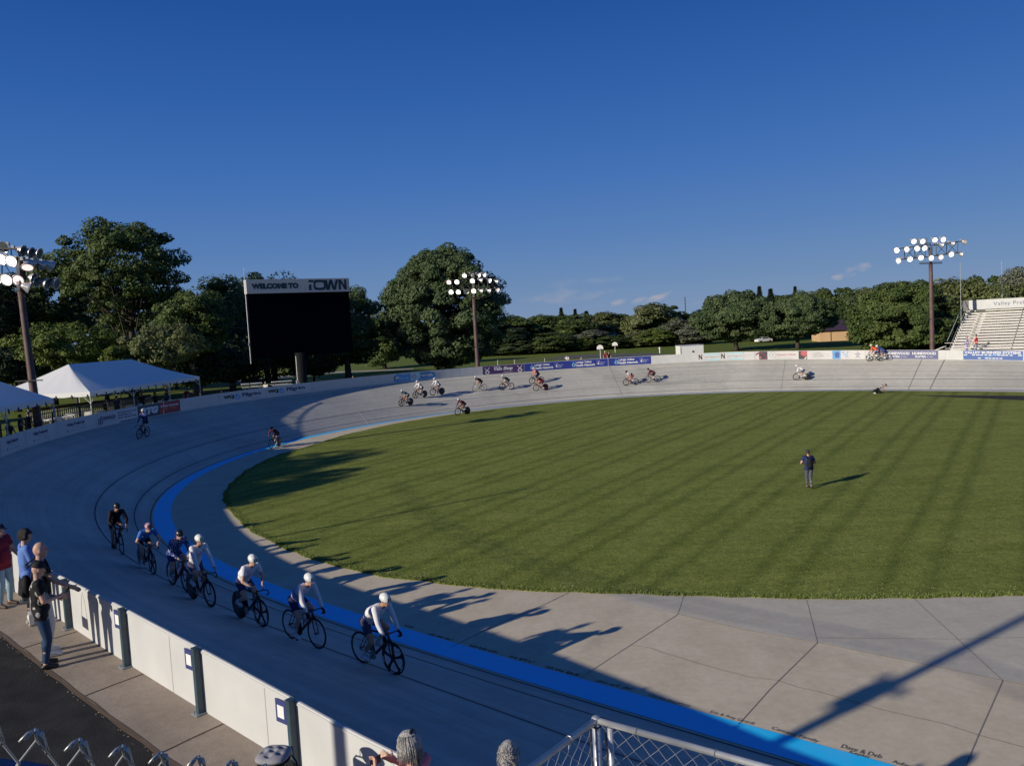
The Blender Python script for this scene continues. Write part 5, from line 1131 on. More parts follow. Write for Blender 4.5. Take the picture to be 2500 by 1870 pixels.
def tee_hem(z=.80):
    return lambda c: tee(c) | (c['L']('hips', 'thigh') & (c['V'][:, 2] > z))
def paisley():
    rs = np.random.default_rng(3); C = rs.uniform(-1, 1, size=(46, 3)) * [.2, .26, .34] + [0, 0, 1.14]; A = rs.uniform(0, 6.28, 46)
    def sel(cen, lb, t, labels):
        o = np.zeros(len(cen), int)
        for c_, a in zip(C, A):
            d = np.linalg.norm((cen - c_) * [1, 1, .75 + .2 * math.sin(a)], axis=1); o |= ((d < .050) & (d > .034)) | (d < .014)
        return o
    return ([F_blk, F_pais], sel)
def legs_kit(tr, sh): return [('trousers', trousers, .012, tr), ('shoes', shoes, .008, sh)]
def ground_z(x, y):
    i = np.argmin((PX + NX * (DWS + 1) - x) ** 2 + (PY + NY * (DWS + 1) - y) ** 2); return float(ZO[i] - .01)
def on_walk(u, v):
    z = 2.3
    for _ in range(4): p = unp(u, v, z); z = ground_z(p[0], p[1])
    return np.array([p[0], p[1], z])
face_in = math.atan2(.78, .63)
p = on_walk(112, 1628); Hc = height_to(p[:2], p[2], 1373)
r, b, c = stand(p, .55, Hc, 'man in a black paisley shirt and black cap looking at his phone at the barrier', [('shirt', tee_hem(.83), .014, paisley())] + legs_kit(F_ind, S_blk), arms=((.27, -.10, -.33), (.29, .06, -.27)), elb=((-.5, .5, -.8), (-.5, -.5, -.8)), voxel=.011, build=1.08, belly=.03, head_yaw=.25, head_pitch=-.25, poses=('phone', 'phone'), foot_w=.11)
cap_hat(r, c, C_cap); r1 = r
ph = empty('phone', r.matrix_basis @ Vector((.40, .02, 1.19)), 'phone held by the man in the paisley shirt', 'phone', None, .55); mb = MB(); mb.box((0, 0, 0), (.012, .075, .15), axes=((.8, 0, -.6), (0, 1, 0), (.6, 0, .8))); part('case', mb, S_blk, ph)
p2 = on_walk(118, 1598); H2 = height_to(p2[:2], p2[2], 1319)
r, b, c = stand(p2, .62, min(H2, 1.9), 'bald man in black with a dark backpack resting one arm on the barrier', [('t_shirt', tee_hem(.86), .012, F_blk), ('trousers', trousers, .012, ([F_wht, F_wht], lambda cen, lb, t, l: np.zeros(len(cen), int))), ('shoes', shoes, .008, K_shoe)], arms=((.30, .05, -.42), (.36, -.16, -.36)), elb=((-.4, .6, -.6), (-.3, -.6, -.7)), voxel=.012, build=1.06, head_yaw=-.1)
eyes(r, c, b); mb = MB(); mb.ell((-.20, 0, 1.13), (.085, .13, .18), 14, 8); mb.ell((-.25, 0, 1.06), (.05, .10, .09), 12, 6); bp = empty('backpack', p2, 'black backpack worn by the bald man at the barrier', 'backpack', None, .62); bp.scale = r.scale; part('pack', mb, F_blk, bp, True)
mb = MB()
for y in (.10, -.10): mb.tube([(-.18, y, 1.43), (-.05, y, 1.52), (.09, y, 1.46), (.13, y * 1.1, 1.30), (.0, y * 1.5, 1.12), (-.18, y * 1.2, 1.08)], .016, 6)
part('strap', mb, F_blk, bp)
p3 = on_walk(78, 1525); H3 = height_to(p3[:2], p3[2], 1293)
r, b, c = stand(p3, .75, min(max(H3, 1.6), 1.85), 'dark haired youth in a cornflower blue sweatshirt and black trousers', [('sweatshirt', lambda c: torso_long(c) | (c['L']('hips', 'thigh') & (c['V'][:, 2] > .84)), .018, F_swe)] + legs_kit(F_blk, S_grey) + [hair(hairmask(.035, -.06, .03), Hr_blk, .022)], arms=((.26, .06, -.44), (.22, -.05, -.48)), voxel=.012, build=.95, head_yaw=-.15)
r3 = r
mb = MB(); bb = np.array([-.03, .30, 0]); 
jk = empty('jacket', p3, 'dark jacket hanging at the side of the youth in blue', 'jacket', None, .75); mb.cap((-.02, .25, .98), (-.04, .27, .55), .03, .05, 1.8, (1, 0, 0)); mb2 = remesh(mb, .02); mb2.materials.append(F_navy); part('cloth', mb2, F_navy, jk)
p4 = on_walk(14, 1480); H4 = height_to(p4[:2], p4[2], 1283)
r, b, c = stand(p4, -.2, min(max(H4, 1.65), 1.9), 'stout man in a crimson t-shirt and faded jeans at the left edge', [('t_shirt', tee_hem(.80), .014, F_red)] + legs_kit(F_jean, S_brn) + [hair(hairmask(.02, -.07, .06), Hr_wht, .014)], arms=((.22, .10, -.46), (.05, -.10, -.52)), voxel=.012, build=1.16, belly=.07, foot_w=.13)
cap_hat(r, c, C_navycap); eyes(r, c, b)
# white shoulder bag
q = on_walk(86, 1570); c_ = at(82, 1482, np.linalg.norm(q[:2]) * 1.0); dq = ((q - [0, 0, CAMH]) @ CM[2]); c_ = at(77, 1520, dq - .25)
bg_ = empty('shoulder_bag', c_, 'white shoulder bag hanging behind the man in the paisley shirt', 'bag', None, .6); mb = MB(); mb.cap((0, -.07, .10), (0, .07, .10), .055, .055); mb.box((0, 0, .09), (.07, .26, .17)); part('pouch', mb, M('white leatherette', (.6, .57, .52), .5), bg_); mb = MB(); mb.tube([(0, -.12, .17), (.02, -.06, .50), (.05, 0, .62), (.02, .06, .50), (0, .12, .17)], .008, 5); part('strap', mb, m_alu, bg_)
# woman with silver hair and a phone, and the grey haired man beside her
D_ = 7.45; pw = at(1004, 1820, D_); gz_ = ground_z(pw[0], pw[1]); Hw = height_to(pw[:2], gz_, 1792)
hairs = [('hair', hairmask(.055, -.16, .045), .020, Hr_gry)]
r, b, c = stand((pw[0], pw[1], gz_), 2.62, Hw, 'silver haired woman with sunglasses and pink shirt holding up a phone', [('shirt', tee_hem(.84), .014, F_pink)] + legs_kit(F_navy, S_grey) + hairs, arms=((.34, -.06, -.03), (.32, .06, -.05)), elb=((.0, .7, -.9), (.0, -.7, -.9)), voxel=.009, build=.93, head_yaw=.18, head_pitch=-.1, poses=('phone', 'phone'))
sunglasses(r, c)
rw = r; mb = MB(); H_ = c['hd']; f_, l_, u_ = c['hdir'], c['hl'], c['up']
for i in range(260):                        # loose strands falling to the collar
    a = random.uniform(.75, 2 * math.pi - .75); q0 = H_ + u_ * random.uniform(.03, .10) + f_ * .082 * math.cos(a) + l_ * .075 * math.sin(a); mb.tube([q0 + u_ * .02, q0 + (f_ * math.cos(a) + l_ * math.sin(a)) * .030 - u_ * .05, q0 + (f_ * math.cos(a) + l_ * math.sin(a)) * random.uniform(.018, .045) - u_ * random.uniform(.12, .20)], [.0045, .006, .002], 4)
part('hair_strands', mb, Hr_gry, r, True)
mb = MB(); mb.cap(H_ + u_ * .125 - f_ * .05 + l_ * .02, H_ + u_ * .135 - f_ * .05 - l_ * .02, .018, .018); part('hair_clip', mb, S_blk, r)
wm_ = r.matrix_basis; e_ = wm_ @ Vector((.44, 0, 1.40)); ph = empty('phone', e_, 'phone held up by the woman in pink', 'phone', None, 2.62); mb = MB(); mb.box((0, 0, 0), (.010, .15, .075)); part('case', mb, S_blk, ph)
D_ = 7.15; pm = at(1238, 1838, D_); gz_ = ground_z(pm[0], pm[1]); Hm = height_to(pm[:2], gz_, 1817)
r, b, c = stand((pm[0], pm[1], gz_), 1.0, Hm, 'grey haired man seen from behind at the bottom edge', [('shirt', tee_hem(.84), .014, F_grey)] + legs_kit(F_ind, S_brn) + [hair(hairmask(.045, -.085, .05), Hr_gry, .014)], voxel=.010, head_yaw=.15)
eyes(r, c, b); mb = MB(); H_ = c['hd']; f_, l_, u_ = c['hdir'], c['hl'], c['up']
for i in range(620):
    d = nrm(rng.normal(size=3) + np.array([0, 0, .8])); q0 = H_ + u_ * .015 + f_ * .104 * d[0] + l_ * .083 * d[1] + u_ * .118 * d[2]
    if (q0 - H_) @ f_ > .06: continue
    q1 = q0 + d * .007 - f_ * .028 - u_ * .022 + rng.normal(0, .004, 3); mb.tube([q0, (q0 + q1) / 2 + d * .008, q1], [.0034, .003, .0012], 3)
part('hair_strands', mb, Hr_gry, r, True)
# spectators just outside the picture whose shadows fall on the wall, the apron and the lawn
out_s = [(11.0, .4, 'spectator beyond the left edge in a dark shirt'), (12.2, .6, 'spectator beyond the left edge in a blue shirt'), (14.2, .55, 'spectator beyond the left edge with folded arms'), (15.4, .5, 'spectator beyond the left edge close to the barrier'), (16.6, .7, 'spectator beyond the left edge on the bend'), (18.2, .6, 'spectator beyond the left edge on the bend in white'), (22.5, .7, 'spectator beyond the left edge far round the bend')]
proto = None
for k, (s_, off, lb) in enumerate(out_s):
    q = trk(s_, at_s(DWS, s_) + off); z = at_s(ZO, s_) - .01
    if k in (0, 1): 
        r, b, c = stand((q[0], q[1], z), .8, 1.76, lb, [('t_shirt', tee_hem(.84), .014, (F_navy, F_swe)[k])] + legs_kit(F_ind, S_grey) + [hair(hairmask(.03, -.06, .04), Hr_brn, .014)], arms=((.30, .0, -.40), (.34, .0, -.32)), voxel=.018, build=1.05); proto = (proto or []) + [r]
    else:
        r = copy_tree(proto[k % 2]); r.location = (q[0], q[1], z); r.rotation_euler[2] = .6 + .2 * (k % 3); h_ = (.94, 1.0, 1.03, .9, 1.01)[k % 5]; r.scale = (h_, h_, h_); r['label'] = lb
    r['group'] = 'spectators along the near barrier'
q = np.array([-2.55, 6.55]); r = copy_tree(proto[0]); r.location = (q[0], q[1], ground_z(*q) - .25); r.rotation_euler[2] = .9; r.scale = (.93, .93, .93); r['label'] = 'spectator just below the bottom edge beside the cushioned stool'
# man walking on the lawn with a backpack
p = unp(1976, 1192, .02); Hw = height_to(p[:2], .02, 1099)
r, b, c = stand(p, 1.5, Hw, 'man with a dark backpack walking away across the lawn', [('shirt', tee_hem(.86), .014, F_nvs)] + legs_kit(F_grey, S_brn) + [hair(hairmask(.03, -.07, .2), Hr_brn, .008)], arms=((.22, -.02, -.33), (.22, .02, -.33)), elb=((-.8, .9, -.2), (-.8, -.9, -.2)), voxel=.014, stride=.17, build=1.18, leanf=.05, foot_w=.05)
cap_hat(r, c, C_navycap)
bp = empty('backpack', p, 'black backpack on the man crossing the lawn', 'backpack', None, 1.5); bp.scale = r.scale; mb = MB(); mb.ell((-.20, 0, 1.18), (.10, .155, .27), 14, 8); mb.ell((-.26, 0, 1.08), (.06, .12, .13), 12, 6); part('pack', mb, F_blk, bp, True); mb = MB()
for y in (.10, -.10): mb.tube([(-.12, y, 1.42), (.02, y, 1.52), (.12, y, 1.42), (.14, y, 1.28), (.0, y * 1.5, 1.10), (-.14, y, 1.05)], .018, 6)
part('strap', mb, F_blk, bp)
# photographer crouching on the far lawn edge beside a dark case
p = unp(2150, 960.5, .03)
r, b, c = stand(p, -.45, 1.72, 'photographer kneeling and bending low at the far lawn edge', [('shirt', tee, .012, ([F_blk, F_wht], lambda cen, lb, t, l: (np.sin(cen[:, 2] * 60) > .2).astype(int)))] + legs_kit(F_blk, K_shoe), arms=((.16, -.05, -.42), (.2, .05, -.40)), voxel=.018, crouch=dict(hip=(-.22, .42), sh=(.18, .66), head=(.40, .70), anL=(-.40, .12, .07), anR=(-.42, -.12, .07), toe=(-.12, 0, -.03), pole=(1, 0, .15)), skin=m_skin2, head_pitch=-.5)
cap_hat(r, c, C_cap)
mb = MB(); mb.box((0, 0, .17), (.34, .26, .34)); q = unp(2139, 960, .03); cs = empty('camera_case', q, 'small dark case beside the kneeling photographer', 'case', None, .4); part('shell', mb, S_blk, cs); mb = MB(); mb.tube([(-.08, 0, .34), (-.06, 0, .39), (.06, 0, .39), (.08, 0, .34)], .012, 6); part('handle', mb, S_blk, cs)
# a few people standing beyond the far barrier, seen from the chest up
def behind(u, vtop, D, lb, shirt, hr, hgt=1.75, yaw=-1.6, kit2=None):
    q = at(u, vtop, D); zt = q[2]; o_ = stand((q[0], q[1], zt - hgt), yaw, hgt, lb, [('t_shirt', tee_hem(.84), .014, shirt)] + legs_kit(F_ind, S_brn) + ([hair(hairmask(.03, -.06, .04), hr, .014)] if hr else []), voxel=.022)
    o_[0]['group'] = 'people beyond the far barrier'; return o_
behind(1384, 866, 90, 'person in a white shirt standing beyond the deep blue banners', F_wht, Hr_blk)
o_ = behind(1477, 857, 92, 'person in a straw hat standing under the basketball hoop', F_red, None); cap_hat(o_[0], o_[2], M('straw hat', (.5, .42, .28), .8))
behind(1486, 858, 96, 'person in black just right of the one in the straw hat', F_blk, Hr_blk)
behind(648, 932, 77, 'person in a pale shirt sitting behind the banner with the blue globe', F_wht, Hr_gry)
behind(862, 917, 84, 'dark haired person in white peeping over the shaded white wall', F_wht, Hr_blk)
behind(1417, 872, 100, 'dark haired person far behind the middle blue banner', F_blk, Hr_blk)
# seated and standing crowd in the tents
tent_people = [(20, 1028, 45, F_blk, 'dark clothed person seated lowest at the left edge under the near tent'), (47, 1012, 47, F_navy, 'person in navy with brown hair beside the tent pole at the left'), (67, 1005, 49, F_blk, 'dark clothed person leaning between the two tents'), (256, 975, 53, F_blk, 'person in black with reddish hair near the sunlit tent pole'), (283, 966, 55, F_blk, 'broad person in black standing under the right tent'), (345, 960, 60, F_navy, 'person in navy deep under the right tent'), (378, 957, 61, F_blk, 'person in black by the grey tent pole'), (405, 950, 62, F_navy, 'navy clothed person right under the tent corner'), (455, 947, 64, F_red, 'person with a red top at the right end of the tent')]
tp = None
for k, (u, v, D, sh, lb) in enumerate(tent_people):
    q = at(u, v, D); gz_ = GT
    if k < 3:
        r, b, c = stand((q[0], q[1], q[2] - 1.72), -.2 + .5 * k, 1.72, lb, [('t_shirt', tee_hem(.84), .014, sh)] + legs_kit(F_ind, S_brn) + [hair(hairmask(.03, -.06, .04), (Hr_brn, Hr_blk, Hr_brn)[k], .014)], voxel=.022, build=1.08); tp = (tp or []) + [r]
    else: r = copy_tree(tp[k % 3]); r.location = (q[0], q[1], q[2] - 1.72); r.rotation_euler[2] = -1.2 + .7 * k; r['label'] = lb
    r['group'] = 'people under the tents'
    if k >= 3 and sh is F_red: 
        for ch in kids(r):
            if ch.name.startswith('t_shirt'): ch.data = ch.data.copy(); ch.data.materials[0] = F_red
# two people on the bleacher walkway
# ------------------------------------------------------------------ bleachers on the far straight
m_plank = M('bare aluminium plank', (.52, .50, .47), .5, var=.06, scale=.6, metal=.15); m_under = M('bleacher dark steel', (.14, .14, .15), .6); m_gal = M('galvanised rail', (.42, .43, .43), .5, metal=.3); m_slate_txt = M('slate sign lettering', (.10, .12, .18), .6)  # dark grey steel serves the bleacher frame, brackets and small risers
NR = 15; rise, run = .245, .61; zb0 = 2.62
sref = TT + 20; et = tang(sref); en = np.array([at_s(NX, sref), at_s(NY, sref)]); o0 = trk(sref, at_s(DWS, sref) + 2.4)[:2]
def find_end(off, z, u):
    t = np.linspace(-60, 20, 4000); P = o0 + np.outer(t, et) + en * off; uu = proj(np.c_[P, np.full(4000, z)])[:, 0]; return float(t[np.argmin(abs(uu - u))])
tl = (find_end(0, zb0, 2316) + find_end(NR * run, zb0 + NR * rise, 2350)) / 2; LEN = 34.0
org = o0 + et * tl
bl_ = empty('bleachers', (org[0], org[1], zb0 - .3), 'long rows of bare aluminium bleachers with a white sign along the top', 'bleachers', None, math.atan2(et[1], et[0]))
flip = 1 if (et[0] * en[1] - et[1] * en[0]) > 0 else -1
Lc = lambda x, y, z: (x, y * flip, z + .3)
for i in range(NR):
    y0 = run * i; z0 = rise * i
    for x0, x1 in ((.25, 1.0), (2.1, 15.6), (17.0, 33.5)):
        if x0 > 1: pass
    mb = MB()
    for x0, x1 in ((.25, 1.15), (1.95, 15.2), (16.4, 33.5)):
        mb.box(Lc((x0 + x1) / 2, y0 + .30, z0 + .42), (x1 - x0, .25, .04)); mb.box(Lc((x0 + x1) / 2, y0 + .175, z0 + .385), (x1 - x0, .012, .10))
        for x in np.arange(x0 + 3.3, x1, 3.4): mb.box(Lc(x, y0 + .16, z0 + .37), (.10, .03, .14), mi=1)
    part('seat_plank', mb, [m_plank, m_under], bl_)
    mb = MB(); mb.box(Lc(17, y0 + .05, z0 + .02), (33.6, .30, .04)); mb.box(Lc(17, y0 + .20, z0 + .12), (33.6, .015, .19), mi=0); part('foot_plank', mb, m_plank, bl_)
mb = MB()
for x in np.arange(.3, 33.8, 1.85):
    mb.beam(Lc(x, -.1, -.12), Lc(x, NR * run, NR * rise - .12), .06, .10); mb.beam(Lc(x, NR * run, -2.6), Lc(x, NR * run, NR * rise), .08, .08); mb.beam(Lc(x, NR * run * .5, -2.6), Lc(x, NR * run * .5, NR * rise * .5 - .15), .06, .06)
part('frame', mb, m_under, bl_)
mb = MB()
for x0 in (1.2, 15.35):
    for i in range(NR): mb.box(Lc(x0 + .35, run * i + .22, rise * i + .17), (.62, .24, .04)); mb.box(Lc(x0 + .35, run * i + .10, rise * i + .08), (.20, .02, .14), mi=1)
part('aisle_steps', mb, [m_plank, m_under], bl_)
mb = MB(); yb = NR * run + .15; zb1 = NR * rise + .22; hs_ = .98
mb.box(Lc(17.2, yb, zb1 + hs_ / 2 + .05), (33.6, .06, hs_)); sg = part('sign_panel', mb, m_white, bl_)
mb = MB(); V, Fq = text2d('Valley Preferred', .0, 0, 1.08); hh = V[:, 1].max(); kk_ = .47 / hh
mb.add([Lc(2.6 + a * kk_ * 1.12, yb - .036, zb1 + .28 + b_ * kk_) for a, b_ in V], Fq); part('lettering', mb, m_slate_txt, sg)
mb = MB(); mb.box(Lc(17.2, yb - .02, zb1 - .06), (33.6, .10, .12)); mb.box(Lc(.15, yb, zb1 + hs_ / 2), (.5, .08, hs_ + .1), mi=0); part('sign_frame', mb, m_under, bl_)
mb = MB()                                   # stepped end guard of slanted rails and mesh
for i in range(0, NR + 1, 3): mb.beam(Lc(.05, run * i, rise * i - .2), Lc(.05, run * i, rise * i + 1.25), .05, .05)
mb.beam(Lc(.05, 0, 1.2), Lc(.05, NR * run, NR * rise + 1.2), .05, .05); mb.beam(Lc(.05, 0, .1), Lc(.05, NR * run, NR * rise + .1), .04, .04)
for k in np.arange(0, NR * run, .13):
    z_ = k / run * rise; mb.beam(Lc(.05, k, z_ + .1), Lc(.05, k, z_ + 1.2), .012, .03)
part('end_guard', mb, m_gal, bl_)
mb = MB()                                   # front walkway deck and railing
mb.box(Lc(17, -.75, -.02), (33.8, 1.25, .05)); part('front_deck', mb, m_plank, bl_)
mb = MB()
for x in np.arange(.1, 34, 2.45): mb.beam(Lc(x, -1.36, -.3), Lc(x, -1.36, 1.07), .05, .05)
for z_ in (1.07, .58, .1): mb.beam(Lc(.1, -1.36, z_), Lc(33.9, -1.36, z_), .045, .045)
part('front_railing', mb, m_plank, bl_)
mb = MB(); 
for k in range(2): mb.beam(Lc(.0, -1.36 + k * 1.2, .35), Lc(-2.6, -1.36 + k * 1.2, -.75), .05, .05); mb.beam(Lc(.0, -1.36 + k * 1.2, .75), Lc(-2.6, -1.36 + k * 1.2, -.35), .05, .05)
for k in range(6): mb.box(Lc(-.25 - .4 * k, -.8, -.15 - .17 * k), (.36, 1.1, .04))
part('stair', mb, m_plank, bl_)
def flag_pole(u, vt, lb, D=None):
    D = D or 86; b_ = at(u, 745, D); t_ = at(u, vt, D); mb = MB(); mb.tube([(b_[0], b_[1], -.3), (b_[0], b_[1], t_[2])], [.05, .025], 8); mb.ell((b_[0], b_[1], t_[2]), (.05, .05, .05), 8, 5)
    return single('flag_pole', mb, m_gal, lb, 'pole', 'bare poles behind the bleachers')
flag_pole(2346, 642, 'thin bare pole at the left end of the bleacher sign', 88); flag_pole(2447, 640, 'thin bare pole rising behind the sign lettering', 84)
bm = bl_.matrix_basis
def on_bl(x, y): v = Matrix.Translation(bl_.location) @ Matrix.Rotation(bl_.rotation_euler[2], 4, 'Z') @ Vector(Lc(x, y, 0)); return v
for (u, v, lb, shirt, leg, hr, hgt) in ((2362, 853, 'grey haired person in a lilac shirt walking along the bleacher railing', F_lil, F_lil, Hr_gry, 1.62), (2384, 853, 'man in a scarlet shirt and jeans at the bleacher railing', F_scar, F_jean, Hr_brn, 1.78)):
    xx = np.linspace(0, 14, 600); q = [on_bl(x, -.75) for x in xx]; pp = proj(np.array([[a.x, a.y, a.z] for a in q])); k = int(np.argmin(abs(pp[:, 0] - u)))
    o_ = stand(q[k], 2.6, hgt, lb, [('shirt', lambda c: torso_long(c) | (c['L']('hips', 'thigh') & (c['V'][:, 2] > .84)), .016, shirt)] + legs_kit(leg, S_brn) + [hair(hairmask(.03, -.06, .04), hr, .014)], voxel=.02, stride=.10)
    o_[0]['group'] = 'people on the bleachers'
# ------------------------------------------------------------------ chain link fences close to the camera
m_wire = M('galvanised wire', (.40, .41, .42), .4, metal=.65); m_rail = M('galvanised top rail', (.50, .51, .52), .38, metal=.55, var=.12, scale=9); m_dwire = M('dull dark wire', (.10, .105, .115), .4, metal=.5)
Cn = at(1455, 1757, 5.6); zr = Cn[2]
def fence_panel(root, a, b, drop, pitch=.060, first=0.0):
    """woven diamonds below the rail a-b, each strand a zigzag bent alternately in front and behind"""
    d = b - a; L = np.linalg.norm(d); d /= L; nrm_ = np.array([-d[1], d[0], 0]); mb = MB(); nst = int(L / pitch)
    rows_ = int(drop / (pitch * .95))
    for i in range(nst):
        pts = []
        for j in range(rows_):
            x = (i + (j % 2 if i % 2 == 0 else 1 - j % 2)) * pitch; pts.append(a + d * x + np.array([0, 0, -.028 - j * pitch * .95]) + nrm_ * (.004 if j % 2 else -.004) + d * rng.normal(0, .0015))
        pts = [pts[0] + np.array([0, 0, .018]) + d * .006, pts[0] + np.array([0, 0, .02]) - d * .004] + pts
        mb.tube(pts, .0024, 5)
    part('chain_link', mb, m_wire, root)
    t = MB()
    for x in np.arange(.22 + first, L, .55):
        ring = [a + d * x + nrm_ * .026 * math.cos(q) + np.array([0, 0, .026 * math.sin(q)]) for q in np.linspace(0, 2 * np.pi, 12, endpoint=False)]; t.tube(ring, .0022, 5, closed=True); t.tube([a + d * x - np.array([0, 0, .026]), a + d * (x + .012) - np.array([0, 0, .06])], .002, 5)
    part('wire_tie', t, m_wire, root)
fr = empty('chain_link_fence', (Cn[0], Cn[1], 2.0), 'galvanised chain link fence with a corner post in front of the blue band', 'fence', 'chain link fences close by')
o_ = np.array([Cn[0], Cn[1], 2.0])
Rt = unp(1871, 1873, zr); Lt = unp(1296, 1873, zr); dR = Rt - Cn; dR = dR / np.linalg.norm(dR); dL = Lt - Cn; dL = dL / np.linalg.norm(dL)
for d_, L_, nm in ((dR, 4.2, 0), (dL, 3.6, 1)):
    a_ = Cn - o_ + d_ * .05; b_ = Cn - o_ + d_ * L_; mb = MB(); mb.tube([a_ - d_ * .02, b_], .0215, 14); part('top_rail', mb, m_rail, fr, True); fence_panel(fr, a_, b_, 1.25, first=.05)
mb = MB(); mb.tube([(0, 0, -.1), Cn - o_ + np.array([0, 0, .012])], .030, 14); mb.ell(Cn - o_ + np.array([0, 0, .012]), (.032, .032, .02), 14, 6); part('corner_post', mb, m_rail, fr, True)
mb = MB(); q_ = Cn - o_ + dR * .11; mb.tube([q_ + np.array([0, 0, -1.4]), q_ + np.array([0, 0, -.03])], .021, 10); part('gate_post', mb, m_rail, fr, True)
mb = MB()
for d_ in (dR, dL):
    for z_ in (-.04, -.34, -.64): 
        ring = [Cn - o_ + np.array([.034 * math.cos(q), .034 * math.sin(q), z_]) for q in np.linspace(0, 2 * np.pi, 12, endpoint=False)]; mb.tube(ring, .006, 5, closed=True)
    mb.tube([Cn - o_ + d_ * .075 + np.array([0, 0, -.03]), Cn - o_ + d_ * .075 + np.array([0, 0, -1.2])], .006, 5)
part('fitting', mb, m_dwire, fr)
# top barbs of a fence right below the camera, with a blue windscreen behind it
tips = [(-25, 1757), (87, 1783), (195, 1806), (300, 1822), (395, 1838), (485, 1848), (568, 1858), (648, 1868), (725, 1878)]
Ds = np.interp(np.arange(len(tips)), [0, 8], [1.0, 1.36]); T3 = [at(u, v, D_) for (u, v), D_ in zip(tips, Ds)]
fb = empty('chain_link_fence', (T3[3][0], T3[3][1], T3[3][2] - 1.4), 'top edge of a dark chain link fence with twisted wire ends, bottom left corner', 'fence', 'chain link fences close by'); o_ = np.array(fb.location)
mb = MB(); step = (T3[-1] - T3[0]) / (len(tips) - 1); st_ = nrm(step); pit = np.linalg.norm(step)
for i, tpt in enumerate(T3):
    q = tpt - o_; up = np.array([0, 0, 1.0]); dn = []
    for j in range(9): dn.append(q + np.array([0, 0, -.012 - j * pit * .62]) + step * (.5 * (j % 2)))
    mb.tube([q + st_ * -.010 + up * -.016 + st_ * -.006, q + up * -.002 - st_ * .004, q + up * .001] + dn, .0019, 6)
    dn = []
    for j in range(9): dn.append(q + np.array([0, 0, -.012 - j * pit * .62]) - step * (.5 * (j % 2)) + np.array([.0, .004, 0]))
    mb.tube([q + st_ * .012 + up * -.030 + np.array([0, .004, 0]), q + up * -.003 + st_ * .006 + np.array([0, .004, 0]), q + up * .0] + dn, .0019, 6)
    mb.tube([q - st_ * .024 - up * .019, q - st_ * .012 - up * .006, q + up * .0015], [.0017, .0019, .0021], 6); mb.tube([q + up * .0015, q + st_ * .009 - up * .010, q + st_ * .012 - up * .030], [.0021, .0019, .0016], 6)
    mb.ell(q + up * .0005, (.0034, .0034, .003), 8, 6)
part('twisted_wire', mb, m_wire, fb, True)
c0, c1 = at(-60, 1843, 1.55), at(175, 1874, 1.75); mb = MB(); dn = np.array([0, 0, -.8]); d_ = nrm(c1 - c0); e1 = c1 + d_ * 1.2; n_ = 12; V = []
for i in range(n_ + 1):
    q = c0 + (e1 - c0) * i / n_; V += [q + np.array([.0, .004 * math.sin(i * 2.1), 0]), q + dn + np.array([.0, .02 * math.sin(i * 1.3), 0])]
mb.add(V, [(2 * i, 2 * i + 2, 2 * i + 3, 2 * i + 1) for i in range(n_)])
single('windscreen', mb, M('blue windscreen cloth', (.025, .085, .26), .8), 'strip of blue windscreen cloth in the bottom left corner', 'windscreen')
# ------------------------------------------------------------------ cushioned stool and bag against the barrier
m_cush = M('grey tufted cushion', (.25, .25, .27), .85, var=.06, scale=10, bump=.2); m_leg = M('black stool steel', (.012, .012, .014), .4)
cc = at(668, 1842, 8.45); gz_ = ground_z(cc[0], cc[1]); stl = empty('stool', (cc[0], cc[1], gz_), 'black metal bar stool with a tufted grey cushion against the barrier', 'stool', None, .67); hz_ = cc[2] - gz_
tilt = Matrix.Rotation(.0, 3, 'X'); mb = MB(); n1, n2 = 36, 26; V = []
tf = [(0, 0)] + [(.10 * math.cos(a), .10 * math.sin(a)) for a in np.linspace(0, 2 * np.pi, 5, endpoint=False)]
for top in (1, -1):
    for i in range(n2 + 1):
        rr_ = i / n2
        for k in range(n1):
            a = 2 * np.pi * k / n1; sq = 1 + .06 * math.cos(4 * a); x, y = .185 * rr_ * math.cos(a) * sq, .185 * rr_ * math.sin(a) * sq; z = .055 * (1 - rr_ ** 3.2) ** .6
            if top > 0: z -= sum(.030 * math.exp(-((x - u) ** 2 + (y - w) ** 2) / .0007) for u, w in tf)
            V.append((x, y, hz_ + top * z))
q_ = (n2 + 1) * n1; F = []
for t_ in (0, 1):
    for i in range(n2):
        for k in range(n1): a = t_ * q_ + i * n1 + k; b_ = t_ * q_ + i * n1 + (k + 1) % n1; F.append((a, b_, b_ + n1, a + n1) if t_ == 0 else (a, a + n1, b_ + n1, b_))
mb.add(V, F); part('cushion', mb, m_cush, stl, True)
mb = MB(); mb.lathe([(.01, hz_ - .075), (.17, hz_ - .075), (.17, hz_ - .05), (.01, hz_ - .05)], seg=24); part('seat_plate', mb, m_leg, stl)
for a in (.8, 2.37, 3.94, 5.5):
    mb = MB(); mb.tube([(.13 * math.cos(a), .13 * math.sin(a), hz_ - .06), (.20 * math.cos(a), .20 * math.sin(a), 0)], .012, 8); part('leg', mb, m_leg, stl)
mb = MB(); mb.tube([(.175 * math.cos(a), .175 * math.sin(a), .28) for a in np.linspace(0, 2 * np.pi, 24, endpoint=False)], .009, 6, closed=True); part('foot_ring', mb, m_leg, stl)
bc = at(715, 1862, 8.75); gz_ = ground_z(bc[0], bc[1]); hb_ = bc[2] - gz_
bg_ = empty('folding_chair', (bc[0], bc[1], gz_), 'black folding chair with a looped frame top behind the cushioned stool', 'chair', None, .67); mb = MB()
mb.tube([(0, -.16, 0), (0, -.15, hb_), (0, -.10, hb_ + .06), (0, .0, hb_ + .08), (0, .10, hb_ + .06), (0, .15, hb_), (0, .16, 0)], .011, 8); mb.tube([(0.0, -.03, hb_ + .07), (0, -.025, hb_ + .16), (0, 0, hb_ + .19), (0, .025, hb_ + .16), (0, .03, hb_ + .07)], .006, 6); part('frame', mb, m_leg, bg_)
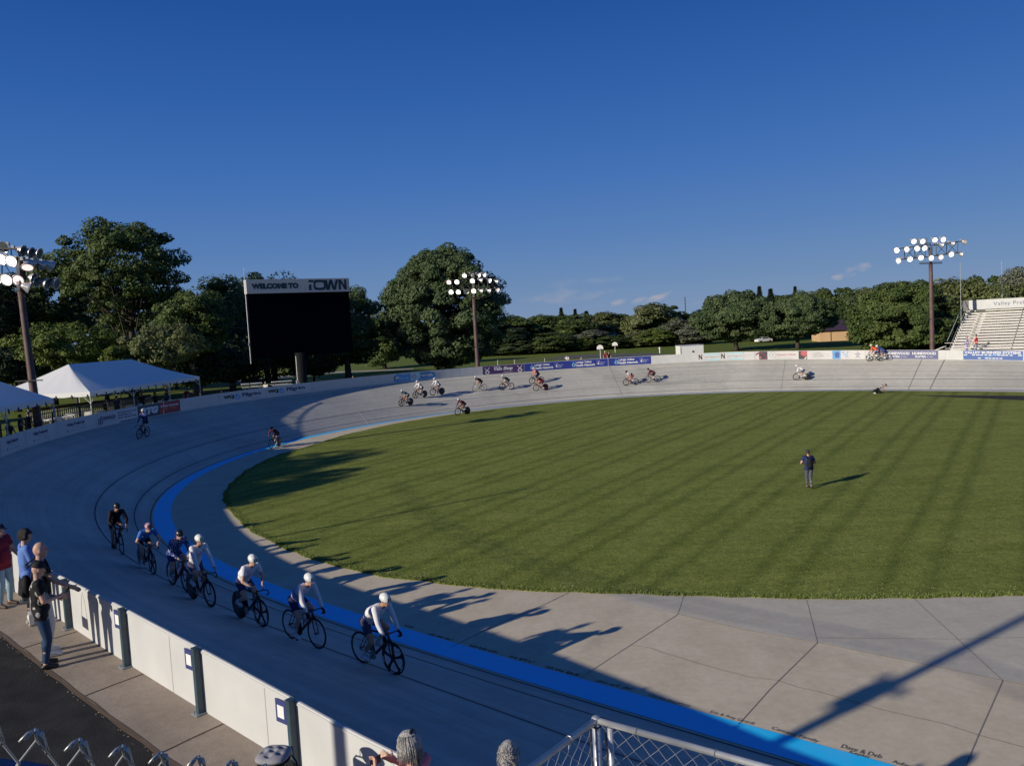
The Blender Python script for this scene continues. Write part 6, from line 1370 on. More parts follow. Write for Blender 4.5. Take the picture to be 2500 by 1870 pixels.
mb = MB(); mb.box((-.01, 0, hb_ - .12), (.015, .28, .30)); part('backrest', mb, m_leg, bg_); mb = MB(); mb.box((-.18, 0, hb_ * .55), (.34, .30, .025)); part('seat', mb, m_leg, bg_)
for y in (-.15, .15):
    mb = MB(); mb.tube([(-.36, y, 0), (-.02, y, hb_ * .6)], .011, 8); part('leg', mb, m_leg, bg_)
# ------------------------------------------------------------------ trees
def leafmat(name, c1, c2, tr=.22): return M(name, c1, .6, rgb2=c2, scale=.35, island=.30, trans=tr, spec=.25)
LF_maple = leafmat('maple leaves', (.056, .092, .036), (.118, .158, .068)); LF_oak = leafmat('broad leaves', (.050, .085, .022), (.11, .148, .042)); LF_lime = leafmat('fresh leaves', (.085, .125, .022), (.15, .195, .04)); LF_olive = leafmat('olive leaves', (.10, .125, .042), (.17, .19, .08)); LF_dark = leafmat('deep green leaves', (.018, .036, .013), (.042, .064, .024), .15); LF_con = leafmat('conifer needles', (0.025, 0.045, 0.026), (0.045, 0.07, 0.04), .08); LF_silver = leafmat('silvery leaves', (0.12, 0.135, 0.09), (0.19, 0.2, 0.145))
m_bark = M('tree bark', (.055, .045, .035), .9, var=.3, scale=3, bump=.6)
def leaf_cards(C, Nrm, size, g, elong=1.5):
    """diamond shaped leaf sprays at points C, facing roughly Nrm"""
    n = len(C); a = Nrm + g.normal(0, .55, (n, 3)); a /= np.linalg.norm(a, axis=1)[:, None] + 1e-9
    t = g.normal(size=(n, 3)); t -= a * (t * a).sum(1)[:, None]; t /= np.linalg.norm(t, axis=1)[:, None] + 1e-9; b = np.cross(a, t)
    s = size * g.uniform(.55, 1.35, n)[:, None]; V = np.stack([C - t * s * elong * .5, C + b * s * .42 - t * s * .05 - a * s * .06, C + t * s * elong * .6, C - b * s * .42 + t * s * .08 + a * s * .04], 1); return V
def crown_points(kind, H, th, rx, g, nclump, per, rc):
    """clump centres and leaf positions for a crown between trunk height th and H with radius rx"""
    cz = (H + th) / 2; rz = (H - th) / 2; lob = g.normal(size=(9, 3)); lob /= np.linalg.norm(lob, axis=1)[:, None]; amp = g.uniform(-.16, .20, 9) * (.55 if kind == 'dome' else 1.0)
    cs = []
    while len(cs) < nclump:
        d = g.normal(size=3); d /= np.linalg.norm(d)
        if kind == 'open': rr = g.uniform(.35, 1.0) ** .6
        else: rr = g.uniform(.25, 1.0) ** .38
        k = 1 + (amp * np.exp(-((lob - d) ** 2).sum(1) / .35)).sum()
        if kind in ('round', 'dome') and d[2] < -.2: k *= 1.0
        p = np.array([d[0] * rx, d[1] * rx, d[2] * rz]) * rr * k
        if kind == 'dome':                   # widest low down, flattish underside
            p[2] = p[2] * (1.0 if p[2] > 0 else .92); f = 1.0 - .30 * max(0, p[2] / rz) ** 1.5; p[:2] *= f
        cs.append(p + [0, 0, cz])
    cs = np.array(cs); nl = nclump * per; ci = np.repeat(np.arange(nclump), per); rcs = rc * g.uniform(.6, 1.35, nclump)
    d = g.normal(size=(nl, 3)); d /= np.linalg.norm(d, axis=1)[:, None]; rr = g.uniform(.45, 1, nl) ** .5
    P = cs[ci] + d * (rcs[ci] * rr)[:, None] * [1, 1, .62]; P[:, 2] -= (d[:, 0] ** 2 + d[:, 1] ** 2) * rcs[ci] * .22
    out_ = P - [0, 0, cz]; out_ /= np.linalg.norm(out_, axis=1)[:, None] + 1e-9; Nn = d * .6 + out_ * .5 + np.array([0, 0, .45]); return cs, P, Nn
def wood(H, th, rx, cs, g, r0, nl):
    mb = MB(); top = np.array([g.normal(0, .04) * rx, g.normal(0, .04) * rx, th + (H - th) * .62])
    zs = np.linspace(0, 1, 8); tr = [np.array([0, 0, -.1]) * (1 - z) + top * z + np.array([math.sin(z * 4) * .03 * rx, math.cos(z * 3) * .03 * rx, 0]) * z for z in zs]; rad = r0 * (1 - .82 * zs); rad[0] *= 1.35; mb.tube(tr, rad, 10)
    idx = g.permutation(len(cs))[:nl]
    for i in idx:
        c = cs[i]; z = g.uniform(.30, .8); a = top * z; m = a * .45 + c * .55 + np.array([0, 0, -.06 * (H - th)]) + g.normal(0, .03 * rx, 3); r1 = r0 * .34 * (1 - z * .5)
        t = np.linspace(0, 1, 6)[:, None]; pts = (1 - t) ** 2 * a + 2 * t * (1 - t) * m + t ** 2 * c; mb.tube(pts, r1 * (1 - .85 * t[:, 0]), 6)
        for _ in range(2):
            j = g.integers(len(cs)); 
            if np.linalg.norm(cs[j] - c) < rx * .45: mb.tube([pts[3], (pts[3] + cs[j]) / 2 + [0, 0, .1], cs[j]], [r1 * .4, r1 * .25, r1 * .08], 5)
    return mb
def make_tree(name, loc, label, H, th, rx, mat, seed, kind='round', nclump=90, per=377, rc=1.3, leaf=0.21, r0=.35, limbs=14, ysc=1.0, group=None):
    g = np.random.default_rng(seed); t = empty(name, loc, label, 'tree', group)
    cs, P, Nn = crown_points(kind, H, th, rx, g, nclump, per, rc); P[:, 1] *= ysc
    low = P[:, 2] < .25; P[low, 2] = .25 + np.abs(P[low, 2]) * .05
    cr = part('crown', quads_mesh('crown', leaf_cards(P, Nn, leaf, g), [mat]), mat, t); tk = part('trunk', wood(H, th, rx, cs, g, r0, limbs), m_bark, t, True); return t
def make_conifer(loc, label, H, rx, seed, group=None):
    g = np.random.default_rng(seed); t = empty('conifer_tree', loc, label, 'tree', group); mb = MB(); mb.tube([(0, 0, -.1), (0, 0, H * .5), (0, 0, H * .98)], [.03 * H, .018 * H, .004 * H], 8); PP = []; NN = []
    z = H * .12
    while z < H * .985:
        f = 1 - z / H; nb_ = int(7 + 7 * f); off = g.uniform(0, 6.28)
        for k in range(nb_):
            a = off + 2 * np.pi * k / nb_ + g.normal(0, .15); L = rx * (f ** 1.05) * g.uniform(.7, 1.12); d = np.array([math.cos(a), math.sin(a), 0]); mb.tube([(0, 0, z), d * L * .6 + [0, 0, z - .06 * L], d * L + [0, 0, z - .02 * L]], [.02 * rx, .012 * rx, .004 * rx], 4)
            n_ = int(50 + 80 * f); q = g.uniform(.1, 1, n_); w = g.normal(0, .13, n_) * L * (1.15 - q); sd = np.array([-d[1], d[0], 0]); PP.append(np.outer(q * L, d) + np.outer(w, sd) + np.c_[np.zeros(n_), np.zeros(n_), z - .10 * L * q + g.normal(0, .03, n_) * rx]); NN.append(np.tile([0, 0, 1.0], (n_, 1)) + d * .35)
        z += H * (.028 + .022 * f)
    P = np.concatenate(PP); Nn = np.concatenate(NN); part('crown', quads_mesh('crown', leaf_cards(P, Nn, rx * .085, g, 2.6), [LF_con]), LF_con, t); part('trunk', mb, m_bark, t, True); return t
GZ = -.3
def ptree(u, vtop, wpx, D, label, mat, seed, vbot=None, kind='round', name='broadleaf_tree', zb=GZ, **kw):
    q = at(u, 840, D); rx = wpx * D / FPX / 2; H = at(u, vtop, D)[2] - zb; th = kw.pop('th', None)
    if th is None: th = (at(u, vbot, D)[2] - zb) if vbot else .12 * H
    rc = kw.pop('rc', max(.9, rx * .17)); rxx = max(rx - rc * .55, rx * .6); Ht = H - rc * .3
    return make_tree(name, (q[0], q[1], zb), label, Ht, max(th, .4) + rc * .3, rxx, mat, seed, kind, rc=rc, **kw)
G_l = 'trees of the dark wood at the left'; G_f = 'trees along the far edge of the park'
# left wood
ptree(315, 520, 330, 112, 'tallest tree with open limbs and sky showing through, behind the white tents', LF_oak, 11, vbot=800, kind='open', nclump=130, per=304, rc=1.75, leaf=0.27, r0=.62, limbs=46, group=G_l)
ptree(120, 620, 210, 118, 'broad dark tree left of the tallest open limbed tree', LF_oak, 12, vbot=860, nclump=90, per=319, rc=1.9, leaf=0.29, r0=.45, limbs=24, group=G_l)
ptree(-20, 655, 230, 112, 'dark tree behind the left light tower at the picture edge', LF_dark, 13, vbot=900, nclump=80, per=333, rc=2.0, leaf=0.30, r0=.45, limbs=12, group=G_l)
ptree(470, 700, 190, 106, 'leafy tree between the tallest tree and the scoreboard, lower crown', LF_oak, 14, vbot=870, kind='open', nclump=90, per=290, rc=1.5, leaf=0.26, r0=.35, limbs=24, group=G_l)
ptree(560, 664, 190, 128, 'rounded dark green tree directly left of the scoreboard top', LF_maple, 15, vbot=880, nclump=80, per=348, rc=2.0, leaf=0.30, r0=.45, limbs=12, group=G_l)
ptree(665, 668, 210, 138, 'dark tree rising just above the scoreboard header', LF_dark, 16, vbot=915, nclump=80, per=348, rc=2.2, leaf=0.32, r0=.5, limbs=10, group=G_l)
ptree(175, 770, 260, 96, 'yellow green undergrowth tree low in front of the left wood', LF_lime, 17, vbot=905, kind='open', nclump=70, per=246, rc=1.2, leaf=0.22, r0=.22, limbs=20, group=G_l)
ptree(395, 790, 220, 96, 'scraggy undergrowth tree above the right tent roof', LF_olive, 18, vbot=905, kind='open', nclump=60, per=217, rc=1.1, leaf=0.22, r0=.2, limbs=24, group=G_l)
ptree(283, 838, 62, 92, 'small bright yellow green bush above the tent peak', LF_lime, 19, vbot=900, nclump=26, per=217, rc=.75, leaf=0.18, r0=.1, limbs=6, group=G_l, name='bush')
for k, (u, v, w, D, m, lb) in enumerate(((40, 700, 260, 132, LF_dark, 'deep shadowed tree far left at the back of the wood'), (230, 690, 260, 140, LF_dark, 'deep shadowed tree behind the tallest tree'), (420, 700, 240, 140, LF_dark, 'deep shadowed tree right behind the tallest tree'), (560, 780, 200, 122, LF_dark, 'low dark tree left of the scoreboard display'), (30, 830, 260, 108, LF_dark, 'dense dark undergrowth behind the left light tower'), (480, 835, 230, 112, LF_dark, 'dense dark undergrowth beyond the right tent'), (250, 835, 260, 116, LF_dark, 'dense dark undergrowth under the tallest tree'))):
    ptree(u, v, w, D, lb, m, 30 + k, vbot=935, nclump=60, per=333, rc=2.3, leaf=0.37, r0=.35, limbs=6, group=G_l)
ptree(648, 800, 120, 150, 'dark trunked tree standing left of the scoreboard column', LF_dark, 21, vbot=905, nclump=40, per=290, rc=1.7, leaf=0.32, r0=.62, limbs=6, th=4.0, group=G_l)
# trees by the scoreboard and the big maple
ptree(846, 677, 190, 132, 'dark round tree peeping out right of the scoreboard', LF_maple, 22, vbot=905, kind='dome', nclump=110, per=362, rc=1.6, leaf=0.27, r0=.62, limbs=16)
ptree(760, 850, 130, 142, 'low spreading tree under the scoreboard display', LF_maple, 23, vbot=915, nclump=40, per=290, rc=1.3, leaf=0.27, r0=.2, limbs=8)
ptree(1092, 594, 318, 136, 'huge rounded maple behind the middle light tower', LF_maple, 24, vbot=940, kind='dome', nclump=470, per=333, rc=1.6, leaf=0.29, r0=.7, limbs=20)
ptree(936, 738, 150, 180, 'distant tree in the gap left of the huge maple', LF_oak, 25, vbot=900, nclump=70, per=261, rc=2.2, leaf=0.40, r0=.4, limbs=6)
# two round maples and the tree by the bleachers
ptree(1798, 705, 222, 172, 'round dark maple with a short trunk, left of the matching pair', LF_maple, 26, vbot=838, kind='dome', nclump=200, per=377, rc=1.5, leaf=0.29, r0=.5, limbs=14, th=1.9)
ptree(1948, 711, 200, 165, 'round dark maple with a short trunk, right of the matching pair', LF_maple, 27, vbot=836, kind='dome', nclump=190, per=377, rc=1.4, leaf=0.27, r0=.45, limbs=14, th=2.0)
ptree(2205, 690, 268, 118, 'broad leafy tree reaching down to the barrier, left of the right light tower', LF_oak, 28, vbot=874, kind='dome', nclump=240, per=406, rc=1.25, leaf=0.24, r0=.4, limbs=12)
# background prototypes, then copies
protos = {}
def proto_tree(key, mat, seed, kind, H=13, rx=6.0, **kw):
    t = make_tree('broadleaf_tree', (0, 0, 0), '', H, .5, rx - .9, mat, seed, kind, nclump=95, per=250, rc=1.6, leaf=0.40, r0=.3, limbs=6); protos[key] = (t, H, rx, [False]); return t
proto_tree('oak', LF_oak, 41, 'round'); proto_tree('maple', LF_maple, 42, 'dome'); proto_tree('olive', LF_olive, 43, 'round'); proto_tree('silver', LF_silver, 44, 'open'); proto_tree('dark', LF_dark, 45, 'round'); proto_tree('lime', LF_lime, 46, 'round')
cpro = make_conifer((0, 0, 0), '', 14, 3.0, 47); protos['con'] = (cpro, 14, 3.0, [False])
def bgtree(key, u, vtop, wpx, D, label, group=G_f):
    t, H0, r0_, used = protos[key]
    if not used[0]: o = t; used[0] = True
    else: o = copy_tree(t)
    q = at(u, 800, D); H = at(u, vtop, D)[2] - GZ; o.location = (q[0], q[1], GZ); rx = wpx * (1.0 if key == 'con' else 1.28) * D / FPX / 2; o.scale = (rx / r0_, rx / r0_, H / H0); o.rotation_euler = (0, 0, random.uniform(0, 6.28)); o['label'] = label; o['group'] = group; o['category'] = 'tree'
BG = [('oak', 1262, 774, 120, 236, 'bright green tree right beside the huge maple'), ('dark', 1215, 790, 120, 225, 'dark tree at the foot of the huge maple right side'), ('oak', 1322, 770, 110, 244, 'mid green tree above the purple banner'), ('oak', 1388, 768, 110, 240, 'mid green tree above the first deep blue banner'),
      ('con', 1372, 752, 62, 262, 'dark spiky conifer above the deep blue banners, first of three'), ('con', 1406, 755, 58, 266, 'dark spiky conifer above the deep blue banners, second of three'), ('con', 1433, 760, 74, 258, 'wide dark conifer just left of the distant radio mast'), ('olive', 1470, 762, 100, 256, 'olive tree above the left basketball hoop'), ('oak', 1512, 766, 90, 262, 'green tree above the right basketball hoop'), ('dark', 1545, 778, 70, 275, 'bluish dark tree in the low gap of the skyline'),
      ('olive', 1590, 741, 120, 246, 'tall domed olive tree left of the second radio mast'), ('oak', 1632, 746, 100, 252, 'tall green tree left of the second radio mast'), ('silver', 1672, 780, 112, 226, 'silvery grey green tree behind the white trailer'), ('dark', 1715, 758, 100, 270, 'dark tree in the skyline between the second mast and the round maples'), ('silver', 1440, 806, 80, 228, 'greyish brown tree low behind the basketball hoops'), ('lime', 1610, 800, 90, 226, 'yellow green tree low left of the silvery tree'), ('olive', 1560, 812, 90, 228, 'olive shrubby tree low in the middle of the tree line'), ('lime', 1410, 822, 60, 224, 'low bright bush behind the left basketball hoop'), ('oak', 1500, 818, 80, 226, 'low green bush behind the right basketball hoop'), ('oak', 1340, 812, 100, 222, 'low dark green tree above the purple banner'),
      ('con', 1836, 710, 66, 225, 'small conifer peeping between the round maples'), ('con', 1857, 700, 74, 228, 'tallest conifer between the round maples'), ('con', 1884, 706, 84, 224, 'feathery conifer between the round maples, right one'), ('con', 1944, 700, 60, 260, 'thin conifer tip over the right round maple'), ('dark', 1870, 748, 90, 215, 'dark tree filling the gap between the round maples'), ('olive', 1985, 712, 110, 245, 'pale olive tree behind the right round maple'), ('oak', 2052, 702, 100, 242, 'dark crowned tree above the tan building, left'), ('maple', 2095, 706, 110, 238, 'tree directly above the dark roof of the tan building'), ('olive', 2135, 702, 90, 232, 'olive tree above the right end of the tan building'), ('oak', 2055, 752, 100, 225, 'lower green tree just behind the dark roof'),
      ('silver', 2185, 690, 90, 160, 'feathery pale tree over the broad leafy tree'), ('olive', 2300, 682, 130, 150, 'olive tree behind the right light tower'), ('olive', 2372, 684, 120, 146, 'olive tree behind the left end of the bleacher sign'), ('oak', 2430, 672, 110, 152, 'green tree behind the bleacher sign lettering'), ('silver', 2488, 655, 90, 140, 'taller pale tree at the right edge of the picture'), ('olive', 2460, 690, 120, 138, 'olive tree behind the right part of the bleachers'), ('oak', 2330, 760, 120, 128, 'shadowy tree below the olive one beside the bleachers'), ('dark', 2290, 790, 110, 122, 'dark foliage between the right light tower and the bleachers')]
for k, u, v, w, D, lb in BG: bgtree(k, u, v, w, D, lb, G_f if u < 2160 else 'trees behind the bleachers')

BG2 = [('oak', 1238, 772, 90, 250, 'green tree peeping past the huge maple'), ('dark', 1290, 780, 90, 262, 'dark tree in the second row above the purple banner'), ('oak', 1355, 770, 90, 268, 'green tree in the second row beside the conifers'), ('maple', 1425, 776, 90, 270, 'dense tree in the second row left of the first radio mast'), ('oak', 1492, 772, 90, 272, 'green tree in the second row right of the first radio mast'), ('olive', 1530, 776, 80, 268, 'olive tree in the second row at the skyline dip'), ('maple', 1570, 768, 90, 264, 'dense tree in the second row under the domed olive tree'), ('oak', 1690, 764, 90, 262, 'green tree in the second row behind the silvery tree'), ('dark', 1745, 770, 80, 256, 'dark tree in the second row left of the round maples'), ('oak', 1915, 720, 100, 250, 'green tree in the second row between the round maples'), ('maple', 1255, 830, 90, 222, 'low dense shrub tree beside the huge maple foot'), ('dark', 1300, 826, 90, 224, 'low dark shrub tree above the purple banner end'), ('maple', 1375, 828, 80, 226, 'low dense shrub tree above the second deep blue banner'), ('olive', 1455, 826, 80, 229, 'low olive shrub between the basketball hoops'), ('maple', 1530, 822, 80, 230, 'low dense shrub right of the hoops'), ('dark', 1585, 820, 80, 230, 'low dark shrub at the field edge'), ('oak', 1650, 818, 80, 229, 'low green shrub behind the trailer'), ('maple', 1705, 818, 80, 228, 'low dense shrub right of the silvery tree'), ('oak', 2010, 745, 80, 236, 'green tree left of the tan building'), ('olive', 2240, 690, 120, 165, 'pale tree behind the broad leafy tree'), ('oak', 2400, 700, 110, 160, 'green tree deep behind the bleachers')]
for k, u, v, w, D, lb in BG2: bgtree(k, u, v, w, D, lb, G_f if u < 2160 else 'trees behind the bleachers')
far_ = MB()
# trees beyond the left edge of the picture whose rounded shade falls on the lawn
for c_, a_top, t_, rx_, sd_, lb_ in ((41.2, 19.4, 46, 5.6, 61, 'shade tree beyond the left edge of the picture, nearer one'), (47.0, 20.6, 48, 5.8, 62, 'shade tree beyond the left edge of the picture, farther one')):
    a_ = a_top - t_; hh_ = t_ * math.tan(R(SUN_EL)); make_tree('broadleaf_tree', (a_ * tx - c_ * ty, a_ * ty + c_ * tx, 0), lb_, hh_ - .5, 2.0, rx_ - .7, LF_maple, sd_, 'dome', nclump=120, per=246, rc=1.4, leaf=0.34, r0=.4, limbs=6, group='shade trees beyond the left edge')
# tall trees far outside the left edge that shade the ground behind the tents
sh_ = None
for k, (a_, c_) in enumerate(((-38, 73), (-42, 85), (-36, 97), (-40, 110))):
    if k == 0: sh_ = make_tree('broadleaf_tree', (0, 0, GZ), '', 19, 2.0, 6.0, LF_oak, 71, 'dome', nclump=110, per=180, rc=1.9, leaf=.5, r0=.5, limbs=6); o = sh_
    else: o = copy_tree(sh_)
    o.location = (a_ * tx - c_ * ty, a_ * ty + c_ * tx, GZ); o['category'] = 'tree'; o['group'] = 'shade trees beyond the left edge'; o['label'] = 'tall tree beyond the left edge of the picture, ' + ('nearest the tents', 'behind the nearest', 'third in the row', 'farthest of the row')[k]
# pole outside the picture on the left whose shadow crosses the apron
mb = MB(); bx_, by_ = -11.6, 2.95; mb.tube([(bx_, by_, 1.9), (bx_, by_, 14)], [.135, .10], 12); mb.box((bx_, by_ + .1, 8.0), (.34, .34, .55)); mb.box((bx_, by_, 8.35), (.1, .9, .1)); single('utility_pole', mb, m_steel, 'pole with a meter box outside the picture on the left', 'pole')
cb = MB(); 
for k in range(2):
    a = np.array([bx_, by_, 9.0 + .25 * k]); b_ = np.array([bx_ + 13, by_ - 13, 9.4 + .2 * k]); c_ = np.array([bx_ - 16, by_ + 22, 9.6 + .2 * k])
    for e in (b_, c_): cb.tube([a + (e - a) * t - np.array([0, 0, 1.0 * math.sin(math.pi * t)]) for t in np.linspace(0, 1, 16)], .018, 6)
single('cable', cb, S_blk, 'overhead cables sagging from the pole outside the picture', 'cable')
# tall thin mast beyond the left edge whose line of shade crosses the lawn
mb = MB(); q0 = unp(1310, 1190) ; hh_ = 11.5; mx = q0[:2] - np.array([tx, ty]) * hh_ / math.tan(R(SUN_EL)); mb.tube([(mx[0], mx[1], 2.2), (mx[0], mx[1], hh_)], [.09, .06], 8); single('flag_pole', mb, m_gal, 'thin pole outside the picture whose shadow crosses the lawn', 'pole')
# ------------------------------------------------------------------ the park beyond the far barrier
m_hoop = M('white backboard', (.72, .72, .70), .5); m_rim = M('orange hoop', (.45, .10, .03), .5)
def hoop(u, vt, vb, D, lb):
    b_ = at(u, vb, D); H = height_to(b_[:2], GZ, vt); b_[2] = GZ; t = empty('basketball_hoop', b_, lb, 'basketball hoop', 'basketball hoops in the park', -.15); mb = MB(); mb.tube([(0, .5, 0), (0, .5, H - .9), (0, .1, H - .5)], [.07, .06, .05], 8); part('pole', mb, m_hoop, t)
    mb = MB(); zc = H - .95; P = [(-.68, zc), (.68, zc)] + [(.68 * math.cos(a), zc + .25 + .70 * math.sin(a)) for a in np.linspace(0, math.pi, 12)]; n = len(P); mb.add([(x, .0, z) for x, z in P] + [(x, .04, z) for x, z in P], [tuple(range(n))[::-1], tuple(range(n, 2 * n))] + [(i, (i + 1) % n, n + (i + 1) % n, n + i) for i in range(n)]); part('backboard', mb, m_hoop, t)
    mb = MB(); mb.tube([(.23 * math.cos(a), -.26 + .23 * math.sin(a), zc + .12) for a in np.linspace(0, 2 * math.pi, 14, endpoint=False)], .014, 5, closed=True); mb.box((0, -.02, zc + .12), (.12, .06, .06)); part('rim', mb, m_rim, t)
    mb = MB()
    for a in np.linspace(0, 2 * math.pi, 10, endpoint=False): mb.tube([(.23 * math.cos(a), -.26 + .23 * math.sin(a), zc + .12), (.13 * math.cos(a + .3), -.26 + .13 * math.sin(a + .3), zc - .28)], .008, 3)
    part('net', mb, m_hoop, t)
hoop(1466, 842, 874, 172, 'nearer fan shaped basketball hoop, left one'); hoop(1502, 835, 861, 200, 'farther fan shaped basketball hoop, right one')
# white trailer
p = at(1684, 872, 100); p[2] = GZ; t = empty('box_trailer', p, 'plain white box trailer behind the barrier left of the capital N banners', 'trailer', None, .05); zt = at(1684, 843, 100)[2] - GZ
mb = MB(); mb.box((0, 0, (zt + .6) / 2), (2.9, 2.2, zt - .6)); bd = part('body', mb, M('white trailer skin', (.74, .74, .73), .4), t); mb = MB(); mb.box((0, 0, zt + .02), (3.0, 2.3, .05)); part('roof', mb, m_plank, bd)
mb = MB(); mb.box((.15, -1.115, zt - .75), (.22, .03, .2)); mb.box((-.7, -1.115, zt - 1.25), (.6, .03, .25)); part('decal', mb, S_blk, bd); mb = MB(); mb.box((-1.40, -1.12, zt * .6), (.06, .05, zt * .75)); part('door_post', mb, m_gal, bd)
for x in (-.7, .7):
    mb = MB(); mb.lathe([(0, -.1), (.3, -.1), (.32, 0), (.3, .1), (0, .1)], (x, -1.0, .32), (0, 1, 0), 16); part('wheel', mb, m_tyre, t)
m_cwin = M('car window', (.02, .025, .03), .1, spec=.6); m_lamp = M('car lamp', (.5, .48, .45), .2)
def car(u, v, D, lb, rot, paint, zb=GZ, sc=1.0):
    p = at(u, v, D); t = empty('parked_car', (p[0], p[1], zb), lb, 'car', 'cars parked under the trees', rot); t.scale = (sc,) * 3
    side = [(-2.2, .35), (-2.25, .75), (-2.1, .95), (-1.35, 1.02), (-.75, 1.45), (.75, 1.47), (1.6, 1.02), (2.15, .95), (2.25, .6), (2.2, .35)]; n = len(side); mb = MB()
    V = []
    for y in (-.86, -.80, .80, .86): V += [(x, y * (.86 if z > 1.1 else 1), z) for x, z in side] if abs(y) < .83 else [(x * .99, y * (.84 if z > 1.1 else 1), z * .99 + .005) for x, z in side]
    F = [tuple(range(n)), tuple(range(3 * n, 4 * n))[::-1]] + [(r_ * n + i, r_ * n + (i + 1) % n, (r_ + 1) * n + (i + 1) % n, (r_ + 1) * n + i) for r_ in range(3) for i in range(n)]
    mb.add(V, F); bd = part('body', mb, paint, t); mb = MB()
    for y in (-.80, .80): mb.add([(-1.15, y, 1.06), (-.68, y * .92, 1.38), (.68, y * .92, 1.40), (1.28, y, 1.06)], [(0, 1, 2, 3)])
    mb.add([(1.36, -.66, 1.12), (1.36, .66, 1.12), (.86, .62, 1.43), (.86, -.62, 1.43)], [(0, 1, 2, 3)]); mb.add([(-1.26, -.66, 1.10), (-1.26, .66, 1.10), (-.82, .62, 1.42), (-.82, -.62, 1.42)], [(0, 3, 2, 1)]); mb.v = [(x * 1.012, y * 1.06, z + .012) for x, y, z in mb.v]; part('window', mb, m_cwin, bd)
    for x in (-1.38, 1.38):
        for y in (-.8, .8):
            mb = MB(); mb.lathe([(0, -.1), (.30, -.1), (.33, 0), (.30, .1), (0, .1)], (x, y, .33), (0, 1, 0), 16); part('wheel', mb, m_tyre, t)
    for y in (-.6, .6): mb = MB(); mb.box((2.22, y, .72), (.06, .3, .12)); part('headlight', mb, m_lamp, bd)
P_wh = M('white car paint', (.68, .68, .68), .3, spec=.5); P_dk = M('dark car paint', (.03, .03, .035), .3, spec=.5)
car(1864, 833, 212, 'white car parked under the round maples, left one', .3, P_wh); car(1886, 831, 220, 'white car parked under the round maples, right one', .2, P_wh); car(1727, 872, 102, 'dark car behind the white trailer', 1.2, P_dk)
# tan building with a dark roof
m_tan = M('tan block wall', (.55, .36, .20), .8, var=.06, scale=.5); m_roof = M('plum metal roof', (.045, .028, .045), .6); m_trim = M('brown trim', (.10, .05, .03), .7)
DBg = 196; p = at(2075, 833, DBg); zw = height_to(p[:2], GZ, 801); t = empty('park_building', (p[0], p[1], GZ), 'tan park building with a long plum coloured roof between the trees', 'building', None, -.12); mb = MB(); mb.box((3, 4, zw / 2), (20, 8, zw)); part('wall', mb, m_tan, t)
mb = MB(); zr_ = height_to(p[:2], GZ, 785); mb.add([(-7.6, -.7, zw - .1), (13.6, -.7, zw - .1), (13.6, 4, zr_ + .4), (-7.6, 4, zr_ + .4), (-7.6, 8.7, zw - .1), (13.6, 8.7, zw - .1), (-7.6, -.7, zw - .35), (13.6, -.7, zw - .35)], [(0, 1, 2, 3), (3, 2, 5, 4), (6, 7, 1, 0), (0, 3, 4), (1, 5, 2)]); part('roof', mb, m_roof, t)
mb = MB(); mb.box((-4.4, -.03, zw / 2 - .1), (.16, .06, zw - .3)); part('downpipe', mb, m_trim, t); mb = MB(); mb.box((7.5, -.03, 1.05), (1.0, .08, 2.1)); part('door', mb, m_trim, t)
mb = MB(); mb.tube([(5.2, 4.5, zr_), (5.2, 4.5, zr_ + 2.7)], .12, 8); part('vent_pipe', mb, m_gal, t)
# glimpses of houses between the far trees
m_hw = M('pale house siding', (.62, .61, .60), .7); m_hr = M('grey shingle roof', (.30, .29, .30), .8); m_hwin = M('house window', (.04, .05, .06), .2)
def house(u, vt, D, w, lb, rot):
    p = at(u, 830, D); H = height_to(p[:2], GZ, vt); t = empty('house', (p[0], p[1], GZ), lb, 'house', 'houses beyond the far trees', rot); hw_ = H * .62; mb = MB(); mb.box((0, 0, hw_ / 2), (w, 7, hw_)); mb.add([(-w / 2, -3.5, hw_), (-w / 2, 3.5, hw_), (-w / 2, 0, H - .1), (w / 2, -3.5, hw_), (w / 2, 3.5, hw_), (w / 2, 0, H - .1)], [(0, 2, 1), (3, 4, 5)]); part('wall', mb, m_hw, t)
    mb = MB(); mb.add([(-w / 2 - .4, -3.9, hw_ - .2), (w / 2 + .4, -3.9, hw_ - .2), (w / 2 + .4, 0, H), (-w / 2 - .4, 0, H), (w / 2 + .4, 3.9, hw_ - .2), (-w / 2 - .4, 3.9, hw_ - .2)], [(0, 1, 2, 3), (3, 2, 4, 5)]); part('roof', mb, m_hr, t)
    for x in (-.3, .05, .32): mb = MB(); mb.box((x * w, -3.52, hw_ * .65), (1.1, .08, 1.3)); part('window', mb, m_hwin, t)
    mb = MB(); mb.box((-.1 * w, -3.52, 1.05), (1.0, .08, 2.1)); part('door', mb, m_trim, t)
house(1352, 822, 252, 9, 'pale house glimpsed between trunks above the first deep blue banner', .3); house(1455, 812, 250, 12, 'pale house glimpsed above the left basketball hoop', -.2); house(1553, 792, 285, 11, 'pale gabled house glimpsed high between trees in the middle', .6); house(1585, 818, 252, 10, 'pale house glimpsed low left of the silvery tree', .1); house(1540, 822, 255, 9, 'pale house glimpsed right of the right basketball hoop', -.1)
def upole(u, vt, D, lb, r=.13, cat='pole', arms=0, mat=None):
    b_ = at(u, 820, D); z1 = at(u, vt, D)[2]; mb = MB(); mb.tube([(b_[0], b_[1], GZ), (b_[0], b_[1], z1)], [r, r * .7], 8)
    for k in range(arms): mb.box((b_[0], b_[1], z1 - .6 - 1.5 * k), (1.6 if arms < 4 else .9, .1, .12))
    return single('utility_pole' if cat == 'pole' else 'radio_mast', mb, mat or M('weathered pole wood', (.20, .17, .13), .9), lb, cat)
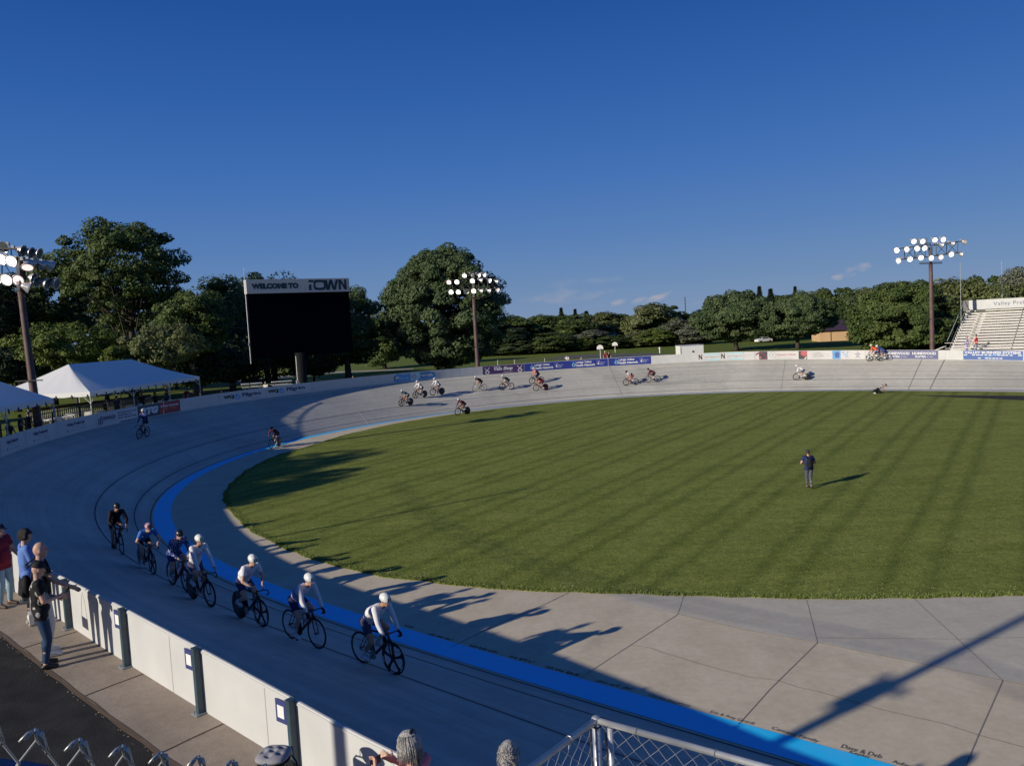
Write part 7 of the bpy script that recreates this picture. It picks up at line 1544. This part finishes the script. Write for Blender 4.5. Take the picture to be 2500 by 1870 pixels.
upole(1347, 831, 232, 'short wooden pole in front of the dark trees at the field edge'); upole(1409, 829, 236, 'wooden pole at the field edge left of the basketball hoops'); upole(1438, 779, 420, 'slim radio mast rising above the conifers', .22, 'mast', 6, m_dark); upole(1676, 725, 430, 'tall slim radio mast left of the round maples', .26, 'mast', 8, m_dark)
mb = MB(); p = at(1611, 862, 182); mb.tube([(p[0], p[1], GZ), (p[0], p[1], .75)], .13, 10); mb.lathe([(.22, .7), (.22, 1.0), (.12, 1.08), (0, 1.1)], (p[0], p[1], 0), seg=10); single('bollard', mb, m_hoop, 'small white post standing alone on the far field', 'post')
# chain link fence at the edge of the park
q0, q1, q2 = at(1207, 903, 108), at(1262, 899, 106), at(1212, 880, 150); mb = MB(); r_ = empty('park_fence', (q0[0], q0[1], GZ), 'low dark chain link fence in front of the field above the purple banner', 'fence'); o_ = np.array([q0[0], q0[1], GZ]); Hf = at(1230, 878.5, 107)[2] - GZ
pts = [at(1215, 880, 107), at(1256, 880, 106), at(1330, 880, 104), at(1420, 880, 102)]; pts = [np.array([a[0], a[1], 0]) - np.array([o_[0], o_[1], 0]) for a in pts]
for a in pts: mb = MB(); mb.tube([a, a + np.array([0, 0, Hf])], .05, 8); part('post', mb, m_gal, r_)
mb = MB()
for a, b_ in zip(pts[:-1], pts[1:]): mb.tube([a + np.array([0, 0, Hf - .03]), b_ + np.array([0, 0, Hf - .03])], .03, 6)
part('rail', mb, m_dark, r_); mb = MB()
for a, b_ in zip(pts[:-1], pts[1:]):
    L = np.linalg.norm(b_ - a); d = (b_ - a) / L
    for x in np.arange(0, L, .16):
        for sg in (1, -1):
            x1 = x + sg * Hf * .8
            if 0 <= x1 <= L: mb.beam(a + d * x, a + d * x1 + np.array([0, 0, Hf - .05]), .012, .012)
part('mesh', mb, m_dark, r_)
# ------------------------------------------------------------------ things around the tents
m_pick = M('weathered picket', (.34, .31, .27), .8, var=.15, scale=3); m_dkrail = M('black handrail steel', (.012, .012, .016), .5)
fp = [at(70, 1010, 53.5), at(140, 1000, 56), at(222, 990, 58.5), at(300, 985, 61), at(367, 975, 63.5)]; fp = [np.array([a[0], a[1], GT]) for a in fp]; r_ = empty('picket_fence', fp[0], 'weathered slatted fence with dark top board behind the tent tables', 'fence'); mb = MB(); mt = MB(); mpst = []
for a, b_ in zip(fp[:-1], fp[1:]):
    L = np.linalg.norm(b_ - a); d = (b_ - a) / L; n2 = np.array([-d[1], d[0], 0])
    for x in np.arange(0, L, .165): mb.box(a + d * x + np.array([0, 0, .56]) - fp[0], (.085, .025, 1.0), axes=(d, n2, (0, 0, 1)))
    mt.box((a + b_) / 2 + np.array([0, 0, 1.12]) - n2 * .03 - fp[0], (L, .05, .20), axes=(d, n2, (0, 0, 1))); mt.box((a + b_) / 2 + np.array([0, 0, .15]) + n2 * .04 - fp[0], (L, .04, .09), axes=(d, n2, (0, 0, 1)))
part('pickets', mb, m_pick, r_); part('rail_board', mt, M('dark stained board', (.05, .042, .036), .8), r_)
for a in fp: mb = MB(); mb.box(a + np.array([0, 0, .6]) - fp[0], (.1, .1, 1.2)); part('post', mb, m_pick, r_)
rl = np.linspace(33.5, 56, 46); r_ = empty('handrail', (*trk(33.5, at_s(DWS, 33.5) + .5)[:2], at_s(ZO, 33.5)), 'black steel handrail running behind the shaded barrier by the tents', 'railing'); o_ = np.array(r_.location); mb = MB(); pt = [np.array([*trk(s_, at_s(DWS, s_) + .5)[:2], at_s(ZO, s_)]) - o_ for s_ in rl]
mb.tube([a + np.array([0, 0, 1.50]) for a in pt], .03, 6); mb.tube([a + np.array([0, 0, 1.2]) for a in pt], .02, 6); part('rail', mb, m_dkrail, r_)
for a in pt[::5]: mb = MB(); mb.box(a + np.array([0, 0, .76]), (.07, .07, 1.52)); part('post', mb, m_dkrail, r_)
m_cloth = M('white table cloth', (.62, .62, .62), .7)
def table(u, v, D, lb, rot):
    p = at(u, v, D); t = empty('folding_table', (p[0], p[1], GT), lb, 'table', 'white tables under the tents', rot); mb = MB(); mb.box((0, 0, .74), (1.8, .75, .05)); part('table_top', mb, m_cloth, t)
    for x in (-.75, .75):
        mb = MB(); mb.tube([(x, -.3, 0), (x, -.3, .72)], .02, 6); mb.tube([(x, .3, 0), (x, .3, .72)], .02, 6); mb.tube([(x, -.3, .3), (x, .3, .3)], .015, 6); part('leg', mb, m_alu, t)
for k, (u, v, D, lb, rot) in enumerate(((190, 990, 54, 'white folding table beside the sunlit tent pole', 1.4), (135, 1005, 51, 'white folding table under the edge of the left tent', 1.3), (250, 985, 55, 'white folding table just right of the sunlit tent pole', 1.5), (390, 950, 62, 'white folding table at the right end of the tent', 1.4))): table(u, v, D, lb, rot)
m_chr = M('white plastic chair', (.55, .55, .55), .5)
def chair(u, v, D, lb, rot):
    p = at(u, v, D); t = empty('folding_chair', (p[0], p[1], GT), lb, 'chair', 'white folding chairs under the tents', rot); mb = MB(); mb.box((0, 0, .45), (.42, .42, .03)); part('seat', mb, m_chr, t); mb = MB(); mb.box((-.22, 0, .78), (.03, .42, .28)); part('backrest', mb, m_chr, t)
    for y in (-.2, .2):
        mb = MB(); mb.tube([(-.25, y, .9), (.2, y, 0)], .014, 6); part('leg', mb, m_alu, t); mb = MB(); mb.tube([(.18, y, .46), (-.2, y, 0)], .014, 6); part('leg', mb, m_alu, t)
ch_spots = [(205, 1000, 51, 'white folding chair nearest the sunlit tent pole'), (217, 996, 53, 'white folding chair tucked behind the sunlit tent pole'), (240, 990, 54, 'white folding chair right of the sunlit tent pole'), (262, 985, 53, 'white folding chair in front of the person in black'), (165, 1004, 52, 'white folding chair left of the sunlit tent pole'), (150, 1012, 50, 'white folding chair by the slatted fence'), (110, 1018, 49, 'white folding chair under the corner of the left tent'), (315, 975, 57, 'white folding chair below the middle of the right tent'), (335, 970, 58, 'white folding chair above the dark green banner')]
for k, (u, v, D, lb) in enumerate(ch_spots): chair(u, v, D, lb, .5 + 1.1 * k)
# picnic tables and small things behind the shaded wall
def picnic(u, v, D, lb):
    p = at(u, v, D); zt_ = at_s(ZO, 60); t = empty('picnic_table', (p[0], p[1], zt_), lb, 'picnic table', 'picnic tables by the scoreboard', .4); mb = MB(); mb.box((0, 0, .75), (1.9, .75, .06)); part('table_top', mb, m_cloth, t)
    for y in (-.72, .72): mb = MB(); mb.box((0, y, .45), (1.9, .26, .05)); part('bench', mb, m_cloth, t)
    for x in (-.7, .7): mb = MB(); mb.beam((x, -.7, 0), (x, .15, .74), .05, .09); mb.beam((x, .7, 0), (x, -.15, .74), .05, .09); part('leg', mb, m_dark, t)
picnic(688, 935, 79, 'pale picnic table under the scoreboard left of its column'); picnic(615, 947, 78, 'pale picnic table left of the seated person by the globe banner')
mb = MB(); p = at(683, 922, 120); mb.box((0, 0, .5), (1.6, .9, .12)); 
t = empty('picnic_table', (p[0], p[1], GZ), 'dark picnic table on the grass beyond the scoreboard', 'picnic table', 'picnic tables by the scoreboard', .2); mb = MB(); mb.box((0, 0, .75), (1.9, .8, .06)); part('table_top', mb, m_dark, t)
for y in (-.72, .72): mb = MB(); mb.box((0, y, .45), (1.9, .26, .05)); part('bench', mb, m_dark, t)
for x in (-.7, .7): mb = MB(); mb.beam((x, -.7, 0), (x, .15, .74), .05, .09); mb.beam((x, .7, 0), (x, -.15, .74), .05, .09); part('leg', mb, m_dark, t)
bpy.context.view_layer.update()
